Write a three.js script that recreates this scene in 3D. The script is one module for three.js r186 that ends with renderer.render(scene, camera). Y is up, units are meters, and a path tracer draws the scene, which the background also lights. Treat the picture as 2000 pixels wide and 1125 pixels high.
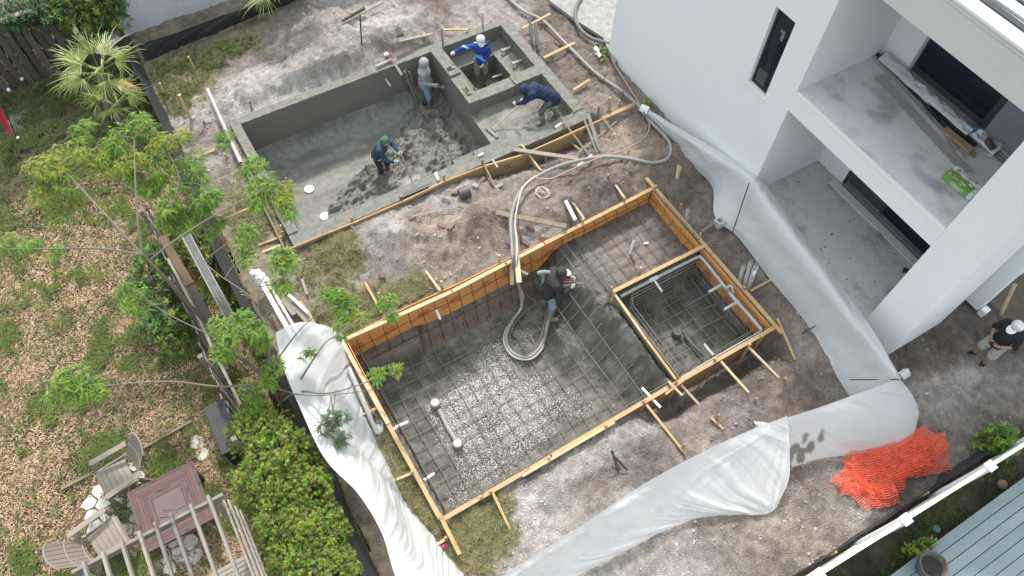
import * as THREE from 'three';
import { mergeGeometries, mergeVertices } from 'three/addons/utils/BufferGeometryUtils.js';
import { RoundedBoxGeometry } from 'three/addons/geometries/RoundedBoxGeometry.js';

// ---------------------------------------------------------------- camera, sky, sun, exposure
const scene = new THREE.Scene();
const camera = new THREE.PerspectiveCamera(42.4056, 1024 / 576, 0.1, 400);
camera.position.set(0, 14, 0);
camera.rotation.set(THREE.MathUtils.degToRad(-58.869), THREE.MathUtils.degToRad(-31.983), THREE.MathUtils.degToRad(1.866), 'YXZ');

const SUN = new THREE.Vector3(0.42, 1.22, -1.0).normalize();
{ // thinly overcast sky: pale cloud, brighter round the veiled sun
  const W = 512, H = 256, d = new Float32Array(W * H * 4);
  for (let j = 0; j < H; j++) for (let i = 0; i < W; i++) {
    const az = ((i + 0.5) / W - 0.5) * Math.PI * 2, el = ((j + 0.5) / H - 0.5) * Math.PI;
    const x = Math.cos(el) * Math.cos(az), y = Math.sin(el), z = Math.cos(el) * Math.sin(az);
    const c = Math.max(0, x * SUN.x + y * SUN.y + z * SUN.z);
    const cl = 0.5 + 0.25 * Math.sin(x * 5.1 + z * 3.3 + 1.7 * Math.sin(z * 4.2)) + 0.25 * Math.sin(z * 7.3 - x * 6.1 + 2.1 * Math.sin(x * 3.7 + y * 5));
    let r, g, b;
    if (y > 0) {
      const up = 0.72 + 0.28 * y, k = 1.14 * up * (0.86 + 0.16 * cl), glow = 0.9 * Math.pow(c, 6) + 1.6 * Math.pow(c, 40);
      r = k * 0.80 + glow * 1.0; g = k * 0.88 + glow * 0.97; b = k * 0.945 + glow * 0.9;
    } else { r = 0.20; g = 0.19; b = 0.17; }
    const o = (j * W + i) * 4; d[o] = r; d[o + 1] = g; d[o + 2] = b; d[o + 3] = 1;
  }
  const sky = new THREE.DataTexture(d, W, H, THREE.RGBAFormat, THREE.FloatType);
  sky.mapping = THREE.EquirectangularReflectionMapping; sky.magFilter = THREE.LinearFilter; sky.needsUpdate = true;
  scene.background = sky; scene.environment = sky; scene.backgroundIntensity = 1; scene.environmentIntensity = 1;
}
const sun = new THREE.DirectionalLight(new THREE.Color(1, 0.94, 0.86), 2.95);
sun.position.copy(SUN).multiplyScalar(60).add(new THREE.Vector3(4, 0, -8));
sun.target.position.set(4, 0, -8); scene.add(sun, sun.target);
sun.castShadow = true; sun.shadow.radius = 9; sun.shadow.mapSize.set(4096, 4096);
Object.assign(sun.shadow.camera, { left: -22, right: 22, top: 22, bottom: -22, near: 1, far: 140 });
const renderer = new THREE.WebGLRenderer({ antialias: true });
renderer.toneMapping = THREE.LinearToneMapping;
renderer.toneMappingExposure = 1.5;
renderer.shadowMap.enabled = true;

// ---------------------------------------------------------------- helpers
let seed = 12345;
const rnd = () => { seed = (seed + 0x6D2B79F5) | 0; let t = Math.imul(seed ^ (seed >>> 15), 1 | seed); t = (t + Math.imul(t ^ (t >>> 7), 61 | t)) ^ t; return ((t ^ (t >>> 14)) >>> 0) / 4294967296; };
const rr = (a, b) => a + (b - a) * rnd();
const pick = a => a[Math.floor(rnd() * a.length)];
const V = (x, y, z) => Array.isArray(x) ? new THREE.Vector3(...x) : new THREE.Vector3(x, y, z);
const clamp = (v, a = 0, b = 1) => Math.min(b, Math.max(a, v));
const mix = (a, b, t) => a + (b - a) * t;
const smooth = (a, b, v) => { const t = clamp((v - a) / (b - a)); return t * t * (3 - 2 * t); };
const hash = (x, y, s = 0) => { let h = Math.imul(x | 0, 374761393) + Math.imul(y | 0, 668265263) + Math.imul(s | 0, 2147483647 - 98765); h = Math.imul(h ^ (h >>> 13), 1274126177); return ((h ^ (h >>> 16)) >>> 0) / 4294967296; };
function noise(x, y, s = 0, wrap = 0) {
  const xi = Math.floor(x), yi = Math.floor(y), fx = x - xi, fy = y - yi, u = fx * fx * (3 - 2 * fx), v = fy * fy * (3 - 2 * fy);
  const w = wrap ? (a => ((a % wrap) + wrap) % wrap) : (a => a);
  return mix(mix(hash(w(xi), w(yi), s), hash(w(xi + 1), w(yi), s), u), mix(hash(w(xi), w(yi + 1), s), hash(w(xi + 1), w(yi + 1), s), u), v);
}
function fbm(x, y, o = 4, s = 0, wrap = 0) { let a = 0.5, t = 0, n = 0; for (let i = 0; i < o; i++) { t += a * noise(x, y, s + i * 17, wrap); n += a; a *= 0.5; x *= 2; y *= 2; wrap *= 2; } return t / n; }
const ridged = (x, y, o, s) => { let a = 0.5, t = 0, n = 0; for (let i = 0; i < o; i++) { t += a * (1 - Math.abs(2 * noise(x, y, s + i * 31) - 1)); n += a; a *= 0.5; x *= 2.1; y *= 2.1; } return t / n; };

function tex(n, fn, srgb = true, m = n) { // fn(u, v) in 0..1 returns linear values
  const d = new Uint8Array(n * m * 4), enc = v => 255 * (srgb ? Math.pow(clamp(v), 1 / 2.2) : clamp(v));
  for (let j = 0; j < m; j++) for (let i = 0; i < n; i++) { const c = fn(i / n, j / m), o = (j * n + i) * 4; const a = Array.isArray(c) ? c : [c, c, c]; d[o] = enc(a[0]); d[o + 1] = enc(a[1]); d[o + 2] = enc(a[2]); d[o + 3] = 255; }
  const t = new THREE.DataTexture(d, n, m); t.wrapS = t.wrapT = THREE.RepeatWrapping; t.magFilter = THREE.LinearFilter; t.minFilter = THREE.LinearMipmapLinearFilter; t.generateMipmaps = true;
  if (srgb) t.colorSpace = THREE.SRGBColorSpace; t.needsUpdate = true; return t;
}
const rep = (t, x, y = x) => { const c = t.clone(); c.repeat.set(x, y); c.needsUpdate = true; return c; };
function canvasTex(w, h, draw) { const c = document.createElement('canvas'); c.width = w; c.height = h; draw(c.getContext('2d'), w, h); const t = new THREE.CanvasTexture(c); t.colorSpace = THREE.SRGBColorSpace; t.wrapS = t.wrapT = THREE.RepeatWrapping; t.magFilter = THREE.LinearFilter; return t; }
const lin = (r, g, b) => new THREE.Color().setRGB(r, g, b);
const mat = (c, o = {}) => new THREE.MeshStandardMaterial({ color: Array.isArray(c) ? lin(...c) : c, roughness: 0.9, metalness: 0, ...o });
const phys = (c, o = {}) => new THREE.MeshPhysicalMaterial({ color: Array.isArray(c) ? lin(...c) : c, roughness: 0.9, metalness: 0, ...o });

// ---- textures (all sized in metres through uv) 
const grainT = tex(512, (u, v) => { const a = fbm(u * 8, v * 8, 6, 3, 8), b = noise(u * 256, v * 256, 9, 256), c = fbm(u * 64, v * 64, 2, 21, 64); return 0.78 + 0.50 * (a - 0.5) + 0.28 * (b - 0.5) + 0.44 * (c - 0.5); });           // neutral soil / concrete grain
const grainB = tex(512, (u, v) => { const a = fbm(u * 8, v * 8, 6, 3, 8), b = noise(u * 256, v * 256, 9, 256), c = fbm(u * 64, v * 64, 2, 21, 64); return 0.5 + 0.5 * (a - 0.5) + 0.3 * (b - 0.5) + 0.6 * (c - 0.5); }, false);
const woodT = tex(512, (u, v) => { const g = fbm(u * 4, v * 48, 4, 5, 4), f = noise(u * 16, v * 256, 8, 16), k = Math.pow(fbm(u * 8, v * 8, 2, 77, 8), 6) * 3; const t = 0.80 + 0.30 * (g - 0.5) + 0.16 * (f - 0.5) - 0.25 * k; return [t, t * (0.98), t * 0.94]; });
const woodB = tex(256, (u, v) => 0.5 + 0.5 * (fbm(u * 4, v * 48, 4, 5, 4) - 0.5) + 0.3 * (noise(u * 16, v * 128, 8, 16) - 0.5), false);
const blotT = tex(512, (u, v) => { const a = fbm(u * 4, v * 4, 6, 41, 4), b = fbm(u * 32, v * 32, 3, 47, 32); return 0.86 + 0.2 * (a - 0.5) + 0.09 * (b - 0.5); });                                                                  // faint blotches for plaster
const plasT = tex(512, (u, v) => 0.93 + 0.05 * (fbm(u * 4, v * 4, 6, 141, 4) - 0.5) + 0.04 * (fbm(u * 64, v * 64, 2, 147, 64) - 0.5));
const weaveB = tex(128, (u, v) => 0.5 + 0.25 * Math.sin(u * 128 * Math.PI) * Math.sin(v * 128 * Math.PI) + 0.4 * (fbm(u * 8, v * 8, 3, 5, 8) - 0.5), false);

// ---- naming
const taken = {};
const numbered = n => { if (!(n in taken)) { taken[n] = 0; return n; } return `${n}_${String(++taken[n]).padStart(3, '0')}`; };
const ORD = ['first', 'second', 'third', 'fourth', 'fifth', 'sixth', 'seventh', 'eighth', 'ninth', 'tenth', 'eleventh', 'twelfth', 'thirteenth', 'fourteenth', 'fifteenth', 'sixteenth', 'seventeenth', 'eighteenth'];
function obj(name, geo, m, parent = scene) {
  if (Array.isArray(geo)) geo = geo.length > 1 ? mergeGeometries(geo.map(g => { g = g.index ? g.toNonIndexed() : g; for (const k of Object.keys(g.attributes)) if (!['position', 'normal', 'uv', 'color'].includes(k)) g.deleteAttribute(k); return g; })) : geo[0];
  const o = new THREE.Mesh(geo, m); o.castShadow = o.receiveShadow = true;
  o.name = parent === scene ? numbered(name) : name; 
  if (parent !== scene && parent.userData.base) o.position.sub(parent.userData.base);
  parent.add(o); return o;
}
function thing(name, label, category, base = [0, 0, 0], group) { // a Group at the thing's base; its parts are given in world coordinates
  const o = new THREE.Group(); o.name = numbered(name); scene.add(o); o.position.set(...base);
  o.userData = { label, category, base: V(base) }; if (group) o.userData.group = group; return o;
}
const bases = [];
function tag(o, label, category, group) { o.userData.label = label; o.userData.category = category; if (group) o.userData.group = group; return o; }
function struct(o, label) { o.userData.kind = 'structure'; if (label) o.userData.label = label; return o; }
function stuff(o, label, category) { o.userData.kind = 'stuff'; if (label) o.userData.label = label; if (category) o.userData.category = category; return o; }

// ---- geometry
function boxUV(g) { // uv in metres, u along the longest axis of each face
  g = g.index ? g.toNonIndexed() : g; const p = g.attributes.position, n = g.attributes.normal, uv = new Float32Array(p.count * 2);
  g.computeBoundingBox(); const s = g.boundingBox.getSize(new THREE.Vector3()), ax = ['x', 'y', 'z'], order = ax.slice().sort((a, b) => s[b] - s[a]);
  for (let i = 0; i < p.count; i += 3) {
    const nx = Math.abs(n.getX(i)), ny = Math.abs(n.getY(i)), nz = Math.abs(n.getZ(i)), k = nx > ny && nx > nz ? 'x' : ny > nz ? 'y' : 'z', [a, b] = order.filter(q => q !== k);
    for (let j = i; j < i + 3; j++) { const q = { x: p.getX(j), y: p.getY(j), z: p.getZ(j) }; uv[2 * j] = q[a]; uv[2 * j + 1] = q[b] + q[k] * 0.37; }
  }
  g.setAttribute('uv', new THREE.BufferAttribute(uv, 2)); return g;
}
function jitterUV(g, du = rr(0, 5), dv = rr(0, 5)) { const u = g.attributes.uv; for (let i = 0; i < u.count; i++) u.setXY(i, u.getX(i) + du, u.getY(i) + dv); return g; }
function bx(x0, x1, y0, y1, z0, z1, bevel = 0) { // axis-aligned box from its limits
  const w = x1 - x0, h = y1 - y0, d = z1 - z0;
  let g = bevel ? new RoundedBoxGeometry(w, h, d, 1, Math.min(bevel, w / 2.1, h / 2.1, d / 2.1)) : new THREE.BoxGeometry(w, h, d);
  g = boxUV(g); g.translate((x0 + x1) / 2, (y0 + y1) / 2, (z0 + z1) / 2); return g;
}
function beam(a, b, w, t, upv, bevel = 0) { // a board from a to b: width w across, thickness t along its up vector
  a = V(a); b = V(b); const L = a.distanceTo(b), X = b.clone().sub(a).normalize(); let U = upv ? V(upv) : new THREE.Vector3(0, 1, 0);
  if (Math.abs(U.dot(X)) > 0.98) U = new THREE.Vector3(1, 0, 0);
  const Z = X.clone().cross(U).normalize(), Y = Z.clone().cross(X).normalize();
  let g = bevel ? new RoundedBoxGeometry(L, t, w, 1, bevel) : new THREE.BoxGeometry(L, t, w);
  g = jitterUV(boxUV(g)); g.applyMatrix4(new THREE.Matrix4().makeBasis(X, Y, Z).setPosition(a.add(b).multiplyScalar(0.5))); return g;
}
function cyl(a, b, r, r2 = r, seg = 10, open = false) { a = V(a); b = V(b); const L = a.distanceTo(b), g = new THREE.CylinderGeometry(r2, r, L, seg, 1, open); g.applyQuaternion(new THREE.Quaternion().setFromUnitVectors(new THREE.Vector3(0, 1, 0), b.clone().sub(a).normalize())); g.translate((a.x + b.x) / 2, (a.y + b.y) / 2, (a.z + b.z) / 2); return g; }
function pipe(a, b, r, wall = 0.006, seg = 14) { // open-ended tube with a wall
  a = V(a); b = V(b); const L = a.distanceTo(b), g = new THREE.LatheGeometry([[r, 0], [r, L], [r - wall, L], [r - wall, 0], [r, 0]].map(p => new THREE.Vector2(...p)), seg);
  g.applyQuaternion(new THREE.Quaternion().setFromUnitVectors(new THREE.Vector3(0, 1, 0), b.clone().sub(a).normalize())); g.translate(a.x, a.y, a.z); return g.toNonIndexed();
}
function tube(pts, r, seg = 0, rad = 8, tension = 0.5) { const c = new THREE.CatmullRomCurve3(pts.map(p => V(p)), false, 'centripetal', tension); return new THREE.TubeGeometry(c, seg || Math.max(8, Math.round(c.getLength() / (r < 0.02 ? 0.08 : 0.06))), r, rad, false); }
function taperTube(pts, r0, r1, rad = 7) { // round branch that tapers
  const c = new THREE.CatmullRomCurve3(pts.map(p => V(p)), false, 'centripetal'), n = Math.max(4, Math.round(c.getLength() / 0.12)), g = new THREE.TubeGeometry(c, n, 1, rad, false), p = g.attributes.position;
  for (let i = 0; i <= n; i++) { const o = c.getPointAt(i / n), r = mix(r0, r1, i / n); for (let j = 0; j <= rad; j++) { const k = i * (rad + 1) + j; p.setXYZ(k, o.x + (p.getX(k) - o.x) * r, o.y + (p.getY(k) - o.y) * r, o.z + (p.getZ(k) - o.z) * r); } }
  g.computeVertexNormals(); return g;
}
function grid(nu, nv, fn, uvScale) { // surface from fn(u, v) -> [x, y, z, u?, v?]
  const p = [], uv = [], ix = [];
  for (let j = 0; j <= nv; j++) for (let i = 0; i <= nu; i++) { const q = fn(i / nu, j / nv); p.push(q[0], q[1], q[2]); uv.push(q.length > 3 ? q[3] : q[0], q.length > 3 ? q[4] : q[2]); }
  for (let j = 0; j < nv; j++) for (let i = 0; i < nu; i++) { const a = j * (nu + 1) + i; ix.push(a, a + nu + 1, a + 1, a + 1, a + nu + 1, a + nu + 2); }
  const g = new THREE.BufferGeometry(); g.setAttribute('position', new THREE.Float32BufferAttribute(p, 3)); g.setAttribute('uv', new THREE.Float32BufferAttribute(uv, 2)); g.setIndex(ix); g.computeVertexNormals(); return g;
}
function colour(g, fn) { const p = g.attributes.position, c = new Float32Array(p.count * 3); for (let i = 0; i < p.count; i++) { const q = fn(p.getX(i), p.getY(i), p.getZ(i)); c[3 * i] = q[0]; c[3 * i + 1] = q[1]; c[3 * i + 2] = q[2]; } g.setAttribute('color', new THREE.BufferAttribute(c, 3)); return g; }
function instances(name, geo, m, list, parent = scene) { // list of {p, q | e, s, c}
  const o = new THREE.InstancedMesh(geo, m, list.length), M = new THREE.Matrix4(), Q = new THREE.Quaternion(), E = new THREE.Euler(), S = new THREE.Vector3(), P = new THREE.Vector3();
  list.forEach((k, i) => { if (k.q) Q.copy(k.q); else { E.set(...(k.e || [0, 0, 0]), 'YXZ'); Q.setFromEuler(E); } const s = k.s || 1; if (Array.isArray(s)) S.set(...s); else S.setScalar(s); P.set(...k.p); o.setMatrixAt(i, M.compose(P, Q, S)); if (k.c) o.setColorAt(i, lin(...k.c)); });
  o.castShadow = o.receiveShadow = true; o.name = parent === scene ? numbered(name) : name; if (parent !== scene && parent.userData.base) o.position.sub(parent.userData.base); parent.add(o); return o;
}
const lerp3 = (a, b, t) => [mix(a[0], b[0], t), mix(a[1], b[1], t), mix(a[2], b[2], t)];

// ---- shared materials
const M = {
  pine: mat([0.56, 0.39, 0.21], { map: woodT, bumpMap: woodB, bumpScale: 0.002, roughness: 0.8 }),
  pineRed: mat([0.50, 0.30, 0.15], { map: woodT, bumpMap: woodB, bumpScale: 0.002, roughness: 0.8 }),
  pinePale: mat([0.66, 0.52, 0.34], { map: woodT, bumpMap: woodB, bumpScale: 0.002, roughness: 0.8 }),
  oldWood: mat([0.36, 0.33, 0.29], { map: woodT, bumpMap: woodB, bumpScale: 0.004, roughness: 0.95 }),
  greyWood: mat([0.30, 0.28, 0.255], { map: woodT, bumpMap: woodB, bumpScale: 0.005, roughness: 0.95 }),
  darkWood: mat([0.10, 0.085, 0.075], { map: woodT, bumpMap: woodB, bumpScale: 0.005, roughness: 0.95 }),
  muddyWood: mat([0.27, 0.235, 0.18], { map: woodT, bumpMap: woodB, bumpScale: 0.004, roughness: 0.95 }),
  pvc: mat([0.80, 0.80, 0.79], { roughness: 0.35 }),
  pvcDirty: mat([0.55, 0.54, 0.51], { roughness: 0.6, map: grainT }),
  wet: mat([0.16, 0.16, 0.143], { map: grainT, bumpMap: grainB, bumpScale: 0.012, roughness: 0.75 }),
  rebar: mat([0.23, 0.217, 0.187], { roughness: 0.75, metalness: 0.15 }),
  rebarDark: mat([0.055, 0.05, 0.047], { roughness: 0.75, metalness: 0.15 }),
  hose: mat([0.34, 0.335, 0.315], { roughness: 0.75, map: grainT }),
  hoseDark: mat([0.17, 0.165, 0.155], { roughness: 0.7, map: grainT }),
  airHose: mat([0.42, 0.27, 0.24], { roughness: 0.7 }),
  black: mat([0.018, 0.019, 0.021], { roughness: 0.55 }),
  brick: mat([0.22, 0.15, 0.13], { map: grainT, bumpMap: grainB, bumpScale: 0.006 }),
};

// ---------------------------------------------------------------- ground
const P1 = { x0: 0.75, x1: 8.84, z0: -14.98, z1: -10.6 };   // finished shell, outer limits
const P2 = { x0: 0.80, x1: 8.84, z0: -7.92, z1: -3.52 };    // pit inside the timber forms
const inRect = (R, x, z, m = 0) => x > R.x0 + m && x < R.x1 - m && z > R.z0 + m && z < R.z1 - m;
const outside = (R, x, z) => Math.hypot(Math.max(R.x0 - x, 0, x - R.x1), Math.max(R.z0 - z, 0, z - R.z1));
const MOUNDS = [ // x, z, radius x, radius z, height
  [...[1.974, -15.567], 1.5, 0.9, 0.40], [...[3.778, -15.76], 1.3, 0.9, 0.42], [...[5.401, -16.008], 1.4, 1.0, 0.36], [...[4.383, -17.18], 1.2, 0.8, 0.35], [...[6.893, -16.146], 1.0, 0.8, 0.25], [...[1.013, -15.583], 0.7, 0.5, 0.2],
  [...[3.279, -9.813], 1.0, 0.6, 0.32], [...[3.899, -8.962], 1.1, 0.6, 0.42], [...[4.739, -9.15], 0.8, 0.5, 0.26], [...[2.367, -10.083], 0.8, 0.5, 0.16], [...[5.681, -10.205], 0.8, 0.35, 0.12],
  [...[7.476, -8.64], 1.1, 0.5, 0.34], [...[8.906, -8.747], 0.9, 0.6, 0.25], [...[6.246, -8.984], 0.8, 0.5, 0.2], [...[9.875, -8.577], 0.7, 0.8, 0.2],
  [...[4.165, -3.085], 0.8, 0.4, 0.14], [...[5.042, -2.938], 0.5, 0.3, 0.16], [...[2.708, -3.004], 0.7, 0.4, 0.10],
  [...[7.476, -2.409], 1.0, 0.6, 0.18], [...[8.828, -2.692], 0.8, 0.6, 0.16], [...[6.12, -1.717], 0.8, 0.5, 0.10],
  [...[10.733, -1.055], 0.9, 0.5, 0.12], [...[12.506, -0.575], 0.8, 0.6, 0.10], [...[9.394, 0.873], 0.8, 0.3, 0.08],
];
const yardX = z => -0.58 + 0.03 * Math.sin(z * 0.9);
const fenceZ = x => 0.42 + 0.042 * x;                        // the white fence at the far side
function groundY(x, z) {
  const yard = smooth(yardX(z) + 0.1, yardX(z) - 0.25, x), nb = smooth(-0.1, 0.15, z - fenceZ(x));
  let y = -0.2 + 0.10 * (fbm(x * 0.6 + 3, z * 0.6, 3, 2) - 0.5);
  let m = 0; for (const [mx, mz, rx, rz, h] of MOUNDS) { const d = ((x - mx) / rx) ** 2 + ((z - mz) / rz) ** 2; if (d < 9) m += h * Math.exp(-d * 1.1); }
  const rough = clamp(0.35 + m * 2.2);
  let s = y + m * (0.75 + 0.5 * fbm(x * 2.2, z * 2.2, 3, 11)) + rough * 0.22 * (fbm(x * 1.7, z * 1.7, 5, 5) - 0.5) + 0.17 * rough * (ridged(x * 2.6 + fbm(x * 3, z * 3, 2, 4), z * 2.6, 4, 8) - 0.6) + 0.115 * (fbm(x * 7, z * 7, 4, 15) - 0.5) + 0.035 * (ridged(x * 9 + 1.5 * fbm(x * 5, z * 5, 2, 6), z * 9, 2, 17) - 0.5);
  { const c = noise(x * 9, z * 9, 71); if (c > 0.72) s += (c - 0.72) * 0.22 * rough; }
  // boot prints and dents
  { const d = noise(x * 5.5, z * 5.5, 91); if (d < 0.28) s -= (0.28 - d) * 0.16; }
  const e2 = outside(P2, x, z), e1 = outside(P1, x, z);
  s = mix(Math.min(s, -0.10), s, smooth(0.08, 0.55, e2)); s = mix(Math.min(s, -0.07), s, smooth(0.05, 0.5, e1));
  const tr = smooth(5.0, 6.0, x) * smooth(9.3, 8.8, x) * smooth(0.62 + 0.25 * fbm(x * 2.5, 4, 3, 3), 0.22, z - P2.z1) * smooth(-0.2, 0.0, z - P2.z1); // trench along the spa form
  s -= 0.75 * tr;
  const tr1 = smooth(5.0, 6.0, x) * smooth(9.4, 8.8, x) * smooth(0.75, 0.15, z - P1.z1) * smooth(-0.2, 0.0, z - P1.z1);
  s -= 0.42 * tr1;
  const yy = -0.30 + 0.07 * (fbm(x * 0.8, z * 0.8, 4, 33) - 0.5) + 0.05 * (fbm(x * 6, z * 6, 3, 35) - 0.5);
  const ny = -0.22 + 0.06 * (fbm(x * 2, z * 2, 4, 43) - 0.5) + 0.03 * (fbm(x * 9, z * 9, 3, 45) - 0.5);
  return mix(mix(s, yy, yard), ny, nb);
}
// soil colours, linear
const S = [0.58, 0.535, 0.505], L = [0.46, 0.42, 0.39], G = [0.31, 0.272, 0.245], D = [0.175, 0.148, 0.13], B = [0.27, 0.215, 0.18], O = [0.46, 0.365, 0.29], T = [0.375, 0.315, 0.27], N = [0.36, 0.305, 0.205], K = [0.235, 0.20, 0.173];
const SEEDS = [
  [...[1.842, -15.964], S], [...[3.463, -15.712], L], [...[2.334, -15.047], S], [...[5.243, -16.336], S], [...[4.455, -15.607], L], [...[4.425, -17.278], L], [...[6.17, -16.303], S], [...[7.346, -16.395], B], [...[0.839, -15.474], S], [...[3.409, -16.654], G], [...[1.825, -17.083], G], [...[7.93, -15.943], L], [...[5.537, -15], G], [...[8.64, -15.421], L],
  [...[0.278, -17.501], N], [...[-0.184, -16.89], N], [...[0.992, -17.55], N], [...[2.067, -17.757], N], [...[-0.175, -15.638], L], [...[-0.218, -14.296], L], [...[0.054, -13.582], T], [...[-0.059, -14.781], T], [...[0.161, -12.445], N], [...[0.212, -11.562], N],
  [...[1.304, -9.96], N], [...[1.481, -9.233], L], [...[2.42, -9.644], L], [...[2.869, -10.047], S], [...[3.721, -9.901], T], [...[4.276, -9.93], L], [...[3.726, -9.391], O], [...[4.035, -8.722], O], [...[4.688, -9.179], B], [...[5.477, -9.598], T], [...[6.221, -9.898], T], [...[1.652, -8.528], N], [...[2.541, -8.32], N], [...[0.681, -8.499], N], [...[1.206, -8.342], T], [...[4.809, -10.156], L], [...[4.368, -7.892], T], [...[2.382, -9.028], G], [...[3.264, -9], T],
  [...[7.369, -9.618], T], [...[8.397, -9.801], T], [...[9.024, -10.039], O], [...[9.306, -9.092], O], [...[9.249, -8.365], B], [...[9.409, -7.541], D], [...[7.798, -8.457], K], [...[7.048, -8.883], B], [...[6.272, -8.794], T], [...[8.5, -8.604], B], [...[9.446, -6.987], G], [...[6.66, -8.055], K], [...[5.677, -8.279], L],
  [...[9.302, -12.659], B], [...[9.134, -13.445], G], [...[9.344, -11.963], B], [...[9.517, -10.999], T], [...[8.963, -10.891], G], [...[10.063, -14.127], B],
  [...[9.129, -5.813], B], [...[9.005, -4.926], G], [...[9.083, -3.971], B], [...[9.24, -3.153], T], [...[8.96, -2.21], G], [...[8.172, -2.267], B], [...[7.062, -2.393], G], [...[8.11, -2.833], K], [...[6.032, -2.245], T], [...[5.084, -2.317], G], [...[6.404, -1.909], G], [...[4.955, -2.989], L], [...[4.369, -3.206], S], [...[3.646, -3.385], L], [...[2.625, -3.053], S], [...[3.202, -3.058], L], [...[3.771, -2.501], T], [...[2.047, -2.837], S], [...[1.682, -3.157], N], [...[1.204, -2.691], N], [...[1.011, -3.117], N], [...[1.802, -2.24], S], [...[3.915, -1.861], L],
  [...[0.808, -5.266], N], [...[1.005, -6.142], N], [...[0.702, -4.168], N], [...[0.657, -6.861], T],
  [...[5.036, -0.672], G], [...[5.976, -0.339], T], [...[4.351, -0.551], L], [...[7.265, -0.362], G], [...[7.195, -0.86], B], [...[7.267, 0.194], T], [...[7.836, 0.415], L], [...[10.057, -0.411], G], [...[11.021, -0.624], L], [...[10.899, -1.5], D], [...[11.931, -1.751], D], [...[11.483, -0.358], S], [...[11.674, 0.142], G], [...[11.325, 0.571], K], [...[10.28, 0.454], G], [...[9.632, 0.783], D], [...[8.256, 0.659], D], [...[13.2, -1.313], D], [...[11.56, -1.12], B],
];
function siteColour(x, z) {
  const wx = x + 0.5 * (fbm(x * 1.6, z * 1.6, 4, 51) - 0.5) * 2, wz = z + 0.5 * (fbm(x * 1.6, z * 1.6, 4, 61) - 0.5) * 2;
  let r = 0, g = 0, b = 0, w = 0;
  for (const [sx, sz, c] of SEEDS) { const d = (wx - sx) ** 2 + (wz - sz) ** 2 + 0.03, k = 1 / (d * d); r += c[0] * k; g += c[1] * k; b += c[2] * k; w += k; }
  const v = 0.80 + 0.6 * (fbm(x * 3, z * 3, 4, 81) - 0.5) + 0.6 * (fbm(x * 11, z * 11, 3, 83) - 0.5) + 0.2, f = noise(x * 4, z * 4, 85);
  const damp = smooth(0.62, 0.72, fbm(x * 1.1, z * 1.1, 4, 87)) * 0.25;
  return [r / w * v * (1 - damp), g / w * v * (1 - damp) * (0.99 + 0.02 * f), b / w * v * (1 - damp) * (0.98 + 0.04 * f)];
}
const gm = new THREE.MeshStandardMaterial({ vertexColors: true, map: grainT, bumpMap: grainB, bumpScale: 0.06, roughness: 1 });
function terrain(name, x0, x1, z0, z1, step, keep, col) {
  const nx = Math.round((x1 - x0) / step), nz = Math.round((z1 - z0) / step), id = new Int32Array((nx + 1) * (nz + 1)).fill(-1), p = [], uv = [], c = [], ix = [];
  const v = (i, j) => { const k = j * (nx + 1) + i; if (id[k] < 0) { const x = x0 + i * step, z = z0 + j * step; id[k] = p.length / 3; p.push(x, groundY(x, z), z); uv.push(x * 0.83 + z * 0.21, z * 0.83 - x * 0.21); c.push(...col(x, z)); } return id[k]; };
  for (let j = 0; j < nz; j++) for (let i = 0; i < nx; i++) { if (!keep(x0 + (i + 0.5) * step, z0 + (j + 0.5) * step)) continue; const a = v(i, j), b = v(i + 1, j), d = v(i, j + 1), e = v(i + 1, j + 1); ix.push(a, d, b, b, d, e); }
  const g = new THREE.BufferGeometry(); g.setAttribute('position', new THREE.Float32BufferAttribute(p, 3)); g.setAttribute('uv', new THREE.Float32BufferAttribute(uv, 2)); g.setAttribute('color', new THREE.Float32BufferAttribute(c, 3)); g.setIndex(ix); g.computeVertexNormals();
  return struct(obj(name, g, gm));
}
const isYard = (x, z) => x < yardX(z), isNb = (x, z) => z > fenceZ(x);
terrain('site_ground', -0.75, 13.6, -20.2, 1.2, 0.05, (x, z) => !isYard(x, z) && !isNb(x, z) && !inRect(P1, x, z, 0.06) && !inRect(P2, x, z, 0.02), siteColour);
terrain('yard_ground', -9, -0.5, -20.2, 3.5, 0.08, (x, z) => isYard(x, z), (x, z) => { const f = fbm(x * 1.3, z * 1.3, 4, 7), k = fbm(x * 7, z * 7, 3, 19), t = smooth(0.42, 0.62, f), d = smooth(-12, -16.5, z + 0.8 * (f - 0.5) * 4); const a = lerp3([0.30, 0.205, 0.13], [0.15, 0.11, 0.07], t), q = lerp3(a, [0.085, 0.075, 0.04], 0.75 * d); return q.map(v => v * (0.6 + 0.8 * k)); });
terrain('neighbour_ground', 2, 14, 0.3, 5, 0.08, (x, z) => isNb(x, z), (x, z) => { const f = fbm(x * 1.7, z * 1.7, 4, 7), k = fbm(x * 8, z * 8, 3, 19); return lerp3([0.17, 0.135, 0.11], [0.085, 0.08, 0.045], smooth(0.4, 0.65, f)).map(v => v * (0.6 + 0.8 * k)); });
{ const g = new THREE.PlaneGeometry(240, 240, 1, 1); g.rotateX(-Math.PI / 2); g.translate(4, -2.6, -8); struct(obj('far_ground', g, mat([0.15, 0.13, 0.09], { map: rep(grainT, 120) }))); }

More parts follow.
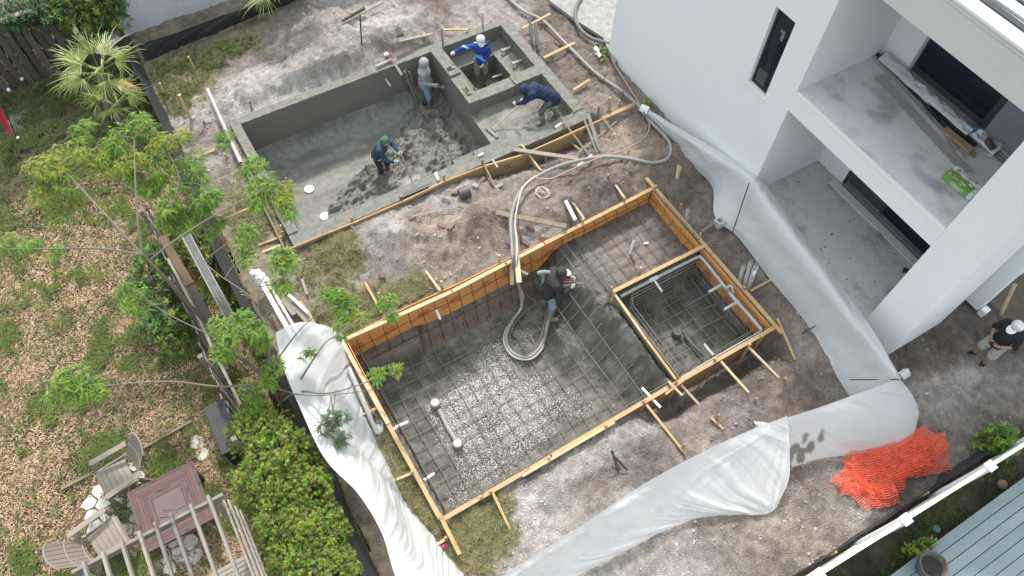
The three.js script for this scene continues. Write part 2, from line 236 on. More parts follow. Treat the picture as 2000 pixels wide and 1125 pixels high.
// ---------------------------------------------------------------- the white house under construction
const FX = 10.65;                                                 // facade plane
const stucco = mat([0.815, 0.86, 0.87], { map: rep(plasT, 0.3), bumpMap: rep(grainB, 0.8), bumpScale: 0.002, roughness: 0.92 });
const bareStucco = mat([0.64, 0.64, 0.62], { map: rep(plasT, 0.5), bumpMap: grainB, bumpScale: 0.004, roughness: 0.95 });
const glass = phys([0.010, 0.018, 0.030], { roughness: 0.08, ior: 1.5, specularIntensity: 0.55 });
const glassGrey = phys([0.06, 0.066, 0.066], { roughness: 0.2 });
const frameDark = mat([0.035, 0.037, 0.04], { roughness: 0.45 });
const alu = mat([0.42, 0.43, 0.44], { roughness: 0.4, metalness: 0.5 });
function slabTex(seed0, base, stain, amount, specks) { // concrete slab with trowel marks, stains, mortar crumbs
  return tex(1024, (u, v) => {
    const a = fbm(u * 6, v * 6, 6, seed0, 6), sm = fbm(u * 7, v * 14, 4, seed0 + 5, 7), f = noise(u * 512, v * 512, seed0 + 9, 512);
    let k = clamp(smooth(0.50, 0.78, a * 0.6 + sm * 0.45) * amount), t = 1 + 0.22 * (fbm(u * 24, v * 24, 4, seed0 + 3, 24) - 0.5) + 0.06 * (f - 0.5);
    let c = lerp3(base, stain, k).map(q => q * t);
    const s = noise(u * 90, v * 90, seed0 + 21, 90), s2 = fbm(u * 5, v * 5, 3, seed0 + 27, 5); if (s > 0.90 - 0.18 * smooth(0.5, 0.75, s2) * specks && specks) c = c.map(q => q * mix(0.35, 1, smooth(0.0, 0.06, 0.95 - s)));
    return c;
  });
}
const slabUp = mat('#ffffff', { map: rep(slabTex(301, [0.62, 0.62, 0.63], [0.34, 0.335, 0.34], 1.0, 0), 0.25), roughness: 0.55, bumpMap: grainB, bumpScale: 0.002 });
const slabLow = mat('#ffffff', { map: rep(slabTex(351, [0.52, 0.52, 0.505], [0.20, 0.20, 0.195], 0.85, 1), 0.25), roughness: 0.9, bumpMap: grainB, bumpScale: 0.004 });

const house = thing('house', 'white stuccoed two storey house with balcony and patio, under construction', 'house', [FX, -0.3, -7]);
const hz0 = -12.2, oz0 = -6.55, oz1 = -2.65, hz1 = -1.83, top = 6.07, BK = 13.0;
{
  const wz = [-7.75, -7.2], wy = [2.69, 4.62];
  obj('wall', [bx(FX, FX + 0.25, -0.8, 6.69, hz0, wz[0]), bx(FX, FX + 0.25, -0.8, wy[0], wz[0], wz[1]), bx(FX, FX + 0.25, wy[1], 6.69, wz[0], wz[1]), bx(FX, FX + 0.25, -0.8, 6.69, wz[1], oz0)], stucco, house);
  obj('end_wall', bx(FX + 0.002, 22, -0.8, 6.685, hz0 - 0.25, hz0 - 0.002), stucco, house);
  obj('pier', bx(FX, 12.28, -0.8, 6.69, oz1, hz1), stucco, house);
  obj('balcony_side_wall', bx(FX + 0.252, BK, -0.5, 6.685, oz0 - 0.2, oz0), stucco, house);
  obj('side_wall', bx(12.282, 13.02, -0.8, 6.685, -2.4, -1.98), stucco, house);
  obj('side_wall', bx(13.40, 20, -0.8, 6.685, -2.4, -1.86), stucco, house);
  obj('corner_column', bx(13.1, 13.38, -0.1, 6.68, -1.97, -1.62, 0.02), stucco, house);
  obj('column_base', bx(13.12, 13.30, -0.2, 0.02, -1.60, -1.46, 0.01), M.pvc, house);
  obj('rear_wall', bx(13.021, 13.098, -0.8, 6.68, -2.3, -2.06), frameDark, house);
  obj('lintel', bx(FX, FX + 0.25, top, 6.685, oz0 + 0.002, oz1 - 0.002), bareStucco, house);
  obj('ceiling', bx(FX + 0.252, BK - 0.002, top + 0.02, top + 0.2, oz0 + 0.002, oz1 - 0.002), stucco, house);
  const slab = obj('balcony_slab', bx(FX, BK - 0.002, 2.9, 3.388, oz0 + 0.002, oz1 - 0.002), stucco, house);
  obj('slab_surface', bx(FX + 0.06, BK - 0.004, 3.388, 3.4, oz0 + 0.004, oz1 - 0.004), slabUp, slab);
  obj('drip_edge', bx(FX - 0.012, FX + 0.06, 3.36, 3.404, oz0 + 0.01, oz1 - 0.01, 0.005), M.pvc, slab);
  // rear walls of balcony and patio
  obj('balcony_back_wall', [bx(BK, BK + 0.2, 3.39, top + 0.02, oz0 - 0.1, -5.86), bx(BK, BK + 0.2, 3.39, 3.47, -5.858, oz1 + 0.1)], stucco, house);
  obj('patio_back_wall', [bx(12.86, BK + 0.2, 0.0, 2.9, oz0 + 0.002, -5.72), bx(12.86, BK + 0.2, 2.45, 2.9, -5.718, oz1 - 0.002)], stucco, house);
  // roof with loose flashing strips
  const roof = obj('roof', bx(FX + 0.002, 22, 6.69, 6.78, hz0, hz1), mat([0.70, 0.71, 0.72], { map: rep(blotT, 0.4) }), house);
  obj('roof_edge', bx(FX - 0.03, FX + 0.16, 6.782, 6.84, hz0, hz1, 0.01), M.pvc, roof);
  obj('flashing', beam([11.0, 6.80, hz0], [11.05, 6.80, -3.2], 0.12, 0.02), frameDark, roof);
  obj('flashing', beam([11.16, 6.81, -5.6], [11.28, 6.81, -2.6], 0.10, 0.03), alu, roof);
  obj('flashing', beam([11.22, 6.80, -6.2], [11.30, 6.80, -2.4], 0.04, 0.02), frameDark, roof);
  obj('flashing', beam([11.48, 6.80, hz0], [11.5, 6.80, -2.2], 0.05, 0.02), frameDark, roof);
  obj('parapet', bx(11.62, 11.9, 6.782, 6.95, hz0, hz1, 0.01), stucco, roof);
  // tall window
  const w = obj('window', [bx(FX + 0.10, FX + 0.16, wy[0], wy[1], wz[0], wz[0] + 0.045), bx(FX + 0.10, FX + 0.16, wy[0], wy[1], wz[1] - 0.045, wz[1]), bx(FX + 0.10, FX + 0.16, wy[0], wy[0] + 0.045, wz[0] + 0.046, wz[1] - 0.046), bx(FX + 0.10, FX + 0.16, wy[1] - 0.045, wy[1], wz[0] + 0.046, wz[1] - 0.046)], frameDark, house);
  obj('pane', bx(FX + 0.12, FX + 0.135, wy[0] + 0.045, wy[1] - 0.045, wz[0] + 0.045, wz[1] - 0.045), glass, w);
  obj('sill', bx(FX - 0.02, FX + 0.1, wy[0] - 0.035, wy[0] + 0.004, wz[0] - 0.03, wz[1] + 0.03, 0.006), M.pvc, w);
  obj('sticker', [bx(FX + 0.113, FX + 0.119, 3.98, 4.20, -7.47, -7.40), bx(FX + 0.113, FX + 0.119, 4.14, 4.20, -7.53, -7.475)], mat([0.16, 0.19, 0.2]), w);
  obj('protective_film', bx(FX + 0.114, FX + 0.119, 2.76, 3.12, -7.68, -7.42), mat([0.06, 0.075, 0.08], { roughness: 0.3 }), w);
  // balcony sliding door
  const sd = obj('sliding_door', [bx(BK - 0.04, BK + 0.03, 3.472, top + 0.016, -5.856, -5.80), bx(BK - 0.10, BK + 0.02, 3.472, 3.53, -5.798, oz1 - 0.003)], alu, house);
  obj('pane', bx(BK + 0.032, BK + 0.05, 3.53, top + 0.01, -5.80, -4.05), glass, sd);
  obj('stile', bx(BK + 0.005, BK + 0.06, 3.53, top + 0.01, -4.05, -3.93), frameDark, sd);
  obj('bottom_rail', bx(BK + 0.005, BK + 0.031, 3.53, 3.66, -5.798, -4.052), frameDark, sd);
  obj('door_track', [bx(BK - 0.30, BK - 0.26, 3.401, 3.46, -5.78, oz1 - 0.01), bx(BK - 0.22, BK - 0.19, 3.401, 3.455, -5.78, oz1 - 0.01), bx(BK - 0.15, BK - 0.115, 3.401, 3.47, -5.78, oz1 - 0.01)], alu, sd);
  const film = canvasTex(512, 512, (c, W, Hh) => {
    c.fillStyle = '#7d868c'; c.fillRect(0, 0, W, Hh); for (let i = 0; i < 900; i++) { c.fillStyle = `rgba(${rnd() < 0.5 ? '60,66,72' : '150,158,164'},0.12)`; c.fillRect(rnd() * W, rnd() * Hh, 8 + rnd() * 40, 2 + rnd() * 5); }
    c.fillStyle = '#3c6a34'; for (const [x, y] of [[30, 380], [250, 395], [440, 385]]) c.fillRect(x, y, 26, 70);
    c.fillStyle = '#1d2733'; c.font = 'italic bold 58px serif'; c.fillText('Cottage', 110, 300); c.fillText('Collection', 90, 362); c.font = '22px sans-serif'; c.fillText('• • •', 160, 410);
  });
  obj('protective_film', bx(BK + 0.03, BK + 0.045, 3.53, top + 0.01, -3.925, oz1 - 0.003), mat('#ffffff', { map: rep(film, 0.78, 0.78), roughness: 0.5 }), sd);
  // patio sliding door
  const pd = obj('patio_door', [bx(12.87, 12.95, 0.09, 2.449, -5.716, -5.66), bx(12.80, 12.99, 0.081, 0.15, -5.658, oz1 - 0.003)], frameDark, house);
  obj('door_track', [0, 1, 2, 3].map(i => bx(12.81 + i * 0.045, 12.825 + i * 0.045, 0.151, 0.18, -5.65, oz1 - 0.01)), alu, pd);
  obj('pane', bx(12.97, 12.985, 0.18, 2.45, -5.655, -4.6), glassGrey, pd);
  obj('pane', bx(12.955, 12.97, 0.18, 2.45, -4.52, -2.66), glass, pd);
  obj('stile', bx(12.94, 12.99, 0.18, 2.45, -4.598, -4.522), frameDark, pd);
  obj('door_sill', bx(12.60, 12.798, 0.081, 0.12, -5.9, oz1 - 0.003), bareStucco, pd);
  // mortar splashes on the patio wall
  const spot = new THREE.SphereGeometry(1, 8, 6); const sp = [[0.95, -6.17, 0.05, 0.07], [1.02, -6.05, 0.06, 0.05], [0.86, -6.05, 0.05, 0.06], [1.1, -6.1, 0.03, 0.03]];
  obj('mortar_splash', sp.map(([y, z, a, b]) => { const g = spot.clone(); g.scale(0.006, a, b); g.translate(12.858, y - 0.2, z); return g; }), mat([0.17, 0.17, 0.165]), house);
  struct(obj('patio', bx(FX + 0.01, 12.858, -0.4, 0.08, oz0 + 0.002, oz1 - 0.002), slabLow), 'bare concrete patio floor');
}
struct(obj('driveway_slab', (() => { const sh = new THREE.Shape([[10.34, -14.981], [10.569, -13.845], [10.819, -12.976], [10.491, -11.946], [12.242, -12.91], [13.584, -14.776], [10.878, -16.278]].map(p => new THREE.Vector2(p[0], -p[1]))); const g = new THREE.ExtrudeGeometry(sh, { depth: 0.1, bevelEnabled: false }); g.rotateX(-Math.PI / 2); g.translate(0, -0.14, 0); return g; })(), mat([0.34, 0.335, 0.325], { map: grainT })));

// ---- things lying on the balcony
const by = 3.4;
{
  const t = thing('window_frame_bundle', 'long dark aluminium rails laid along the balcony back wall', 'frame', [12.5, by, -4.8]);
  obj('rail', beam([12.849, 3.44, -6.571], [12.402, 3.44, -3.663], 0.05, 0.05), frameDark, t);
  obj('rail', beam([12.711, 3.43, -6.573], [12.249, 3.43, -3.643], 0.03, 0.05), alu, t);
  obj('rail', beam([12.874, 3.45, -6.456], [12.61, 3.45, -3.755], 0.13, 0.06), M.black, t);
  obj('rail', beam([13.004, 3.46, -6.475], [13.025, 3.46, -5.638], 0.05, 0.05), M.pvc, t);
}
const dusty = mat([0.40, 0.385, 0.375], { map: rep(blotT, 0.8), roughness: 0.85 });
tag(obj('dusty_board', [beam([12.411, 3.405, -6.05], [12.039, 3.405, -3.4], 0.24, 0.012)], dusty), 'long thin dusty grey brown board lying on the balcony floor', 'board');
tag(obj('thin_batten', beam([12.619, 3.43, -5.161], [12.131, 3.41, -3.586], 0.02, 0.015), M.pineRed), 'thin reddish batten beside the dusty board on the balcony', 'batten');
{ const c = thing('cardboard_carton', 'long flat brown cardboard carton on the balcony floor', 'box', [12.453, 3.4, -3.97]);
  const cb = mat([0.42, 0.29, 0.16], { map: rep(blotT, 1.5) });
  obj('carton_body', beam([12.427, 3.45, -4.354], [12.456, 3.45, -3.68], 0.16, 0.07, [0, 1, 0], 0.006), cb, c); obj('flap', beam([12.39, 3.47, -3.698], [12.459, 3.43, -3.582], 0.14, 0.006), cb, c); }
// crumpled clear plastic and a printed sack at its end
function crumple(a, b, w, h, nu, nv, s, taper = 0) { a = V(a); b = V(b); const d = b.clone().sub(a), X = d.clone().normalize(), Z = X.clone().cross(new THREE.Vector3(0, 1, 0)).normalize(); return grid(nu, nv, (u, v) => { const k = (1 - taper + taper * u), q = a.clone().addScaledVector(d, u).addScaledVector(Z, (v - 0.5) * w * k * (0.85 + 0.3 * noise(u * 9, 3, s))); const f = Math.sin(v * Math.PI) ** 0.6; q.y += h * f * (0.35 + 1.1 * ridged(u * 7 * d.length(), v * 3, 3, s)) + 0.004; return [q.x, q.y, q.z, u, v]; }); }
tag(obj('plastic_wrap', crumple([12.833, 3.47, -6.383], [12.789, 3.44, -4.008], 0.30, 0.10, 90, 14, 5), phys([0.66, 0.67, 0.70], { roughness: 0.35, transmission: 0.25, thickness: 0, side: THREE.DoubleSide })), 'crumpled clear plastic wrap along the balcony door track', 'plastic');
{ const st = canvasTex(256, 256, (c, W, Hh) => { c.fillStyle = '#c9d2da'; c.fillRect(0, 0, W, Hh); c.fillStyle = '#3b6ea0'; c.fillRect(0, 20, 50, 200); c.fillRect(70, 60, 60, 14); c.fillStyle = '#b8504c'; c.font = 'bold 56px sans-serif'; c.save(); c.translate(110, 190); c.rotate(-1.2); c.fillText('LOT', 0, 0); c.restore(); });
  const s = thing('printed_sack', 'crumpled white sack with blue and red print under a brown block', 'sack', [12.912, 3.4, -3.71]);
  obj('sack_body', crumple([12.9, 3.42, -4.119], [12.917, 3.42, -3.42], 0.42, 0.11, 40, 16, 9, 0.3), mat('#ffffff', { map: st, side: THREE.DoubleSide, roughness: 0.7 }), s);
  tag(obj('brown_block', beam([12.825, 3.56, -3.712], [12.743, 3.56, -3.493], 0.09, 0.1, [0, 1, 0], 0.01), mat([0.13, 0.09, 0.06], { map: grainT })), 'small brown block holding down the printed sack', 'block'); }
{ // bag of stucco mix
  const s = thing('stucco_bag', 'green and white bag of stucco mix near the balcony edge', 'bag', [11.767, 3.4, -3.25]);
  const bt = canvasTex(512, 256, (c, W, Hh) => {
    c.fillStyle = '#6f9a46'; c.fillRect(0, 0, W, Hh); c.fillStyle = '#d5d9d8'; c.beginPath(); c.moveTo(0, 0); c.lineTo(W, 0); c.lineTo(W, 100); c.quadraticCurveTo(300, 140, 0, 96); c.fill(); c.fillRect(440, 0, 72, Hh);
    c.fillStyle = '#23282c'; c.font = 'bold 58px sans-serif'; c.fillText('STUCCO', 180, 72); c.fillStyle = '#8c2b33'; c.beginPath(); c.moveTo(60, 84); c.lineTo(92, 20); c.lineTo(124, 84); c.fill(); c.fillStyle = '#d5d9d8'; c.beginPath(); c.moveTo(78, 78); c.lineTo(92, 50); c.lineTo(106, 78); c.fill();
    c.fillStyle = '#eef2ea'; c.beginPath(); c.moveTo(20, 210); c.lineTo(48, 150); c.lineTo(76, 210); c.fill(); c.fillStyle = '#6f9a46'; c.beginPath(); c.moveTo(38, 204); c.lineTo(48, 180); c.lineTo(58, 204); c.fill(); c.fillStyle = '#eef2ea'; c.fillRect(120, 170, 4, 50); c.font = 'bold 34px sans-serif'; c.fillText('STUCCO MIX', 140, 205); c.font = '20px sans-serif'; c.fillText('white', 250, 232); c.fillRect(330, 130, 60, 20);
  });
  const g = new THREE.BoxGeometry(0.66, 0.15, 0.40, 22, 6, 14), p = g.attributes.position;
  for (let i = 0; i < p.count; i++) { const x = p.getX(i) / 0.33, y = p.getY(i) / 0.075, z = p.getZ(i) / 0.2, k = Math.sqrt(Math.max(0, 1 - Math.max(Math.abs(x) ** 5, Math.abs(z) ** 4) * 0.75)); p.setXYZ(i, p.getX(i) * (1 - 0.03 * z * z), p.getY(i) * (0.35 + 0.65 * k) + (y > 0 ? 0.012 * Math.sin(x * 9 + z * 4) : 0), p.getZ(i) * (1 - 0.06 * x ** 4)); }
  const uv = g.attributes.uv; for (let i = 0; i < p.count; i++) uv.setXY(i, p.getX(i) / 0.66 + 0.5, 0.5 - p.getZ(i) / 0.4);
  g.computeVertexNormals(); g.rotateY(-Math.PI / 2 + 0.06); const c = [11.692, 3.475, -3.222]; g.translate(c[0], 3.476, c[2]); obj('bag_body', g, mat('#ffffff', { map: bt, roughness: 0.5 }), s);
}
tag(obj('wire_loop', (() => { const c = [12.716, 0.1, -4.149]; const g = new THREE.TorusGeometry(0.13, 0.008, 6, 28); g.rotateX(-Math.PI / 2); g.scale(1, 1, 1.25); g.translate(c[0], 0.09, c[2]); return g; })(), M.rebarDark), 'thin wire loop lying on the patio floor', 'wire');
tag(obj('dark_rag', crumple([12.298, 0.085, -3.184], [12.378, 0.085, -3.091], 0.14, 0.05, 10, 8, 3), M.black), 'small dark rag on the patio beside the white pier', 'rag');

// ---------------------------------------------------------------- the shot pool with spa and shelf
const crete = mat([0.26, 0.256, 0.225], { map: grainT, bumpMap: grainB, bumpScale: 0.02, roughness: 0.95 });          // rough drying top of the walls
const creteSide = mat([0.18, 0.178, 0.156], { map: rep(blotT, 0.9), bumpMap: grainB, bumpScale: 0.004, roughness: 0.85 }); // troweled damp sides
const mudM = new THREE.MeshStandardMaterial({ vertexColors: true, map: grainT, bumpMap: grainB, bumpScale: 0.014, roughness: 0.55 });
function roughBox(x0, x1, y0, y1, z0, z1, amp = 0.012, step = 0.06) { // concrete block with hand-cut, uneven faces
  const g0 = new THREE.BoxGeometry(x1 - x0, y1 - y0, z1 - z0, Math.max(1, Math.round((x1 - x0) / step)), Math.max(1, Math.round((y1 - y0) / 0.15)), Math.max(1, Math.round((z1 - z0) / step)));
  g0.translate((x0 + x1) / 2, (y0 + y1) / 2, (z0 + z1) / 2); const p = g0.attributes.position, uv = g0.attributes.uv, n = g0.attributes.normal;
  for (let i = 0; i < p.count; i++) { const x = p.getX(i), y = p.getY(i), z = p.getZ(i), t = y > y1 - 0.01 ? 1 : 0.35; if (Math.abs(n.getY(i)) > 0.5) uv.setXY(i, x, z); else if (Math.abs(n.getX(i)) > 0.5) uv.setXY(i, z, y); else uv.setXY(i, x, y); p.setXYZ(i, x + amp * t * 1.4 * (fbm(z * 5 + y * 3, y * 5, 3, 7) - 0.5), y + (y > y1 - 0.01 ? amp * 3 * (fbm(x * 9, z * 9, 3, 3) - 0.5) : 0), z + amp * t * 1.4 * (fbm(x * 5 + y * 3, y * 5, 3, 5) - 0.5)); }
  g0.computeVertexNormals(); return g0;
}
const X0 = 0.985, X1 = 6.35, X2 = 6.67, X3 = 8.55, Z0 = -14.75, Z1 = -12.9, Z2 = -12.55, Z3 = -10.95, FY = -1.5;
const shell = thing('concrete_pool', 'freshly shot grey concrete pool shell with raised spa and shallow shelf', 'pool', [4.8, -1.6, -12.8]);
{
  // walls: a rough pale beam on top of dark troweled sides
  const wall = (x0, x1, z0, z1, top = 0, cap = 0.035, bottom = -1.9) => { const w = obj('wall', roughBox(x0 + 0.004, x1 - 0.004, bottom, top - cap, z0 + 0.004, z1 - 0.004, 0.004, 0.12), creteSide, shell); obj('beam_top', roughBox(x0, x1, top - cap + 0.001, top, z0, z1, 0.012, 0.035), crete, w); return w; };
  wall(P1.x0, P1.x1, P1.z0, Z0); wall(P1.x0, X0, Z0, Z3); wall(P1.x0, P1.x1, Z3, P1.z1, -0.03); wall(X3, P1.x1, Z0, Z3);
  wall(X1, X2, Z0, -13.62, 0.05); wall(X1, X2, -13.62, Z2, -0.02); wall(X2, 7.75, Z1, Z2, -0.05); wall(7.75, X3, Z1, Z2, 0);
  // deep floor: smooth cove on the far side, trampled wet concrete on the near side
  const edge = [[-15, 5.7], [-14.6, 5.45], [-13.85, 5.05], [-13.5, 4.25], [-13.0, 3.1], [-12.6, 2.4], [-12.0, 1.95], [-10.9, 1.8]];
  const xb = z => { for (let i = 1; i < edge.length; i++) if (z < edge[i][0]) return mix(edge[i - 1][1], edge[i][1], clamp((z - edge[i - 1][0]) / (edge[i][0] - edge[i - 1][0]))); return 1.8; };
  const mud = (x, z) => { const d = x - xb(z) + 0.9 * (fbm(x * 2.4, z * 2.4, 4, 211) - 0.5); return smooth(-0.06, 0.14, d); };
  const scraped = (x, z) => smooth(0.75, 0.3, Math.hypot((x - 4.35) / 0.8, (z + 12.0) / 0.55) + 0.5 * (fbm(x * 3, z * 3, 3, 217) - 0.5));
  const floorY = (x, z) => {
    const c = (d, r) => d < r ? r - Math.sqrt(Math.max(0, r * r - (r - d) ** 2)) : 0;
    let y = FY + Math.max(c(z - Z0, 0.5), c(x - X0, 0.4), c(X1 - x, 0.25)) + 0.01 * (fbm(x * 2, z * 2, 3, 201) - 0.5);
    const m = mud(x, z), s = scraped(x, z), lumps = 0.17 * (ridged(x * 1.9 + 0.8 * fbm(x * 2, z * 2, 2, 5), z * 2.4, 3, 221) - 0.45) + 0.15 * Math.max(0, fbm(x * 4.2, z * 5.4, 3, 223) - 0.42) + 0.12 * (ridged(x * 6 + z * 3, z * 7.5, 3, 227) - 0.5);
    const foot = smooth(0.36, 0.22, noise(x * 3.6, z * 3.6, 229)) * 0.09;
    return y + m * (1 - 0.75 * s) * (0.06 + lumps * 1.25 - foot);
  };
  const fl = grid(200, 142, (u, v) => { const x = mix(X0 - 0.02, X1 + 0.02, u), z = mix(Z0 - 0.02, Z3 + 0.02, v); return [x, floorY(x, z), z]; });
  obj('floor', colour(fl, (x, y, z) => { const m = mud(x, z), f = fbm(x * 1.2, z * 4, 4, 231), k = fbm(x * 5, z * 5, 4, 233); const sm = lerp3([0.26, 0.256, 0.23], [0.17, 0.168, 0.15], smooth(0.35, 0.75, f)), md = lerp3([0.22, 0.216, 0.19], [0.15, 0.147, 0.13], smooth(0.3, 0.7, k)); const sc = lerp3(md, [0.40, 0.395, 0.36], 0.7 * scraped(x, z)); return lerp3(sm, sc, m); }), mudM, shell);
  // shelf with trampled concrete
  const shelfY = (x, z) => -0.44 + 0.05 * (fbm(x * 4, z * 4, 4, 241) - 0.5) + smooth(0.9, 0.3, Math.hypot((x - 8.3) / 1.1, (z + 11.6) / 0.7)) * (0.16 * ridged(x * 3.5, z * 3.5, 3, 243) + 0.08 * (fbm(x * 9, z * 9, 3, 247) - 0.5)) + smooth(0.25, 0, Z3 - z) * 0.36 + smooth(0.1, 0, X3 - x) * 0.1;
  const sf = grid(80, 64, (u, v) => { const x = mix(X1, X3 + 0.02, u), z = mix(Z2 - 0.02, Z3 + 0.02, v); return [x, shelfY(x, z), z]; });
  obj('shelf', colour(sf, (x, y, z) => { const k = fbm(x * 4, z * 4, 4, 251), w = smooth(0.9, 0.3, Math.hypot((x - 8.3) / 1.1, (z + 11.6) / 0.7)); return lerp3(lerp3([0.27, 0.265, 0.235], [0.18, 0.176, 0.154], smooth(0.3, 0.7, k)), [0.11, 0.108, 0.094], 0.8 * w); }), mudM, shell);
  obj('shelf_wall', roughBox(X1 + 0.004, X1 + 0.3, -1.9, -0.475, Z2 + 0.004, Z3 - 0.004, 0.004, 0.12), creteSide, shell);
  // spa: bench round a sunken well
  obj('spa_bench', [bx(8.08, X3 - 0.004, -1.4, -0.5, Z0 + 0.004, Z1 - 0.004), bx(X2 + 0.004, 8.078, -1.4, -0.5, Z0 + 0.004, -14.30), bx(X2 + 0.004, 6.98, -1.4, -0.5, -14.298, Z1 - 0.004)], creteSide, shell);
  const sb = grid(60, 50, (u, v) => { const x = mix(8.07, X3, u), z = mix(Z0, Z1, v); return [x, -0.485 + 0.06 * (fbm(x * 7, z * 7, 4, 261) - 0.5) + 0.05 * smooth(0.2, 0, X3 - x), z]; });
  obj('spa_bench_fill', colour(sb, (x, y, z) => lerp3([0.26, 0.255, 0.225], [0.16, 0.157, 0.137], fbm(x * 4, z * 4, 4, 263))), mudM, shell);
  const sw = grid(44, 44, (u, v) => { const x = mix(6.97, 8.09, u), z = mix(-14.31, Z1, v); return [x, -1.1 + 0.06 * (fbm(x * 6, z * 6, 4, 271) - 0.5), z]; });
  obj('spa_floor', colour(sw, (x, y, z) => lerp3([0.20, 0.197, 0.175], [0.11, 0.108, 0.095], fbm(x * 4, z * 4, 4, 273))), mudM, shell);
  // entry steps against the divider
  obj('step', roughBox(5.32, X1 - 0.002, -1.6, -0.72, -11.62, Z3 - 0.002, 0.008, 0.06), crete, shell);
  obj('step', roughBox(5.80, X1 - 0.002, -0.719, -0.42, -11.40, Z3 - 0.002, 0.008, 0.06), crete, shell);
  // plumbing cast into the shell
  const stub = (name, a, b, r = 0.03) => obj(name, pipe(a, b, r), M.pvcDirty, shell);
  stub('return_pipe', [4.957, -0.352, -14.75], (() => { const q = [4.957, -0.352, -14.75]; return [q[0] + 0.02, q[1] - 0.03, q[2] + 0.26]; })());
  stub('pipe_stub', [0.985, -0.55, -12.55], [1.12, -0.55, -12.5]);
  for (const p of [[7.35, -0.62, -14.74]]) stub('spa_jet', p, [p[0], p[1] - 0.05, p[2] + 0.25], 0.038);
  for (const [x, z] of [[8.5, -14.2], [8.5, -13.6]]) { const jt = stub('spa_jet', [X3, -0.36, z], [x - 0.22, -0.38, z], 0.038); obj('jet_cap', cyl([x - 0.24, -0.38, z], [x - 0.20, -0.38, z], 0.06, 0.06, 12), M.pvcDirty, jt); }
  stub('suction_pipe', [8.08, -0.86, -13.85], [7.80, -0.9, -13.9]); stub('suction_pipe', [8.08, -0.88, -13.60], [7.78, -0.92, -13.66]); stub('spa_jet', [6.98, -0.86, -13.78], [7.2, -0.9, -13.7], 0.04); stub('spa_jet', [6.7, -0.45, -14.1], [6.86, -0.42, -14.1], 0.03);
  stub('skimmer_pipe', [5.918, 0.02, -10.571], [5.914, 0, -10.312], 0.025);
}
function drain(p, label) { const t = thing('floor_drain', label, 'drain', p); obj('sump_rim', cyl([p[0], p[1] - 0.05, p[2]], [p[0], p[1] + 0.03, p[2]], 0.125, 0.125, 24), M.pvc, t); obj('drain_cap', cyl([p[0], p[1] + 0.03, p[2]], [p[0], p[1] + 0.042, p[2]], 0.10, 0.095, 24), mat([0.55, 0.60, 0.68], { roughness: 0.4 }), t); }
drain([1.853, -1.49, -13.207], 'round white floor drain on the smooth grey pool floor, away from the leaves'); drain([1.866, -1.49, -12.18], 'round white floor drain close to the near wall of the grey pool');

// ---- timber forms along the finished pool
const form1 = thing('pool_formwork', 'bowed plywood and timber form along the near side of the finished pool', 'formwork', [4.8, -0.3, -10.5]);
const formPly = mat([0.47, 0.31, 0.17], { map: woodT, bumpMap: woodB, bumpScale: 0.002, roughness: 0.8 });
{
  const line = [[0.535, 0, -10.607], [1.571, 0, -10.587], [2.326, 0, -10.559], [3.446, 0, -10.559], [4.578, 0, -10.611], [5.66, 0, -10.55], [6.663, 0, -10.397], [7.641, 0, -10.405], [8.495, 0, -10.418], [10.047, 0, -10.405]];
  for (let i = 0; i < line.length - 1; i++) { const a = line[i], b = line[i + 1]; obj('form_board', beam([a[0], -0.045, a[2] + 0.03], [b[0], -0.045, b[2] + 0.03], 0.04, 0.09), i % 2 ? M.pine : formPly, form1); }
  for (let i = 4; i < 8; i++) { const a = line[i], b = line[i + 1]; obj('plywood_panel', beam([a[0], -0.32, a[2] + 0.02], [b[0], -0.32, b[2] + 0.02], 0.016, 0.44), formPly, form1); }
  const stakes = [[0.665, 0.06, -11.055], [2.191, 0.1, -10.619], [3.471, 0.1, -10.612], [4.612, 0.12, -10.66], [5.646, 0.15, -10.596], [6.715, 0.08, -10.612], [8.022, 0.15, -10.642], [9.117, 0.15, -10.675]];
  for (const s of stakes) obj('stake', beam([s[0], -0.55, s[2] + 0.06], s, 0.05, 0.035, [0, 0, 1]), pick([M.pine, M.pineRed, M.muddyWood]), form1);
  const kick = [[[5.681, 0, -10.613], [5.588, -0.15, -9.743]], [[5.677, -0.3, -10.588], [5.588, -0.15, -9.743]], [[6.795, 0, -10.668], [6.85, -0.15, -9.815]], [[6.785, -0.3, -10.534], [6.85, -0.15, -9.815]], [[8.119, 0, -10.651], [8.153, -0.15, -9.589]], [[8.087, -0.35, -10.5], [8.103, -0.2, -9.783]], [[2.108, -0.05, -10.523], [2.214, -0.12, -9.987]]];
  for (const [a, b] of kick) obj('brace', beam(a, b, 0.045, 0.04), pick([M.pine, M.pinePale, M.muddyWood]), form1);
  obj('brace', beam([9.118, -0.1, -10.481], [10.093, -0.05, -10.457], 0.06, 0.04), M.pine, form1);
  obj('brace', beam([9.014, 0.08, -10.32], [9.101, -0.1, -9.943], 0.07, 0.03), M.greyWood, form1); obj('brace', beam([8.758, 0.1, -10.646], [8.47, -0.15, -9.602], 0.09, 0.03), M.greyWood, form1); obj('brace', beam([8.609, 0.08, -10.63], [8.384, -0.15, -9.612], 0.05, 0.03), M.greyWood, form1);
}
const form1b = thing('pool_formwork', 'low timber form with cross braces at the yard end of the finished pool', 'formwork', [0.5, -0.3, -12.8]);
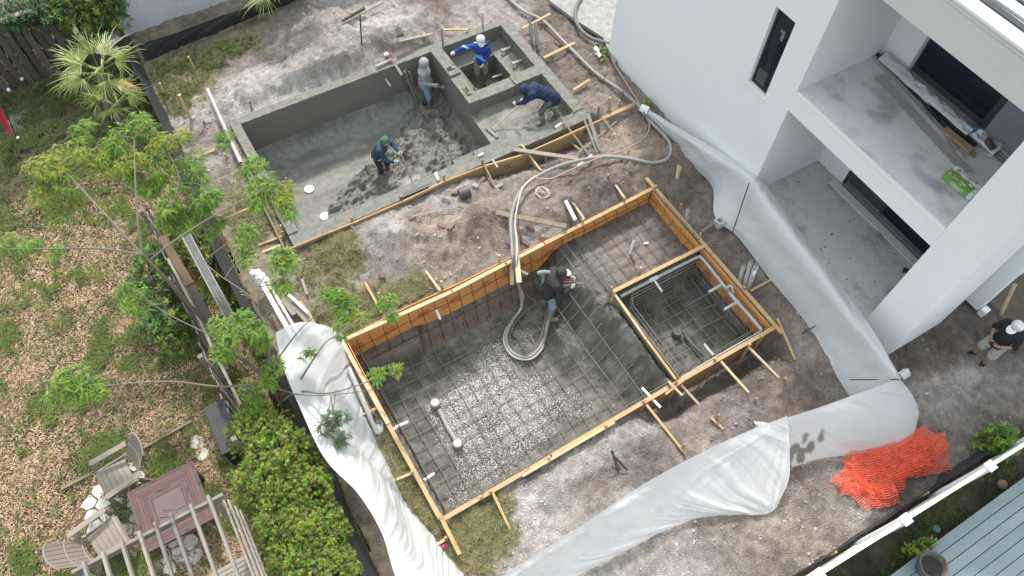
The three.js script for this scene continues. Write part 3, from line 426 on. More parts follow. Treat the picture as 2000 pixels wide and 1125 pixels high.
{
  obj('form_board', beam([0.596, -0.05, -14.937], [0.542, -0.05, -10.658], 0.03, 0.10), M.muddyWood, form1b); obj('form_board', beam([0.531, -0.1, -16.35], [0.519, -0.1, -14.954], 0.02, 0.08), M.muddyWood, form1b); obj('form_board', beam([0.628, -0.02, -14.886], [0.592, -0.02, -13.021], 0.03, 0.03), M.pine, form1b);
  for (const [a, b] of [[[-0.486, -0.2, -14.402], [0.212, -0.12, -14.346]], [[-0.489, -0.2, -12.265], [0.518, -0.12, -12.209]], [[-0.307, -0.2, -11.179], [0.682, -0.12, -11.06]], [[-0.314, -0.22, -10.972], [0.546, -0.12, -10.841]]]) obj('brace', beam(a, b, 0.05, 0.04), pick([M.pine, M.pinePale]), form1b);
  for (const s of [[0.302, 0, -14.001], [0.363, 0.02, -12.226], [0.697, 0.08, -11.219]]) obj('stake', beam([s[0], -0.5, s[2]], s, 0.05, 0.035), M.pine, form1b);
}

// ---------------------------------------------------------------- the pool still being shot: pit, gravel, steel, forms
const sx = 6.42, sz = -5.98;                                         // spa corner
function pitY(x, z, bare) {
  const n = 0.05 * (fbm(x * 3, z * 3, 4, 401) - 0.5) + 0.03 * (fbm(x * 11, z * 11, 3, 403) - 0.5);
  let y = -1.58 + n;
  const backTop = -1.12 + 0.12 * (fbm(x * 1.3, 7, 3, 405) - 0.5), led = smooth(2.45, 2.3, x);            // dirt ledge in the far left corner
  const zb = z + 0.10 * (fbm(x * 2, z * 2, 3, 407) - 0.5);
  y = mix(mix(backTop, -1.0, led), y, smooth(-7.86, -7.78 + led * 0.12 , zb - led * 0.32)) ; y = Math.max(y, mix(-1.25, -1.6, smooth(-7.8, -7.35, zb)));
  // curve up to the shelf and the spa wall
  const t = bare ? smooth(5.2, 6.32, x) : smooth(5.45, 6.30, x + 0.12 * (fbm(z * 1.5, 3, 3, 409) - 0.5)), hi = z < sz ? -0.53 + n : -0.62 + n;
  y = Math.max(y, mix(-1.58, hi, t) + n);
  // heap of wet concrete against the spa form and along the shelf
  const wet = smooth(0.36, 0.0, Math.abs(x - 6.22) + 0.2 * (fbm(x * 3, z * 3, 3, 415) - 0.5)) * smooth(-6.4, -5.6, z) * (0.20 + 0.22 * fbm(x * 5, z * 5, 4, 411) + 0.16 * (ridged(x * 6, z * 6, 3, 417) - 0.4)) ; if (!bare) y += x < sx ? wet : 0;
  if (!bare) y += 0.28 * smooth(0.26, 0.02, Math.abs(x - 5.92 - 0.04 * z - 0.28)) * smooth(-7.55, -7.35, z) * smooth(-6.55, -6.75, z);
  if (x > sx && z < sz) y = -0.53 + n + 0.05 * (ridged(x * 3, z * 3, 3, 413) - 0.5);
  if (x > sx + 0.05 && z > sz + 0.05) y = -1.12 + n * 0.9 + 0.3 * smooth(0.25, 0.02, Math.min(x - sx - 0.05, z - sz - 0.05, 8.8 - x));
  return y;
}
const wetMask = (x, z) => clamp(smooth(4.6, 5.4, x + 0.5 * (fbm(x * 2, z * 2, 4, 421) - 0.5) - 0.12 * (z + 6)) + smooth(1.0, 0.55, Math.hypot((x - 2.2) / 1.5, (z + 6.9) / 0.8) + 0.45 * (fbm(x * 2.3, z * 2.3, 4, 423) - 0.5)) + 0.75 * smooth(1.0, 0.6, Math.hypot((x - 1.2) / 0.7, (z + 5.6) / 1.3) + 0.4 * (fbm(x * 3, z * 3, 3, 425) - 0.5)));
const spaZone = (x, z) => x > sx && z > sz;
{
  const g = grid(214, 118, (u, v) => { const x = mix(P2.x0, P2.x1, u), z = mix(P2.z0, P2.z1, v); return [x, pitY(x, z), z]; });
  const o = obj('pool_pit', colour(g, (x, y, z) => {
    const k = fbm(x * 4, z * 4, 4, 431), k2 = fbm(x * 10, z * 10, 3, 433), v = 0.75 + 0.5 * k2;
    const dirt = lerp3([0.25, 0.19, 0.15], [0.14, 0.115, 0.10], smooth(0.3, 0.7, k)), wet = lerp3([0.165, 0.161, 0.141], [0.085, 0.083, 0.072], smooth(0.3, 0.7, k)), bed = lerp3([0.19, 0.178, 0.152], [0.11, 0.10, 0.084], smooth(0.35, 0.65, k));
    if (spaZone(x, z)) return wet.map(q => q * v * 1.15);
    if (x > sx && z < sz) return lerp3(lerp3([0.21, 0.17, 0.148], [0.135, 0.11, 0.098], smooth(0.3, 0.7, k)), wet, smooth(7.2, 6.5, x + 0.6 * (k - 0.5))).map(q => q * v * 1.15);
    if (z < -7.45 && x < 5.4) return lerp3(x < 2.4 ? [0.215, 0.18, 0.165] : dirt, [0.20, 0.14, 0.10], smooth(-1.15, -1.35, y)).map(q => q * v);
    if (x > 5.7 && z > -6.5) return lerp3([0.24, 0.235, 0.205], [0.13, 0.127, 0.11], smooth(0.3, 0.7, k)).map(q => q * v);
    return lerp3(bed, wet, wetMask(x, z)).map(q => q * v * 1.15);
  }), mudM); struct(o, 'dug pool pit with damp soil and splashed concrete');
}
{ // crushed shell spread over the bottom
  const g = new THREE.TetrahedronGeometry(0.016, 0); g.scale(1.3, 0.5, 0.9); const L2 = [];
  while (L2.length < 19000) { const x = rr(0.9, 5.4), z = rr(-7.4, -3.6), c = Math.exp(-(((x - 3.0) / 1.45) ** 2 + ((z + 5.7) / 1.45) ** 2)), d = clamp(-0.22 + 1.25 * c + 1.7 * (fbm(x * 1.5, z * 1.5, 4, 441) - 0.5) - 0.75 * wetMask(x, z)); if (rnd() > d) continue; const t = rnd() ** 1.2 * 0.6 + 0.18; L2.push({ p: [x, pitY(x, z) + rr(0.002, 0.014), z], e: [rr(-0.5, 0.5), rr(0, 6.3), rr(-0.5, 0.5)], s: rr(0.45, 1.25), c: [t, t * 0.98, t * 0.91] }); }
  stuff(instances('crushed_shell', g, mat('#ffffff', { roughness: 0.8 }), L2), 'white crushed shell spread over the pool pit floor', 'gravel');
}
// ---- steel
const cage = thing('rebar_mat', 'tied steel rebar grid lining the pool pit, shelf and spa', 'rebar', [4.8, -1.5, -5.7]);
{
  const R = 0.0085, bar = (pts, m = M.rebar, r = R) => obj('rebar', new THREE.TubeGeometry(new THREE.CatmullRomCurve3(pts.map(p => V(p)), false, 'catmullrom', 0.05), Math.min(60, Math.max(2, pts.length * 2)), r, 4, false), m, cage);
  const along = (fn, n) => Array.from({ length: n + 1 }, (_, i) => fn(i / n));
  const shelfBar = mat([0.17, 0.15, 0.13], { roughness: 0.9 });
  for (let z = -7.55; z < -3.6; z += 0.3) { const zz = z + rr(-0.02, 0.02), xe = 6.32; bar(along(t => { const x = mix(0.95, xe, t); return [x, pitY(x, zz, 1) + 0.055 + 0.012 * Math.sin(x * 5 + z * 9), zz + 0.015 * Math.sin(x * 2 + z * 5)]; }, 26)); if (z < sz) bar(along(t => { const x = mix(6.32, 8.72, t); return [x, pitY(x, zz) + 0.045, zz]; }, 12), shelfBar); }
  for (let x = 1.05; x < 6.3; x += 0.3) { const xx = x + rr(-0.02, 0.02); bar(along(t => { const z = mix(-7.62, -3.62, t); return [xx + 0.015 * Math.sin(z * 2 + x * 3), pitY(xx, z, 1) + 0.072 + 0.01 * Math.sin(z * 6 + x), z]; }, 22)); }
  for (let x = 6.5; x < 8.75; x += 0.3) bar(along(t => { const z = mix(-7.75, -6.1, t); return [x, pitY(x, z) + 0.05, z]; }, 8), shelfBar);
  bar(along(t => [6.3 + 0.02 * t, -0.36, mix(-7.8, -6.1, t)], 4)); bar(along(t => [6.14 + 0.02 * t, -0.42, mix(-7.8, -6.1, t)], 4));
  // spa basket
  const x0 = sx + 0.2, x1 = 8.66, z0 = sz + 0.22, z1 = -3.74;
  for (let z = z0; z < z1 + 0.01; z += 0.29) bar([[x0, -0.18, z], [x0 + 0.02, -0.9, z], [x0 + 0.12, -1.03, z], ...along(t => [mix(x0 + 0.3, x1 - 0.3, t), -1.04 + 0.01 * Math.sin(z * 9 + t * 7), z], 4), [x1 - 0.12, -1.03, z], [x1 - 0.02, -0.9, z], [x1, -0.18, z]]);
  for (let x = x0; x < x1 + 0.01; x += 0.285) bar([[x, -0.18, z0], [x, -0.9, z0 + 0.02], [x, -1.02, z0 + 0.12], ...along(t => [x, -1.025, mix(z0 + 0.3, z1 - 0.3, t)], 4), [x, -1.02, z1 - 0.12], [x, -0.9, z1 - 0.02], [x, -0.18, z1]]);
  for (let y = -0.16; y > -0.95; y -= 0.16) { const i = 0.012 * Math.sin(y * 40); const pts = [[x0 + 0.12, z0], [x1 - 0.12, z0], [x1 - 0.03, z0 + 0.03], [x1, z0 + 0.12], [x1, z1 - 0.12], [x1 - 0.03, z1 - 0.03], [x1 - 0.12, z1], [x0 + 0.12, z1], [x0 + 0.03, z1 - 0.03], [x0, z1 - 0.12], [x0, z0 + 0.12], [x0 + 0.03, z0 + 0.03], [x0 + 0.12, z0]]; bar(pts.map(p => [p[0] + i, y, p[1] + i]), M.rebar, 0.0075); }
  // uprights against the orange panels
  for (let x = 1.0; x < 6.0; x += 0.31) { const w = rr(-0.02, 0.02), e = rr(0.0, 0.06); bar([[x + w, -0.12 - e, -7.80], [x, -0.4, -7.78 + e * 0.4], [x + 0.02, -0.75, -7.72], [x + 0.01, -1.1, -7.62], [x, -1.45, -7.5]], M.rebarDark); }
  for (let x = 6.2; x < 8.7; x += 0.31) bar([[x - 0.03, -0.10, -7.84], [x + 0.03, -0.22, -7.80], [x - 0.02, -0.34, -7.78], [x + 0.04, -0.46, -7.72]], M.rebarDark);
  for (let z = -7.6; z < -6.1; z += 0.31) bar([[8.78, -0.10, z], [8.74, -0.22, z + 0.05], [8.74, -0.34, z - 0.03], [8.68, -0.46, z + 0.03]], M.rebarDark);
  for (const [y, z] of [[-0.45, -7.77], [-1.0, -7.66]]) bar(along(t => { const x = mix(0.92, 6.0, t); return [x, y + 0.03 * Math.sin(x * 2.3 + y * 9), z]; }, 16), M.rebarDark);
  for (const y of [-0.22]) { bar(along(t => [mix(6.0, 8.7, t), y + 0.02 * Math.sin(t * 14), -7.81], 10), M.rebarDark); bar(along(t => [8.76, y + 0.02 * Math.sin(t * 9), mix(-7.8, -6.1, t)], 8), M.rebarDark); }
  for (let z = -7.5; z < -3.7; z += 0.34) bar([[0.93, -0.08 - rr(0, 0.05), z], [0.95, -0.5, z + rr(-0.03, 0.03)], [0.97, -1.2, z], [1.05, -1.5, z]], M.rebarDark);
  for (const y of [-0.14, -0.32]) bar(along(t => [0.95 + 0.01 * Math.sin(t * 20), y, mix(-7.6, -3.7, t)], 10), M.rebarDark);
  for (const y of [-0.12, -0.3]) bar(along(t => [mix(1.0, 6.3, t), y + 0.015 * Math.sin(t * 30), -3.66], 14), M.rebar);
}
// ---- forms of orange plywood and pine
const osbT = canvasTex(1024, 512, (c, W, Hh) => { // 2.4 m x 1.2 m sheet, face veneer and red mill stamps
  c.fillStyle = '#e2a25c'; c.fillRect(0, 0, W, Hh);
  for (let i = 0; i < 2600; i++) { c.fillStyle = pick(['rgba(150,84,32,0.10)', 'rgba(240,180,110,0.10)', 'rgba(120,64,22,0.08)']); const x = rnd() * W, y = rnd() * Hh; c.fillRect(x, y, 40 + rnd() * 160, 1 + rnd() * 2.5); }
  for (let i = 0; i < 60; i++) { c.fillStyle = 'rgba(110,66,34,0.14)'; c.beginPath(); c.ellipse(rnd() * W, rnd() * Hh, 4 + rnd() * 26, 3 + rnd() * 8, 0, 0, 7); c.fill(); }
  c.strokeStyle = '#a81f18'; c.lineWidth = 13;
  for (let k = 0; k < 3; k++) { const x = 130 + k * 340, y = 250; for (let r = 0; r < 4; r++) { c.beginPath(); c.moveTo(x - 5, y + r * 27); c.lineTo(x + 95, y - 12 + r * 27); c.stroke(); } c.lineWidth = 9; c.beginPath(); c.moveTo(x, y + 2); c.quadraticCurveTo(x - 34, y + 50, x + 4, y + 84); c.stroke(); c.beginPath(); c.moveTo(x - 120, y + 95); c.lineTo(x - 20, y + 78); c.stroke(); c.lineWidth = 5; c.beginPath(); c.moveTo(x - 120, y + 108); c.lineTo(x - 40, y + 96); c.stroke(); c.lineWidth = 11; }
});
const osb = mat('#ffffff', { map: osbT, roughness: 0.75 }), osbBack = mat([0.30, 0.19, 0.11], { map: woodT, roughness: 0.9 });
function sheet(pts, thick, n) { // bent plywood panel: list of [x, yBottom, z], top at -0.02, uv as a 2.4 x 1.2 m sheet
  let L0 = 0; const pos = [], uv = [], ix = [];
  pts.forEach((p, i) => { if (i) L0 += Math.hypot(p[0] - pts[i - 1][0], p[2] - pts[i - 1][2]); for (const s of [0, 1]) { const ox = n[0] * thick * s, oz = n[1] * thick * s; pos.push(p[0] - ox, -0.045, p[2] - oz, p[0] - ox, p[1], p[2] - oz); uv.push(L0 / 2.4, 0.95, L0 / 2.4, 0.95 + (p[1] + 0.045) / 1.2); } });
  for (let i = 0; i < pts.length - 1; i++) { const a = i * 4, b = a + 4; ix.push(a, a + 1, b, b, a + 1, b + 1, a + 2, b + 2, a + 3, b + 2, b + 3, a + 3, a, b, a + 2, b, b + 2, a + 2, a + 1, a + 3, b + 1, b + 1, a + 3, b + 3); }
  const e = (pts.length - 1) * 4; ix.push(0, 2, 1, 1, 2, 3, e, e + 1, e + 2, e + 1, e + 3, e + 2);
  const g = new THREE.BufferGeometry(); g.setAttribute('position', new THREE.Float32BufferAttribute(pos, 3)); g.setAttribute('uv', new THREE.Float32BufferAttribute(uv, 2)); g.setIndex(ix); const q = g.toNonIndexed(); q.computeVertexNormals(); return q;
}
const form2 = thing('pool_formwork', 'orange plywood and pine form round the rebar pool, propped by stakes', 'formwork', [4.8, -0.3, -5.7]);
{
  // plywood
  const bot = x => x < 5.55 ? -1.14 - 0.08 * Math.sin(x * 1.9 + 0.6) - 0.12 * smooth(2.2, 3.2, x) + 0.05 * Math.sin(x * 6) + 0.18 * smooth(1.9, 1.0, x) : mix(-1.15, -0.58, smooth(5.6, 6.2, x));
  for (const [a, b] of [[0.83, 2.5], [2.505, 4.8], [4.805, 6.6], [6.605, 8.80]]) { const n = Math.ceil((b - a) / 0.12), pts = []; for (let i = 0; i <= n; i++) { const x = mix(a, b, i / n); pts.push([x, bot(x), -7.895 + 0.015 * Math.sin(x * 2.1)]); } obj('plywood_panel', jitterUV(sheet(pts, 0.014, [0, 1]), rr(0, 1), 0), osb, form2); }
  const side = (x, za, zb, yb, nx) => { const pts = []; for (let i = 0; i <= 14; i++) pts.push([x, yb, mix(za, zb, i / 14)]); obj('plywood_panel', jitterUV(sheet(pts, 0.014, [nx, 0]), rr(0, 1), 0), osb, form2); };
  side(8.815, -7.88, -6.03, -0.60, -1); side(8.83, -5.95, -3.56, -0.75, -1); side(0.815, -7.88, -5.8, -0.5, 1); side(0.815, -5.795, -3.56, -0.5, 1);
  obj('outer_panel', bx(5.4, 7.1, -0.85, -0.05, -3.515, -3.50), osbBack, form2); obj('outer_panel', bx(7.103, 8.83, -0.85, -0.05, -3.515, -3.50), osbBack, form2); obj('outer_panel', bx(1.0, 3.2, -0.35, -0.05, -3.515, -3.50), osbBack, form2); obj('outer_panel', bx(3.203, 5.398, -0.5, -0.05, -3.515, -3.50), osbBack, form2);
  obj('spa_panel', bx(sx - 0.03, sx - 0.012, -0.62, -0.045, -5.96, -3.56), mat([0.30, 0.27, 0.20], { map: woodT }), form2);
  obj('spa_panel', bx(sx + 0.05, 8.78, -0.5, -0.045, -6.02, -6.005), mat([0.20, 0.17, 0.13], { map: woodT }), form2);
  // top boards
  const tb = (a, b, w, m) => obj('form_board', beam(a, b, w, 0.04), m, form2);
  tb([0.766, -0.02, -7.838], [3.284, -0.02, -7.757], 0.085, M.pinePale); tb([3.309, -0.02, -7.757], [5.708, -0.02, -7.831], 0.085, M.pinePale); tb([5.736, -0.02, -7.831], [8.91, -0.02, -7.915], 0.085, M.pine);
  tb([8.869, 0.02, -8.228], [8.881, 0.02, -5.695], 0.085, M.pine); tb([8.895, 0, -5.686], [8.916, 0, -3.325], 0.085, M.pine);
  tb([0.848, -0.02, -3.496], [3.191, -0.02, -3.502], 0.085, M.pine); tb([3.233, -0.02, -3.513], [6.065, -0.02, -3.531], 0.085, M.pine); tb([6.106, -0.02, -3.533], [8.876, -0.02, -3.518], 0.085, M.pine); tb([2.52, 0.02, -3.446], [4.66, 0.02, -3.458], 0.05, M.pinePale);
  tb([0.717, 0.02, -7.843], [0.762, 0.02, -5.673], 0.085, M.pinePale); tb([0.762, 0.02, -5.649], [0.801, 0.02, -3.522], 0.085, M.pine); tb([0.821, 0.06, -3.596], [0.81, 0.02, -2.781], 0.075, M.pine);
  tb([6.343, 0.03, -5.97], [8.923, 0.03, -5.94], 0.085, M.pine); tb([6.363, -0.02, -5.947], [6.313, -0.02, -4.664], 0.05, M.pinePale); tb([6.315, -0.02, -4.648], [6.304, -0.02, -3.604], 0.05, M.pine);
  tb([8.802, 0.06, -7.564], [8.838, 0.06, -6.128], 0.05, M.muddyWood);
  // stakes
  const st = [[1.35, 0, -8.583], [1.887, 0.02, -8.5], [3.185, 0.12, -8.033], [4.615, 0.16, -7.977], [5.37, 0.3, -8.289], [5.765, 0.1, -7.981], [6.815, 0.1, -7.916], [8.015, 0.12, -7.94], [8.829, 0.2, -7.829], [7.98, 0.28, -8.613], [8.937, 0.15, -6.213], [9.026, 0.2, -7.084], [8.905, 0.12, -4.591], [7.194, 0.15, -6.133], [6.32, 0.2, -6.016], [0.558, 0.1, -7.236], [0.615, 0.1, -6.069], [0.746, 0.1, -4.56], [0.724, 0.1, -3.163], [1.85, 0.1, -3.491], [3.144, 0.1, -3.496], [4.457, 0.12, -3.47], [5.417, 0.1, -3.524], [6.218, 0.15, -3.514], [7.249, 0.12, -3.534], [8.098, 0.1, -3.441], [8.472, 0.05, -3.48]];
  for (const s of st) obj('stake', beam([s[0], -0.75, s[2] + 0.02], s, 0.055, 0.04, [0, 0, 1]), pick([M.pine, M.pineRed, M.pine, M.pinePale]), form2);
  // braces that run out to the ground stakes
  const kb = [[[5.44, 0, -3.456], [5.546, -0.12, -2.261]], [[6.333, -0.05, -3.458], [6.503, -0.3, -2.984]], [[6.425, -0.05, -2.594], [6.506, -0.1, -2.282]], [[7.36, 0, -3.455], [7.482, -0.1, -2.273]], [[8.081, 0, -3.426], [8.254, -0.1, -2.309]], [[9.039, 0.05, -3.641], [8.814, -0.12, -2.726]], [[1.881, 0, -3.507], [1.825, -0.15, -2.492]], [[8.084, 0.1, -8.726], [8.07, 0, -7.946]], [[6.896, 0.1, -8.842], [6.895, 0, -7.956]], [[1.754, -0.1, -8.947], [1.732, -0.02, -8.053]], [[3.052, -0.08, -8.547], [3.077, 0, -7.892]], [[0.154, -0.2, -4.688], [0.809, -0.05, -4.566]], [[0.198, -0.2, -6.22], [0.755, -0.05, -6.107]], [[0.353, -0.2, -3.182], [0.737, -0.08, -3.171]], [[0.412, -0.2, -7.374], [0.736, -0.08, -7.325]], [[9.054, -0.05, -4.502], [9.745, -0.15, -4.532]]];
  for (const [a, b] of kb) obj('brace', beam(a, b, 0.05, 0.035), pick([M.pine, M.pinePale]), form2);
  for (const s of [[5.564, 0.12, -2.37], [6.509, 0.15, -2.518], [7.393, 0.15, -2.411], [8.215, 0.12, -2.47], [8.968, 0.12, -3.493], [4.686, 0.05, -7.799]]) obj('ground_stake', beam([s[0], -0.5, s[2]], s, 0.05, 0.035, [0, 0, 1]), M.pineRed, form2);
  obj('cross_piece', beam([5.889, 0.06, -3.424], [6.439, 0.06, -3.498], 0.045, 0.035), M.pine, form2); obj('cross_piece', beam([6.086, 0.1, -3.615], [6.182, 0.02, -3.249], 0.045, 0.035), M.pinePale, form2);
}

// ---- plumbing in the open pool
{
  const sp = thing('spa_plumbing', 'white plastic pipe loop with stubs tied round the spa rebar', 'pipes', [7.6, -0.9, -4.9]);
  const clean = mat([0.46, 0.465, 0.47], { roughness: 0.5, map: rep(grainT, 0.5) });
  obj('loop_pipe', tube([[6.491, -0.12, -5.851], [7.588, -0.12, -5.855], [8.515, -0.12, -5.834], [8.671, -0.12, -5.826], [8.689, -0.12, -5.735], [8.656, -0.12, -4.626], [8.666, -0.12, -3.628]], 0.038, 60, 10), clean, sp);
  obj('loop_pipe', tube([[8.645, -0.1, -3.613], [7.413, -0.1, -3.617], [6.453, -0.1, -3.599]], 0.02, 20, 8), clean, sp);
  obj('coupling', cyl([7.279, -0.12, -5.86], [7.504, -0.12, -5.856], 0.05, 0.05, 14), mat([0.50, 0.56, 0.66], { roughness: 0.4 }), sp);
  obj('stub', pipe([7.387, -0.12, -5.814], [7.383, -0.16, -5.505], 0.026), clean, sp);
  obj('stub', pipe([8.643, -0.12, -4.971], [8.269, -0.14, -4.968], 0.034), clean, sp); obj('stub', pipe([8.7, -0.12, -4.449], [8.285, -0.14, -4.445], 0.034), clean, sp);
  obj('elbow', tube([[8.696, -0.2, -4.749], [8.606, 0.02, -4.802], [8.684, 0.06, -4.79], [8.693, 0, -4.705], [8.691, -0.15, -4.656]], 0.032, 20, 8), clean, sp);
  obj('stub', pipe([7.374, -0.12, -3.664], [7.568, -0.5, -4.081], 0.03), M.pvcDirty, sp);
  for (const [a, b] of [[[8.492, -0.5, -5.072], [7.976, -0.9, -5.195]], [[8.758, -0.6, -4.768], [8.237, -0.95, -4.953]], [[8.6, -0.7, -4.475], [8.031, -0.95, -4.575]]]) obj('air_pipe', pipe(a, b, 0.03), M.wet, sp);
  obj('floor_pipe', tube([[7.61, -0.98, -4.743], [7.584, -0.98, -4.366], [7.647, -0.98, -3.96]], 0.045, 16, 10), M.wet, sp); obj('floor_pipe', tube([[8.583, -0.9, -5.733], [8.543, -0.9, -4.713], [8.571, -0.9, -4.007]], 0.04, 16, 10), M.wet, sp);
  const d = [7.466, -1, -4.778]; obj('sump', cyl([d[0], -1.15, d[2]], [d[0], -0.93, d[2]], 0.11, 0.105, 20), M.wet, sp);
}
{
  const mp = thing('main_drain_pipe', 'white drain pipe with two round sumps lying on the gravel floor', 'pipe', [1.92, -1.5, -5.642]);
  const a = [1.949, -1.48, -6.182], b = [1.941, -1.48, -5.111], m = mat([0.50, 0.49, 0.46], { roughness: 0.8, map: rep(grainT, 1.6), bumpMap: grainB, bumpScale: 0.01 });
  obj('pipe_run', tube([[1.965, -1.47, -6.015], [1.938, -1.49, -5.627], [1.945, -1.47, -5.211]], 0.05, 16, 12), m, mp);
  for (const q of [a, b]) { const s = obj('sump', cyl([q[0], -1.6, q[2]], [q[0], -1.40, q[2]], 0.115, 0.105, 24), m, mp); obj('sump_cover', cyl([q[0], -1.40, q[2]], [q[0], -1.385, q[2]], 0.09, 0.085, 24), M.pvcDirty, s); }
}
const stubPipe = (a, b, r, label, m = M.pvc) => tag(obj('pipe_stub', pipe(a, b, r), m), label, 'pipe', 'white pipe stubs of the pools');
stubPipe([2.869, -0.45, -7.754], [2.854, -0.55, -7.541], 0.03, 'white pipe stub poking through the orange plywood at the shaded end'); stubPipe([5.045, -0.5, -7.746], [5.142, -0.5, -7.562], 0.03, 'white pipe stub poking through the orange plywood behind the nozzle man');
stubPipe([0.879, -0.2, -5.627], [1.141, -0.22, -5.609], 0.03, 'white pipe stub through the yard end form beside the tall bent pipe'); stubPipe([0.878, -0.2, -4.383], [1.111, -0.24, -4.412], 0.03, 'white pipe stub through the yard end form, nearest the near corner');
stubPipe([5.617, -0.1, -3.817], [5.672, -0.05, -3.269], 0.03, 'white pipe crossing over the near form of the rebar pool'); stubPipe([7.527, -0.5, -6.87], [7.607, -0.1, -6.926], 0.032, 'upright white pipe standing in the shallow shelf soil');
stubPipe([7.962, -0.48, -6.925], [8.066, -0.48, -6.883], 0.035, 'short white pipe cap lying on the shallow shelf soil');

// ---------------------------------------------------------------- white plastic screens
const plastic = phys([0.84, 0.85, 0.865], { roughness: 0.5, transmission: 0.45, thickness: 0, side: THREE.DoubleSide, vertexColors: true, bumpMap: rep(grainB, 0.6), bumpScale: 0.006 });
function loft(rows, nu, nv, fold, s, stain, fan) { // cloth through several edge curves
  const cs = rows.map(r => new THREE.CatmullRomCurve3(r.map(p => V(p)), false, 'centripetal'));
  const at = (u, v) => { const c = new THREE.CatmullRomCurve3(cs.map(k => k.getPoint(u)), false, 'centripetal'); return c.getPoint(v); };
  const base = []; for (let j = 0; j <= nv; j++) for (let i = 0; i <= nu; i++) base.push(at(i / nu, j / nv));
  const L0 = cs[0].getLength();
  const g = grid(nu, nv, (u, v) => {
    const i = Math.round(u * nu), j = Math.round(v * nv), p = base[j * (nu + 1) + i], a = base[j * (nu + 1) + Math.min(nu, i + 1)].clone().sub(base[j * (nu + 1) + Math.max(0, i - 1)]), b = base[Math.min(nv, j + 1) * (nu + 1) + i].clone().sub(base[Math.max(0, j - 1) * (nu + 1) + i]);
    const n = a.cross(b).normalize(), e = smooth(0, 0.15, v) * (0.5 + 0.5 * smooth(1, 0.9, v));
    const q = u * L0 + 0.5 * v + 0.6 * fbm(u * L0 * 0.7, v * 2, 2, s), fa = fan !== undefined ? Math.atan2(v * 1.3, Math.abs(u - fan) * L0 + 0.05) : 0, w = fold * e * ((fan !== undefined ? 0.75 * (ridged(fa * 5.2 + 0.6 * noise(u * 3, v * 3, s), u * 1.2, 2, s + 2) - 0.5) * Math.min(1, 3 * v + 2 * Math.abs(u - fan)) : 0) + 0.9 * (fbm(q * 1.0, v * 0.6, 2, s) - 0.5) * 2 + 0.8 * (ridged(q * 1.5 - v * 1.2, v * 0.5, 2, s + 7) - 0.5) + 0.40 * (ridged(q * 4.2 + v * 3.4, v * 1.3 + q * 0.8, 2, s + 9) - 0.5) * 2);
    return [p.x + n.x * w, Math.max(p.y + n.y * w, groundY(p.x, p.z) + 0.012), p.z + n.z * w, u * L0, v * 1.4];
  });
  return colour(g, (x, y, z) => { const k = 0.96 + 0.06 * (fbm(x * 2, z * 2, 3, s + 3) - 0.5), q = stain ? stain(x, y, z) : 0; return lerp3([k, k, k], [0.16, 0.17, 0.13], q); });
}
tag(obj('plastic_sheet', loft([
  [[10.196, -0.15, -10.114], [10.26, -0.15, -9.261], [10.173, -0.15, -8.329], [10.236, -0.14, -7.346], [9.694, -0.12, -6.532], [9.789, -0.12, -5.83], [9.688, -0.12, -4.622], [9.633, -0.14, -3.274], [9.31, -0.14, -1.894], [9.225, -0.12, -1.484]],
  [[10.132, 0, -10.045], [10.177, 0.15, -8.988], [10.232, 0.2, -8.078], [10.334, 0.3, -7.059], [10.096, 0.25, -6.328], [9.964, 0.3, -5.391], [9.863, 0.4, -4.223], [9.728, 0.4, -2.826], [9.504, 0.4, -1.608], [9.407, 0.45, -1.368]],
  [[10.111, 0.12, -9.983], [10.191, 0.4, -8.714], [10.351, 0.6, -7.59], [10.449, 0.85, -6.578], [10.321, 0.9, -6.127], [10.162, 0.9, -4.981], [10.016, 0.9, -3.847], [9.807, 0.9, -2.418], [9.637, 0.95, -1.269], [9.617, 0.95, -1.182]],
  [[10.24, 0.05, -10.052], [10.395, 0.3, -8.822], [10.596, 0.5, -7.699], [10.686, 0.72, -6.62], [10.686, 0.72, -6.187], [10.481, 0.72, -4.915], [10.364, 0.72, -3.779], [10.125, 0.72, -2.346], [9.762, 0.85, -1.288], [9.726, 0.88, -1.205]]], 150, 34, 0.036, 501, null, 0.45), plastic), 'white plastic sheet strung along the patio side of the site', 'plastic sheet');
const smear = [[7.53, 0.05, -1.262], [7.603, 0, -1.095], [7.419, 0, -1.082], [7.341, 0.05, -1.227], [7.84, 0.12, -1.126], [7.228, 0, -1.193]];
tag(obj('plastic_sheet', loft([
  [[9.633, 0.95, -1.197], [9.169, 0.95, -1.292], [8.437, 0.93, -1.432], [7.777, 0.93, -1.562], [7.114, 0.98, -1.699]],
  [[9.877, 0.6, -1.01], [9.374, 0.6, -0.927], [8.454, 0.6, -1.094], [7.802, 0.6, -1.328], [7.191, 0.6, -1.539]],
  [[10.105, 0.15, -0.693], [9.608, 0.15, -0.407], [8.403, 0.2, -0.768], [7.778, 0.2, -1.058], [7.22, 0.2, -1.285]],
  [[10.155, -0.12, -0.509], [9.486, -0.14, -0.158], [8.377, -0.12, -0.598], [7.756, -0.12, -0.862], [7.2, -0.14, -1.002]]], 90, 40, 0.03, 521, (x, y, z) => { let d = 9; for (const p of smear) d = Math.min(d, Math.hypot(x - p[0], z - p[2]) ); return 0.85 * smooth(0.12, 0.05, d + 0.16 * (fbm(x * 9, z * 9, 3, 9) - 0.5)); }, 1), plastic), 'white plastic sheet smeared with concrete in front of the orange netting', 'plastic sheet');
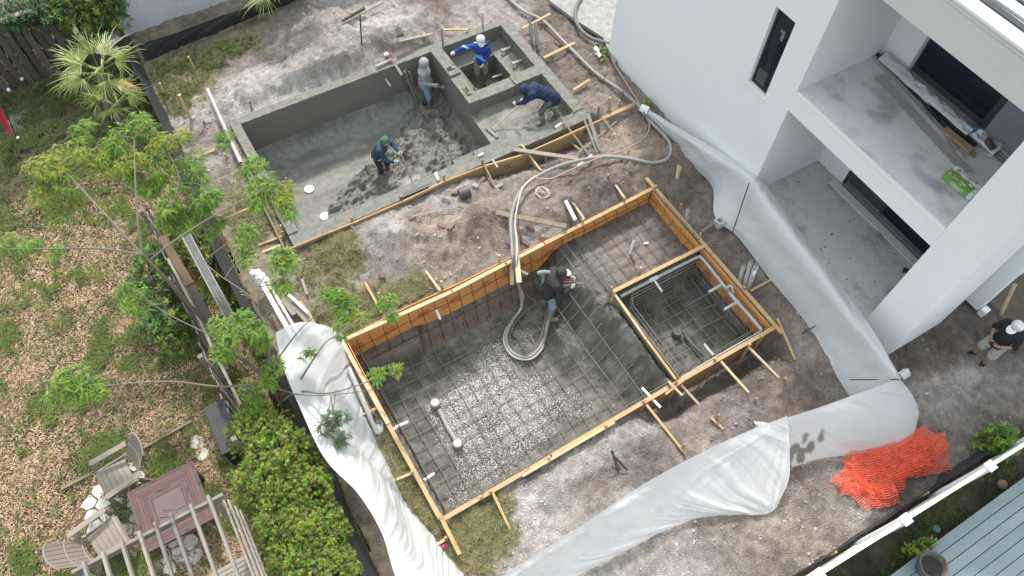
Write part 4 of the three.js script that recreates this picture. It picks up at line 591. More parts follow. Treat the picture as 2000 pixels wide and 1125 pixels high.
tag(obj('plastic_sheet', loft([
  [[7.222, 0.98, -1.707], [6.203, 0.88, -1.888], [5.216, 0.85, -1.987], [4.097, 0.85, -2.027], [2.756, 0.85, -1.979], [1.407, 0.85, -1.963], [0.412, 0.85, -1.931]],
  [[7.106, 0.65, -1.381], [6.054, 0.55, -1.593], [4.999, 0.5, -1.731], [3.877, 0.5, -1.842], [2.481, 0.5, -1.827], [1.243, 0.5, -1.843], [0.354, 0.5, -1.855]],
  [[6.864, 0.25, -0.905], [5.846, 0.15, -1.136], [4.905, 0.15, -1.405], [3.767, 0.1, -1.595], [2.412, 0.1, -1.657], [1.203, 0.1, -1.767], [0.311, 0.1, -1.81]],
  [[6.392, -0.1, -0.541], [6.167, -0.13, -0.559], [5.656, -0.13, -0.844], [4.893, -0.13, -1.178], [3.692, -0.14, -1.341], [2.4, -0.14, -1.432], [1.192, -0.14, -1.561], [0.238, -0.14, -1.697]]], 170, 48, 0.062, 541, null, 0), plastic), 'long billowing white plastic sheet across the grey sand in front', 'plastic sheet');
tag(obj('plastic_sheet', loft([
  [[-0.396, 0.75, -8.237], [-0.531, 1, -7.336], [-0.565, 1, -6.427], [-0.546, 1, -5.222], [-0.295, 1, -4.367], [-0.227, 1, -3.573], [-0.33, 1, -2.821], [-0.318, 1, -2.313]],
  [[0.063, 0.78, -8.223], [-0.127, 0.85, -7.185], [-0.183, 0.8, -6.324], [-0.183, 0.8, -5.232], [-0.042, 0.8, -4.391], [-0.002, 0.8, -3.494], [-0.016, 0.8, -2.679], [0.042, 0.8, -2.137]],
  [[0.456, 0.45, -8.148], [0.301, 0.45, -7.284], [0.113, 0.3, -6.513], [0.081, 0.25, -5.49], [0.149, 0.25, -4.606], [0.225, 0.25, -3.665], [0.293, 0.25, -2.808], [0.425, 0.25, -2.194]],
  [[0.827, -0.05, -7.99], [0.652, -0.15, -7.372], [0.496, -0.18, -6.626], [0.409, -0.2, -5.701], [0.367, -0.18, -4.857], [0.421, -0.2, -3.949], [0.57, -0.2, -3.15], [0.714, -0.2, -2.486]]], 170, 40, 0.085, 561), plastic), 'white plastic sheet draped along the hedge side of the site', 'plastic sheet');
{ const t = thing('tied_corner', 'knotted tuft of white plastic at the corner of the screens', 'knot', [9.726, 0.9, -1.257]); obj('tuft', crumple([9.64, 0.95, -1.218], [9.804, 1, -1.222], 0.16, 0.12, 14, 10, 33), plastic.clone(), t); t.children[0].material.vertexColors = false; }
{ const o = obj('plastic_scrap', crumple([7.044, -0.1, -2.008], [7.291, -0.1, -1.828], 0.25, 0.14, 24, 14, 37), phys([0.7, 0.71, 0.72], { roughness: 0.4, transmission: 0.35, side: THREE.DoubleSide })); tag(o, 'crumpled clear plastic scrap tucked behind the front white sheet', 'plastic'); }
{ const o = obj('plastic_knot', crumple([10.052, 0.1, -10.121], [10.14, 0.1, -9.928], 0.18, 0.14, 12, 10, 39), mat([0.8, 0.81, 0.83], { side: THREE.DoubleSide })); tag(o, 'white plastic knot at the house wall where the screen begins', 'knot'); }
// rods that hold the screens
tag(obj('steel_rod', cyl([9.761, -0.15, -5.971], [10.121, 1.08, -6.343], 0.014, 0.014, 6), M.rebarDark), 'thin dark steel rod standing in front of the patio side sheet', 'rod');
tag(obj('steel_rod', cyl([9.342, -0.15, -1.907], [9.594, 0.98, -1.192], 0.012, 0.012, 6), M.rebarDark), 'dark steel rod leaning across the corner of the white sheets', 'rod');
tag(obj('steel_rod', cyl([9.917, -0.2, -9.508], [9.996, 0.2, -9.937], 0.01, 0.01, 6), M.rebarDark), 'thin dark rod beside the knot at the house wall', 'rod');
{ const t = thing('concrete_block', 'pale hollow concrete block weighing down the patio side sheet', 'block', [9.764, -0.15, -6.414]); const c = [9.66, 0, -6.346], m = mat([0.62, 0.6, 0.56], { map: grainT }); obj('block_body', [bx(c[0] - 0.10, c[0] - 0.065, -0.2, 0.0, c[2] - 0.10, c[2] + 0.10), bx(c[0] + 0.065, c[0] + 0.10, -0.2, 0.0, c[2] - 0.10, c[2] + 0.10), bx(c[0] - 0.064, c[0] + 0.064, -0.2, 0.0, c[2] - 0.10, c[2] - 0.065), bx(c[0] - 0.064, c[0] + 0.064, -0.2, 0.0, c[2] + 0.065, c[2] + 0.10)], m, t); obj('block_web', bx(c[0] - 0.064, c[0] + 0.064, -0.2, -0.12, c[2] - 0.064, c[2] + 0.064), m, t); }

// ---------------------------------------------------------------- silt fences, white fence, neighbour's deck
const silt = mat([0.034, 0.036, 0.040], { roughness: 0.55, bumpMap: weaveB, bumpScale: 0.002, side: THREE.DoubleSide });
tag(obj('silt_fence', grid(150, 8, (u, v) => { const z = mix(-18.6, -2.6, u), w = 0.05 * (fbm(z * 1.3, v * 2, 3, 61) - 0.5); return [mix(-0.80, -0.50, v) + w + 0.06 * Math.sin(z * 0.7), mix(0.38 + 0.05 * Math.sin(z * 1.9), -0.42, v), z]; }), silt), 'black fabric silt fence between the building site and the leafy yard', 'silt fence');
tag(obj('silt_fence', loft([[[-0.439, 0.35, -18.391], [0.679, 0.35, -18.361], [1.833, 0.35, -18.424], [3.151, 0.35, -18.42], [4.409, 0.35, -18.528]], [[-0.418, 0.15, -18.372], [0.626, 0.12, -18.378], [1.766, 0.12, -18.45], [3.111, 0.12, -18.482], [4.379, 0.12, -18.587]], [[-0.458, -0.2, -18.348], [0.588, -0.2, -18.453], [1.719, -0.2, -18.534], [3.021, -0.2, -18.644], [4.375, -0.2, -18.759]]], 90, 14, 0.05, 581), silt), 'slack black silt fence in front of the pale boundary wall', 'silt fence');
tag(obj('silt_fence', grid(110, 8, (u, v) => { const x = mix(4.2, 12.4, u), z = fenceZ(x) - 0.18; return [x, mix(0.16 + 0.12 * (fbm(x * 1.1, 2, 3, 64) - 0.5), -0.35, v), z + 0.08 - 0.05 * v - 0.16 * smooth(0.5, 0.8, noise(x * 0.9, 5, 66)) * v + 0.05 * (fbm(x * 2.2, v * 2, 3, 67) - 0.5)]; }), silt), 'black silt fence sagging along the white vinyl fence', 'silt fence');
for (const [p, l] of [[[6.599, 0.35, 0.613], 'pine stake end behind the white fence, nearest the picture edge'], [[8.837, 0.35, 0.686], 'pine stake end behind the white fence below the netting']]) tag(obj('silt_stake', beam([p[0] + 0.02, -0.4, p[2] + 0.02], p, 0.045, 0.035, [0, 0, 1]), M.pineRed), l, 'stake', 'stakes of the silt fence');
{
  const vinyl = mat([0.82, 0.82, 0.80], { roughness: 0.4 }), dk = mat([0.78, 0.79, 0.79], { roughness: 0.45 });
  const f = thing('vinyl_fence', 'white vinyl fence along the near edge of the building site', 'fence', [8, -0.3, 0.75]);
  const P = [3.4, 5.42, 7.24, 9.16, 11.1].map(x => [x, fenceZ(x) + 0.02]);
  P.forEach(([x, z], i) => { obj('post', bx(x - 0.065, x + 0.065, -0.5, 1.80, z - 0.065, z + 0.065, 0.008), vinyl, f); obj('post_cap', (() => { const g = new THREE.ConeGeometry(0.115, 0.07, 4); g.rotateY(Math.PI / 4); g.translate(x, 1.855, z); return [bx(x - 0.085, x + 0.085, 1.801, 1.82, z - 0.085, z + 0.085), g]; })(), vinyl, f);
    if (i) { const [x0, z0] = P[i - 1]; obj('top_rail', beam([x0 + 0.066, 1.70, z0], [x - 0.066, 1.70, z], 0.06, 0.12), vinyl, f); obj('bottom_rail', beam([x0 + 0.066, -0.05, z0], [x - 0.066, -0.05, z], 0.06, 0.14), vinyl, f);
      const n = 11; for (let k = 0; k < n; k++) { const t0 = (k + 0.02) / n, t1 = (k + 0.98) / n, a = [mix(x0 + 0.066, x - 0.066, t0), 0.83, mix(z0, z, t0)], b = [mix(x0 + 0.066, x - 0.066, t1), 0.83, mix(z0, z, t1)]; obj('board', beam(a, b, 0.022, 1.62), dk, f); } } });
}
{
  const d = thing('painted_deck', 'grey blue painted board deck beyond the white fence', 'deck', [9, -0.2, 2.2]);
  const dm = [0, 1, 2].map(i => mat([0.235 + i * 0.02, 0.30 + i * 0.018, 0.325 + i * 0.015], { map: rep(blotT, 0.7), roughness: 0.65, bumpMap: woodB, bumpScale: 0.001 }));
  for (let i = 0; i < 12; i++) { const z = 1.40 + i * 0.19; obj('plank', jitterUV(bx(4.5, 16, 0.265, 0.30, z, z + 0.178, 0.004)), dm[(i * 7) % 3], d); }
  obj('joist', bx(4.52, 15.98, 0.0, 0.262, 1.44, 1.48), M.darkWood, d); obj('joist', bx(4.52, 15.98, 0.0, 0.262, 3.4, 3.44), M.darkWood, d);
  for (const x of [5, 8, 11, 14]) obj('deck_post', bx(x, x + 0.1, -0.5, 0.264, 1.49, 1.59), M.darkWood, d);
  const c = [7.772, 0.42, 1.632], pot = thing('plant_pot', 'dark stone coloured pot on the grey blue deck', 'pot', [c[0], 0.30, c[2]]);
  obj('pot_body', (() => { const g = new THREE.LatheGeometry([[0.02, 0], [0.16, 0], [0.23, 0.30], [0.25, 0.34], [0.245, 0.36], [0.225, 0.36], [0.21, 0.30], [0.15, 0.12], [0.02, 0.12]].map(p => new THREE.Vector2(...p)), 28); g.translate(c[0], 0.301, c[2]); return g; })(), mat([0.17, 0.16, 0.14], { map: grainT, side: THREE.DoubleSide }), pot);
  obj('potting_soil', cyl([c[0], 0.42, c[2]], [c[0], 0.55, c[2]], 0.17, 0.195, 20), mat([0.04, 0.04, 0.037], { map: grainT }), pot);
  const lid = [8.815, -0.2, 1.289]; tag(obj('green_disc', cyl([lid[0], groundY(lid[0], lid[2]) - 0.01, lid[2]], [lid[0], groundY(lid[0], lid[2]) + 0.03, lid[2]], 0.075, 0.07, 20), mat([0.10, 0.27, 0.22], { roughness: 0.5 })), 'small round green disc lying in the grass strip by the deck', 'disc');
  const st = [10.529, -0.1, 1.326]; { const g = new THREE.IcosahedronGeometry(0.11, 1); g.scale(1, 0.6, 0.9); g.translate(st[0], -0.14, st[2]); tag(obj('stone', g, mat([0.35, 0.24, 0.16], { map: grainT })), 'tan stone beside the grey blue deck', 'stone'); }
}

// ---------------------------------------------------------------- orange safety netting in a heap
{
  const om = mat([0.80, 0.105, 0.045], { roughness: 0.55, side: THREE.DoubleSide }), net = thing('safety_netting', 'heap of bright orange plastic safety netting on the dirt', 'netting', [8.867, -0.2, -0.023]);
  const C = [8.742, 0, -0.022];
  function netSheet(corners, amp, s, lift) { // four corners on the ground, strands in two directions
    const [a, b, c, d] = corners.map(p => V(p)), at = (u, v) => { const uu = u + 0.03 * (fbm(u * 5, v * 5, 2, s + 40) - 0.5), vv = v + 0.05 * (fbm(u * 6, v * 3, 2, s + 43) - 0.5); const p = a.clone().lerp(b, uu).lerp(d.clone().lerp(c, uu), vv); const e = Math.min(1, 6 * Math.min(u, 1 - u, v, 1 - v) + 0.25); const y = groundY(p.x, p.z) + 0.02 + lift + amp * e * (0.9 * Math.max(0, ridged(u * 2.2 + fbm(u * 2, v * 2, 2, s), v * 2.6, 3, s) - 0.28) + 0.5 * fbm(u * 5, v * 5, 3, s + 3)); p.x += 0.05 * (fbm(v * 8, u * 3, 2, s + 5) - 0.5); p.z += 0.035 * (fbm(u * 9, v * 3, 2, s + 7) - 0.5); p.y = y; return p; };
    const W = a.distanceTo(b), Hh = a.distanceTo(d), nu = Math.round(W / 0.026), nv = Math.round(Hh / 0.042), P = [], I = [];
    const strip = (pts, w) => { let prev = -1; pts.forEach((p, i) => { const q = pts[Math.min(pts.length - 1, i + 1)].clone().sub(pts[Math.max(0, i - 1)]).normalize(), n = new THREE.Vector3(-q.z, 0.25, q.x).normalize().multiplyScalar(w / 2), k = P.length / 3; P.push(p.x - n.x, p.y - n.y, p.z - n.z, p.x + n.x, p.y + n.y, p.z + n.z); if (i) I.push(k - 2, k - 1, k, k - 1, k + 1, k); }); };
    for (let j = 0; j <= nv; j++) strip(Array.from({ length: nu + 1 }, (_, i) => { const p = at(i / nu, j / nv); p.y += 0.004; return p; }), 0.011);
    for (let i = 0; i <= nu; i++) strip(Array.from({ length: nv * 2 + 1 }, (_, j) => at((i + 0.22 * Math.sin(j * Math.PI / 2)) / nu, j / (nv * 2))), 0.006);
    const g = new THREE.BufferGeometry(); g.setAttribute('position', new THREE.Float32BufferAttribute(P, 3)); g.setAttribute('uv', new THREE.Float32BufferAttribute(new Float32Array(P.length / 3 * 2), 2)); g.setIndex(I); g.computeVertexNormals(); return g;
  }
  const sheets = [[[[8.378, -0.2, -0.726], [9.767, -0.2, -0.142], [8.749, -0.2, 0.434], [7.658, -0.2, -0.108]], 0.22, 601, 0], [[[7.663, -0.2, -0.427], [8.121, -0.2, -0.455], [8.519, -0.2, 0.323], [7.863, -0.2, 0.372]], 0.14, 607, 0.01], [[[8.105, -0.2, -0.582], [9.045, -0.2, -0.34], [8.498, -0.2, 0.573], [7.979, -0.2, 0.417]], 0.20, 613, 0.05], [[[9.093, -0.2, -0.458], [10.068, -0.2, -0.291], [10.224, -0.2, 0.245], [9.06, -0.2, 0.266]], 0.2, 619, 0.03], [[[9.45, -0.2, -0.251], [10.297, -0.2, 0.016], [9.8, -0.2, 0.636], [8.724, -0.2, 0.188]], 0.24, 631, 0.05], [[[8.651, -0.2, -0.507], [9.864, -0.2, -0.234], [9.505, -0.2, 0.406], [8.476, -0.2, 0.161]], 0.3, 641, 0.09]];
  for (const [c, a, s, l] of sheets) obj('net_layer', netSheet(c, a, s, l), om, net);
}

// ---------------------------------------------------------------- hoses
const over = (pts, r) => pts.map(p => inRect(P2, p[0], p[2], -0.4) ? p : [p[0], Math.max(p[1], groundY(p[0], p[2]) + r), p[2]]);   // keep a hose on top of the dirt
tag(obj('concrete_hose', tube(over([[9.383, -0.1, -15.976], [9.471, -0.1, -15.102], [9.754, -0.1, -14.441], [9.786, -0.08, -13.542], [9.83, -0.08, -12.695], [9.9, -0.08, -11.793], [10.112, -0.08, -11.015], [10.175, -0.08, -10.403], [10.103, -0.05, -9.788], [10.109, -0.02, -9.208], [9.954, 0, -8.725], [9.637, 0, -8.426], [9.257, 0.05, -8.498], [8.795, 0.15, -8.848], [8.286, 0.15, -9.212], [7.669, 0.15, -9.412], [7.155, 0.12, -9.529], [6.683, 0.12, -9.521], [6.223, 0.15, -9.428], [5.74, 0.15, -9.137], [5.335, 0.15, -8.684], [5.065, 0.15, -8.177], [4.842, 0.14, -7.752], [4.892, -0.5, -7.721], [4.978, -1.2, -7.597], [4.866, -1.46, -7.347], [4.476, -1.46, -7.12], [4.132, -1.46, -6.816], [4.068, -1.46, -6.423], [4.308, -1.46, -6.134], [4.702, -1.46, -6.211], [5.099, -1.44, -6.56], [5.406, -1.3, -6.932], [5.404, -0.9, -7.067], [5.27, -0.3, -7.091], [5.282, -0.08, -7.177], [5.159, 0.02, -7.206], [5.314, 0.06, -7.135], [5.512, -0.05, -7.008], [5.641, -0.12, -6.923]], 0.04), 0.045, 420, 10), M.hose), 'long grey concrete delivery hose looping into the rebar pool to the nozzle man', 'hose');
tag(obj('air_hose', tube(over([[11.921, -0.08, -14.219], [11.16, -0.06, -13.108], [10.559, -0.05, -12.131], [10.358, -0.06, -11.136], [10.212, -0.05, -10.348], [10.051, -0.05, -9.715], [9.704, -0.02, -9.377], [8.875, 0.12, -9.174], [7.996, 0.18, -9.234], [7.262, 0.18, -9.244], [6.77, 0.16, -9.269], [6.459, 0.16, -9.464]], 0.02), 0.018, 200, 7), M.airHose), 'thin reddish air hose running beside the house wall', 'hose');
tag(obj('air_hose', tube([[6.479, 0.17, -9.498], [6.052, 0.2, -9.336], [5.674, 0.2, -8.957], [5.324, 0.2, -8.481], [5.076, 0.2, -7.97], [4.847, 0.1, -7.622], [4.875, -0.6, -7.641], [5.003, -1.35, -7.488], [4.716, -1.46, -7.238], [4.289, -1.46, -7.038], [4.036, -1.46, -6.747], [4.035, -1.46, -6.321], [4.323, -1.46, -6.066], [4.705, -1.46, -6.148], [5.084, -1.46, -6.581], [5.38, -1.3, -6.914], [5.388, -0.8, -6.96]], 0.02, 220, 7), mat([0.50, 0.46, 0.44], { roughness: 0.7 })), 'pale air hose taped along the concrete hose loop', 'hose');
tag(obj('air_hose', tube([[5.356, 0.2, -8.629], [5.077, 0.2, -8.13], [4.844, 0.16, -7.688], [4.9, -0.55, -7.592], [5.099, -1.25, -7.464], [5.219, -1.45, -7.268], [4.857, -1.46, -7.19], [4.428, -1.46, -6.989], [4.177, -1.46, -6.728], [4.161, -1.45, -6.394], [4.387, -1.45, -6.173], [4.748, -1.45, -6.332], [5.054, -1.45, -6.624], [5.341, -1.35, -6.937]], 0.022, 180, 7), M.hoseDark), 'thin dark hose coiled inside the concrete hose loop', 'hose');
tag(obj('dark_hose', tube(over([[11.24, 0, -14.687], [10.73, 0, -14.254], [10.472, -0.03, -13.744], [10.491, -0.06, -13.192], [10.788, -0.06, -12.74], [10.989, -0.06, -12.532]], 0.05), 0.055, 60, 10), M.hoseDark), 'thick dark hose curving over the concrete slab by the house corner', 'hose');
{ const t = thing('hose_coupling', 'steel clamp joining the grey concrete hose by the house', 'coupling', [9.982, -0.1, -11.616]); obj('clamp', cyl([9.902, -0.08, -11.748], [9.933, -0.08, -11.597], 0.062, 0.062, 12), M.rebar, t); obj('clamp', cyl([10.085, -0.08, -11.096], [10.115, -0.08, -10.949], 0.062, 0.062, 12), M.rebar, t); }
// boards that carry the hose over the form
tag(obj('plank', beam([5.357, 0.06, -8.579], [4.68, 0.02, -7.203], 0.11, 0.03), M.pinePale), 'weathered white plank under the hose where it crosses the orange form', 'plank');
tag(obj('plank', beam([4.857, -0.1, -7.814], [4.684, -0.5, -7.505], 0.09, 0.025), M.pinePale), 'short pale plank hanging into the pit left of the hose', 'plank');

// ---------------------------------------------------------------- loose lumber
const lumber = [
  [[[4.548, 0.25, -16.665], [5.994, 0.25, -16.958]], 0.12, M.oldWood, 'grey plank on the sand heap pointing at the top of the picture'],
  [[[4.671, 0.3, -16.718], [5.428, 0.3, -16.902]], 0.06, M.darkWood, 'short dark plank lying across the grey plank on the sand heap'],
  [[[6.291, 0.1, -17.09], [6.474, 0.1, -15.366]], 0.09, M.oldWood, 'long pale plank sloping down the sand heap to the far pool edge'],
  [[[6.332, 0.1, -15.709], [6.48, 0.1, -15.316]], 0.06, M.pinePale, 'short pale board beside the long plank on the sand heap'],
  [[[4.883, 0.12, -15.576], [6.673, 0.12, -15.228]], 0.09, M.oldWood, 'weathered plank lying along the far edge of the finished pool'],
  [[[5.185, 0.14, -15.566], [5.964, 0.14, -15.621]], 0.07, M.darkWood, 'dark split plank beside the far edge of the finished pool'],
  [[[5.44, 0.05, -14.944], [6.513, 0.05, -15.081]], 0.04, M.darkWood, 'thin dark batten along the far edge of the finished pool'],
  [[[7.043, 0.05, -15.308], [7.637, 0.05, -14.976]], 0.06, M.pine, 'pine batten on the sand behind the man in the blue shirt'],
  [[[9.038, -0.05, -14.379], [10.059, -0.05, -14.525]], 0.07, M.pine, 'pine board on the dirt behind the cluster of pipe ends'],
  [[[8.947, -0.05, -13.082], [9.999, -0.05, -13.168]], 0.08, M.pine, 'pine board crossed by the grey hose near the spa'],
  [[[8.989, -0.05, -11.655], [9.565, -0.05, -11.767]], 0.07, M.pine, 'short pine board on the dirt between spa and house'],
  [[[6.531, 0.05, -10.574], [7.755, 0.02, -9.568]], 0.11, M.oldWood, 'pale plank lying on the braces of the finished pool form'],
  [[[4.479, 0.15, -9.682], [6.374, 0.1, -7.932]], 0.13, M.muddyWood, 'long muddy plank lying across the dirt between the two pools'],
  [[[3.42, 0.03, -10.635], [4.18, 0.02, -10.638]], 0.10, M.black, 'black float blade resting on the near wall of the finished pool'],
  [[[3.108, 0.1, -10.029], [4.374, 0.15, -9.638]], 0.03, M.oldWood, 'thin pale stick lying across the light sand'],
  [[[2.9, 0.1, -9.813], [3.47, 0.15, -9.847]], 0.03, M.darkWood, 'thin dark stick beside the pale stick on the sand'],
  [[[8.45, -0.1, -9.582], [8.511, 0, -9.971]], 0.05, M.greyWood, 'grey offcut leaning by the form braces near the house'],
  [[[7.964, -0.12, -9.82], [9.38, -0.1, -10.21]], 0.03, M.rebar, 'thin grey bar lying beside the form braces near the house'],
  [[[9.136, -0.1, -6.354], [9.698, -0.1, -6.409]], 0.05, M.muddyWood, 'muddy stick pointing at the hollow concrete block'],
  [[[9.569, -0.08, -7.889], [9.837, 0, -8.106]], 0.06, M.pine, 'pine offcut lying on the dark dirt beside the house wall'],
];
for (const [[a, b], w, m, l] of lumber) { const e = l.includes('blade'); tag(obj(e ? 'float_blade' : l.includes('bar') ? 'steel_bar' : l.includes('stick') ? 'stick' : 'plank', beam(a, b, w, Math.min(0.035, w * 0.6)), m), l, e ? 'tool' : l.includes('bar') ? 'bar' : l.includes('stick') ? 'stick' : 'plank'); }
// stakes standing about the site
const posts = [[[-0.057, -0.25, -15.584], [-0.037, 0.85, -15.488], 0.07, 'tall pine stake with a pale top in the grass by the yard'], [[-0.376, -0.25, -16.931], [-0.342, 0.2, -16.908], 0.05, 'short pine stake in the grass near the palm'], [[0.616, -0.25, -17.446], [0.603, 0.2, -17.509], 0.05, 'short orange pine stake in the grass by the black fabric'], [[0.197, -0.2, -15.285], [0.199, 0.05, -15.271], 0.05, 'low grey stake beside the tall pine stake'], [[9.541, -0.2, -10.751], [9.439, 0.3, -10.693], 0.05, 'pine stake standing by the house corner dirt'], [[9.849, -0.2, -10.725], [9.77, 0.05, -10.672], 0.04, 'low pale stake beside the house wall dirt'], [[9.546, -0.15, -7.876], [9.727, 0.15, -8.096], 0.05, 'upright pine stake on the dark dirt by the white sheet'], [[4.724, 0.15, -15.58], [4.823, 1.3, -15.491], 0.03, 'thin dark rod standing in the sand heap'], [[5.279, 0, -14.315], [5.265, 0.1, -14.663], 0.07, 'muddy stake leaning at the far pool edge'], [[1.406, -0.1, -15.123], [1.432, 0.2, -15.177], 0.05, 'grey stake at the far corner of the finished pool'], [[13.58, -0.2, -1.297], [13.802, 0.5, -1.596], 0.07, 'pine stake beside the house behind the man in shorts'], [[4.206, -0.1, -2.628], [4.249, 0.15, -2.977], 0.045, 'broken brown stick standing in the pale sand heap'], [[4.364, -0.1, -2.559], [4.202, 0.2, -2.868], 0.04, 'leaning broken stick beside the upright one on the pale sand'], [[6.723, 0, -14.704], [6.796, 0.5, -14.895], 0.05, 'grey stake standing at the far edge by the spa'], [[8.107, 0, -14.976], [8.119, 0.4, -15.011], 0.05, 'pine stake behind the white cap']];
for (const [a, b, w, l] of posts) tag(obj(l.includes('rod') ? 'rod' : l.includes('stick') ? 'stick' : 'stake', beam(a, b, w, w * 0.8, [0, 0, 1]), l.includes('grey') || l.includes('muddy') ? M.greyWood : l.includes('brown') || l.includes('broken') ? M.darkWood : l.includes('dark rod') ? M.rebarDark : M.pinePale), l, l.includes('rod') ? 'rod' : l.includes('stick') ? 'stick' : 'stake');

// ---------------------------------------------------------------- loose pipes
const pipes = [[[0.641, 0.3, -15.982], [0.548, 0, -13.524], 0.045, 'long white pipe leaning at the far left corner of the finished pool'], [[0.582, 0.15, -7.115], [0.505, -0.2, -5.67], 0.05, 'long grey white pipe lying beside the yard end form'], [[0.545, -0.35, -5.611], [0.624, 0.1, -5.755], 0.06, 'short upright white pipe end beside the long lying pipe'], [[6.755, 0.1, -8.552], [6.654, 0.1, -7.974], 0.045, 'white pipe lying on the dirt behind the orange form'], [[7.632, 0, -9.375], [8.138, 0, -9.504], 0.03, 'white pipe offcut lying by the plank and braces'], [[9.041, -0.25, -6.806], [9.103, 0.15, -6.912], 0.04, 'short pale upright pipe outside the shelf corner'], [[4.513, 0.02, -10.885], [4.465, 0.02, -10.657], 0.04, 'short white pipe piece on the near wall of the finished pool'], [[7.839, -0.03, -10.741], [8.06, -0.03, -10.798], 0.04, 'white pipe coupling on the shelf edge near the bent man'], [[5.676, 0, -10.861], [5.826, 0, -10.871], 0.035, 'reddish tipped pipe piece on the wall by the steps']];
for (const [a, b, r, l] of pipes) tag(obj('loose_pipe', pipe(a, b, r), l.includes('grey') || l.includes('pale') || l.includes('leaning at the far') ? M.pvcDirty : M.pvc), l, 'pipe');
const ends = [[[9.247, -0.3, -14.263], [9.054, 0.55, -14.058]], [[9.101, -0.3, -13.909], [8.986, 0.5, -13.835]], [[9.158, -0.3, -13.782], [9.058, 0.6, -13.749]], [[9.122, -0.3, -13.612], [9.021, 0.55, -13.605]]];
ends.forEach(([a, b], i) => tag(obj('riser_pipe', pipe(a, b, 0.035), M.pvcDirty), `grey white riser pipe behind the spa, ${ORD[i]} from the sand heap`, 'pipe', 'riser pipes behind the spa'));
[[[9.046, -0.25, -4.831], [9.096, 0.35, -4.959]], [[9.095, -0.25, -4.71], [9.202, 0.5, -4.91]], [[9.14, -0.25, -4.622], [9.248, 0.5, -4.792]]].forEach(([a, b], i) => tag(obj('riser_pipe', pipe(a, b, 0.045), M.pvcDirty), `grey white riser pipe by the spa form and patio sheet, ${ORD[i]} from the shelf`, 'pipe', 'riser pipes beside the spa form'));
{ const q = obj('elbow_pipe', tube([[9.359, 0.3, -4.815], [9.219, 0.32, -4.727], [9.281, -0.1, -4.715]], 0.04, 14, 10), M.pvc); tag(q, 'white bent pipe beside the riser pipes at the spa form', 'pipe'); }
{ const a = [0.598, -0.3, -5.659]; const t = thing('bent_pipe', 'white pipe rising beside the yard end form and turning into the pit', 'pipe', [a[0], -0.4, a[2]]); obj('riser', pipe([0.596, -0.5, -5.668], [0.628, 0.1, -5.74], 0.055), M.pvcDirty, t); obj('run', pipe([0.64, -0.25, -5.638], [0.902, -0.22, -5.61], 0.032), M.pvc, t); }

// ---------------------------------------------------------------- bricks, bucket, clods
const bricks = [[1090, 75, 'reddish brick on the dirt between the risers and the hose'], [605, 490, 'brick lying at the near left corner of the finished pool form'], [680, 606, 'dark brick lying in the dry grass near the orange form'], [941, 345, 'brick leaning at the brace of the finished pool form'], [1036, 440, 'grey brick lying beside the hose plank'], [1025, 468, 'flat brick beside the hose next to the orange form'], [887, 372, 'brick fragment near the bucket'], [870, 392, 'pale brick fragment in the sand before the bucket'], [745, 533, 'large broken brick by the dark stake hole'], [995, 470, 'brick half buried left of the hose plank'], [882, 462, 'flat brick piece on the orange dirt heap'], [865, 455, 'small brick piece on the orange dirt heap'], [928, 358, 'pale concrete chunk by the form brace'], [975, 357, 'pale concrete lump below the second brace']];
const brickAt = [[[9.668, 0, -13.5], [1.009, 0, -10.288], [1.131, 0, -8.444], [5.436, 0, -10.251], [5.711, 0, -8.427], [5.389, 0, -8.145], [4.656, 0, -10.207], [4.332, 0, -10.037], [2.158, 0, -8.953], [5.069, 0, -8.295], [3.973, 0, -9.052], [3.846, 0, -9.24], [5.197, 0, -10.151], [5.708, 0, -9.879]]][0];
brickAt.forEach((p, i) => { const y = groundY(p[0], p[2]), big = i < 6; const g = jitterUV(boxUV(big ? new RoundedBoxGeometry(0.21, 0.065, 0.10, 1, 0.006) : new RoundedBoxGeometry(rr(0.12, 0.24), 0.06, rr(0.08, 0.14), 1, 0.012))); g.rotateX(rr(-0.25, 0.25)); g.rotateZ(rr(-0.25, 0.25)); g.rotateY(rr(0, 3)); g.translate(p[0], y + 0.035, p[2]); tag(obj(i >= 12 ? 'concrete_chunk' : 'brick', g, i >= 12 ? mat([0.4, 0.38, 0.36], { map: grainT }) : i === 2 ? mat([0.13, 0.115, 0.105], { map: grainT }) : M.brick), bricks[i][2], i >= 12 ? 'chunk' : 'brick', i >= 12 ? undefined : 'loose bricks on the dirt'); });
{ const c = [4.824, 0, -10.005], y = groundY(c[0], c[2]), t = thing('bucket', 'dented dark grey bucket lying on the sand between the pools', 'bucket', [c[0], y, c[2]]); const a = [c[0] - 0.12, y + 0.12, c[2] - 0.02], b = [c[0] + 0.14, y + 0.13, c[2] + 0.02]; obj('bucket_body', pipe(a, b, 0.14, 0.01, 20), mat([0.11, 0.105, 0.10], { map: grainT, side: THREE.DoubleSide, roughness: 0.6 }), t); obj('bucket_base', cyl(a, [a[0] + 0.01, a[1], a[2]], 0.13, 0.13, 20), M.hoseDark, t); obj('handle', tube([[b[0], b[1] + 0.13, b[2]], [b[0] + 0.1, b[1] + 0.08, b[2] + 0.04], [b[0] + 0.1, b[1] - 0.06, b[2] + 0.04], [b[0], b[1] - 0.1, b[2]]], 0.005, 14, 5), M.rebar, t); }
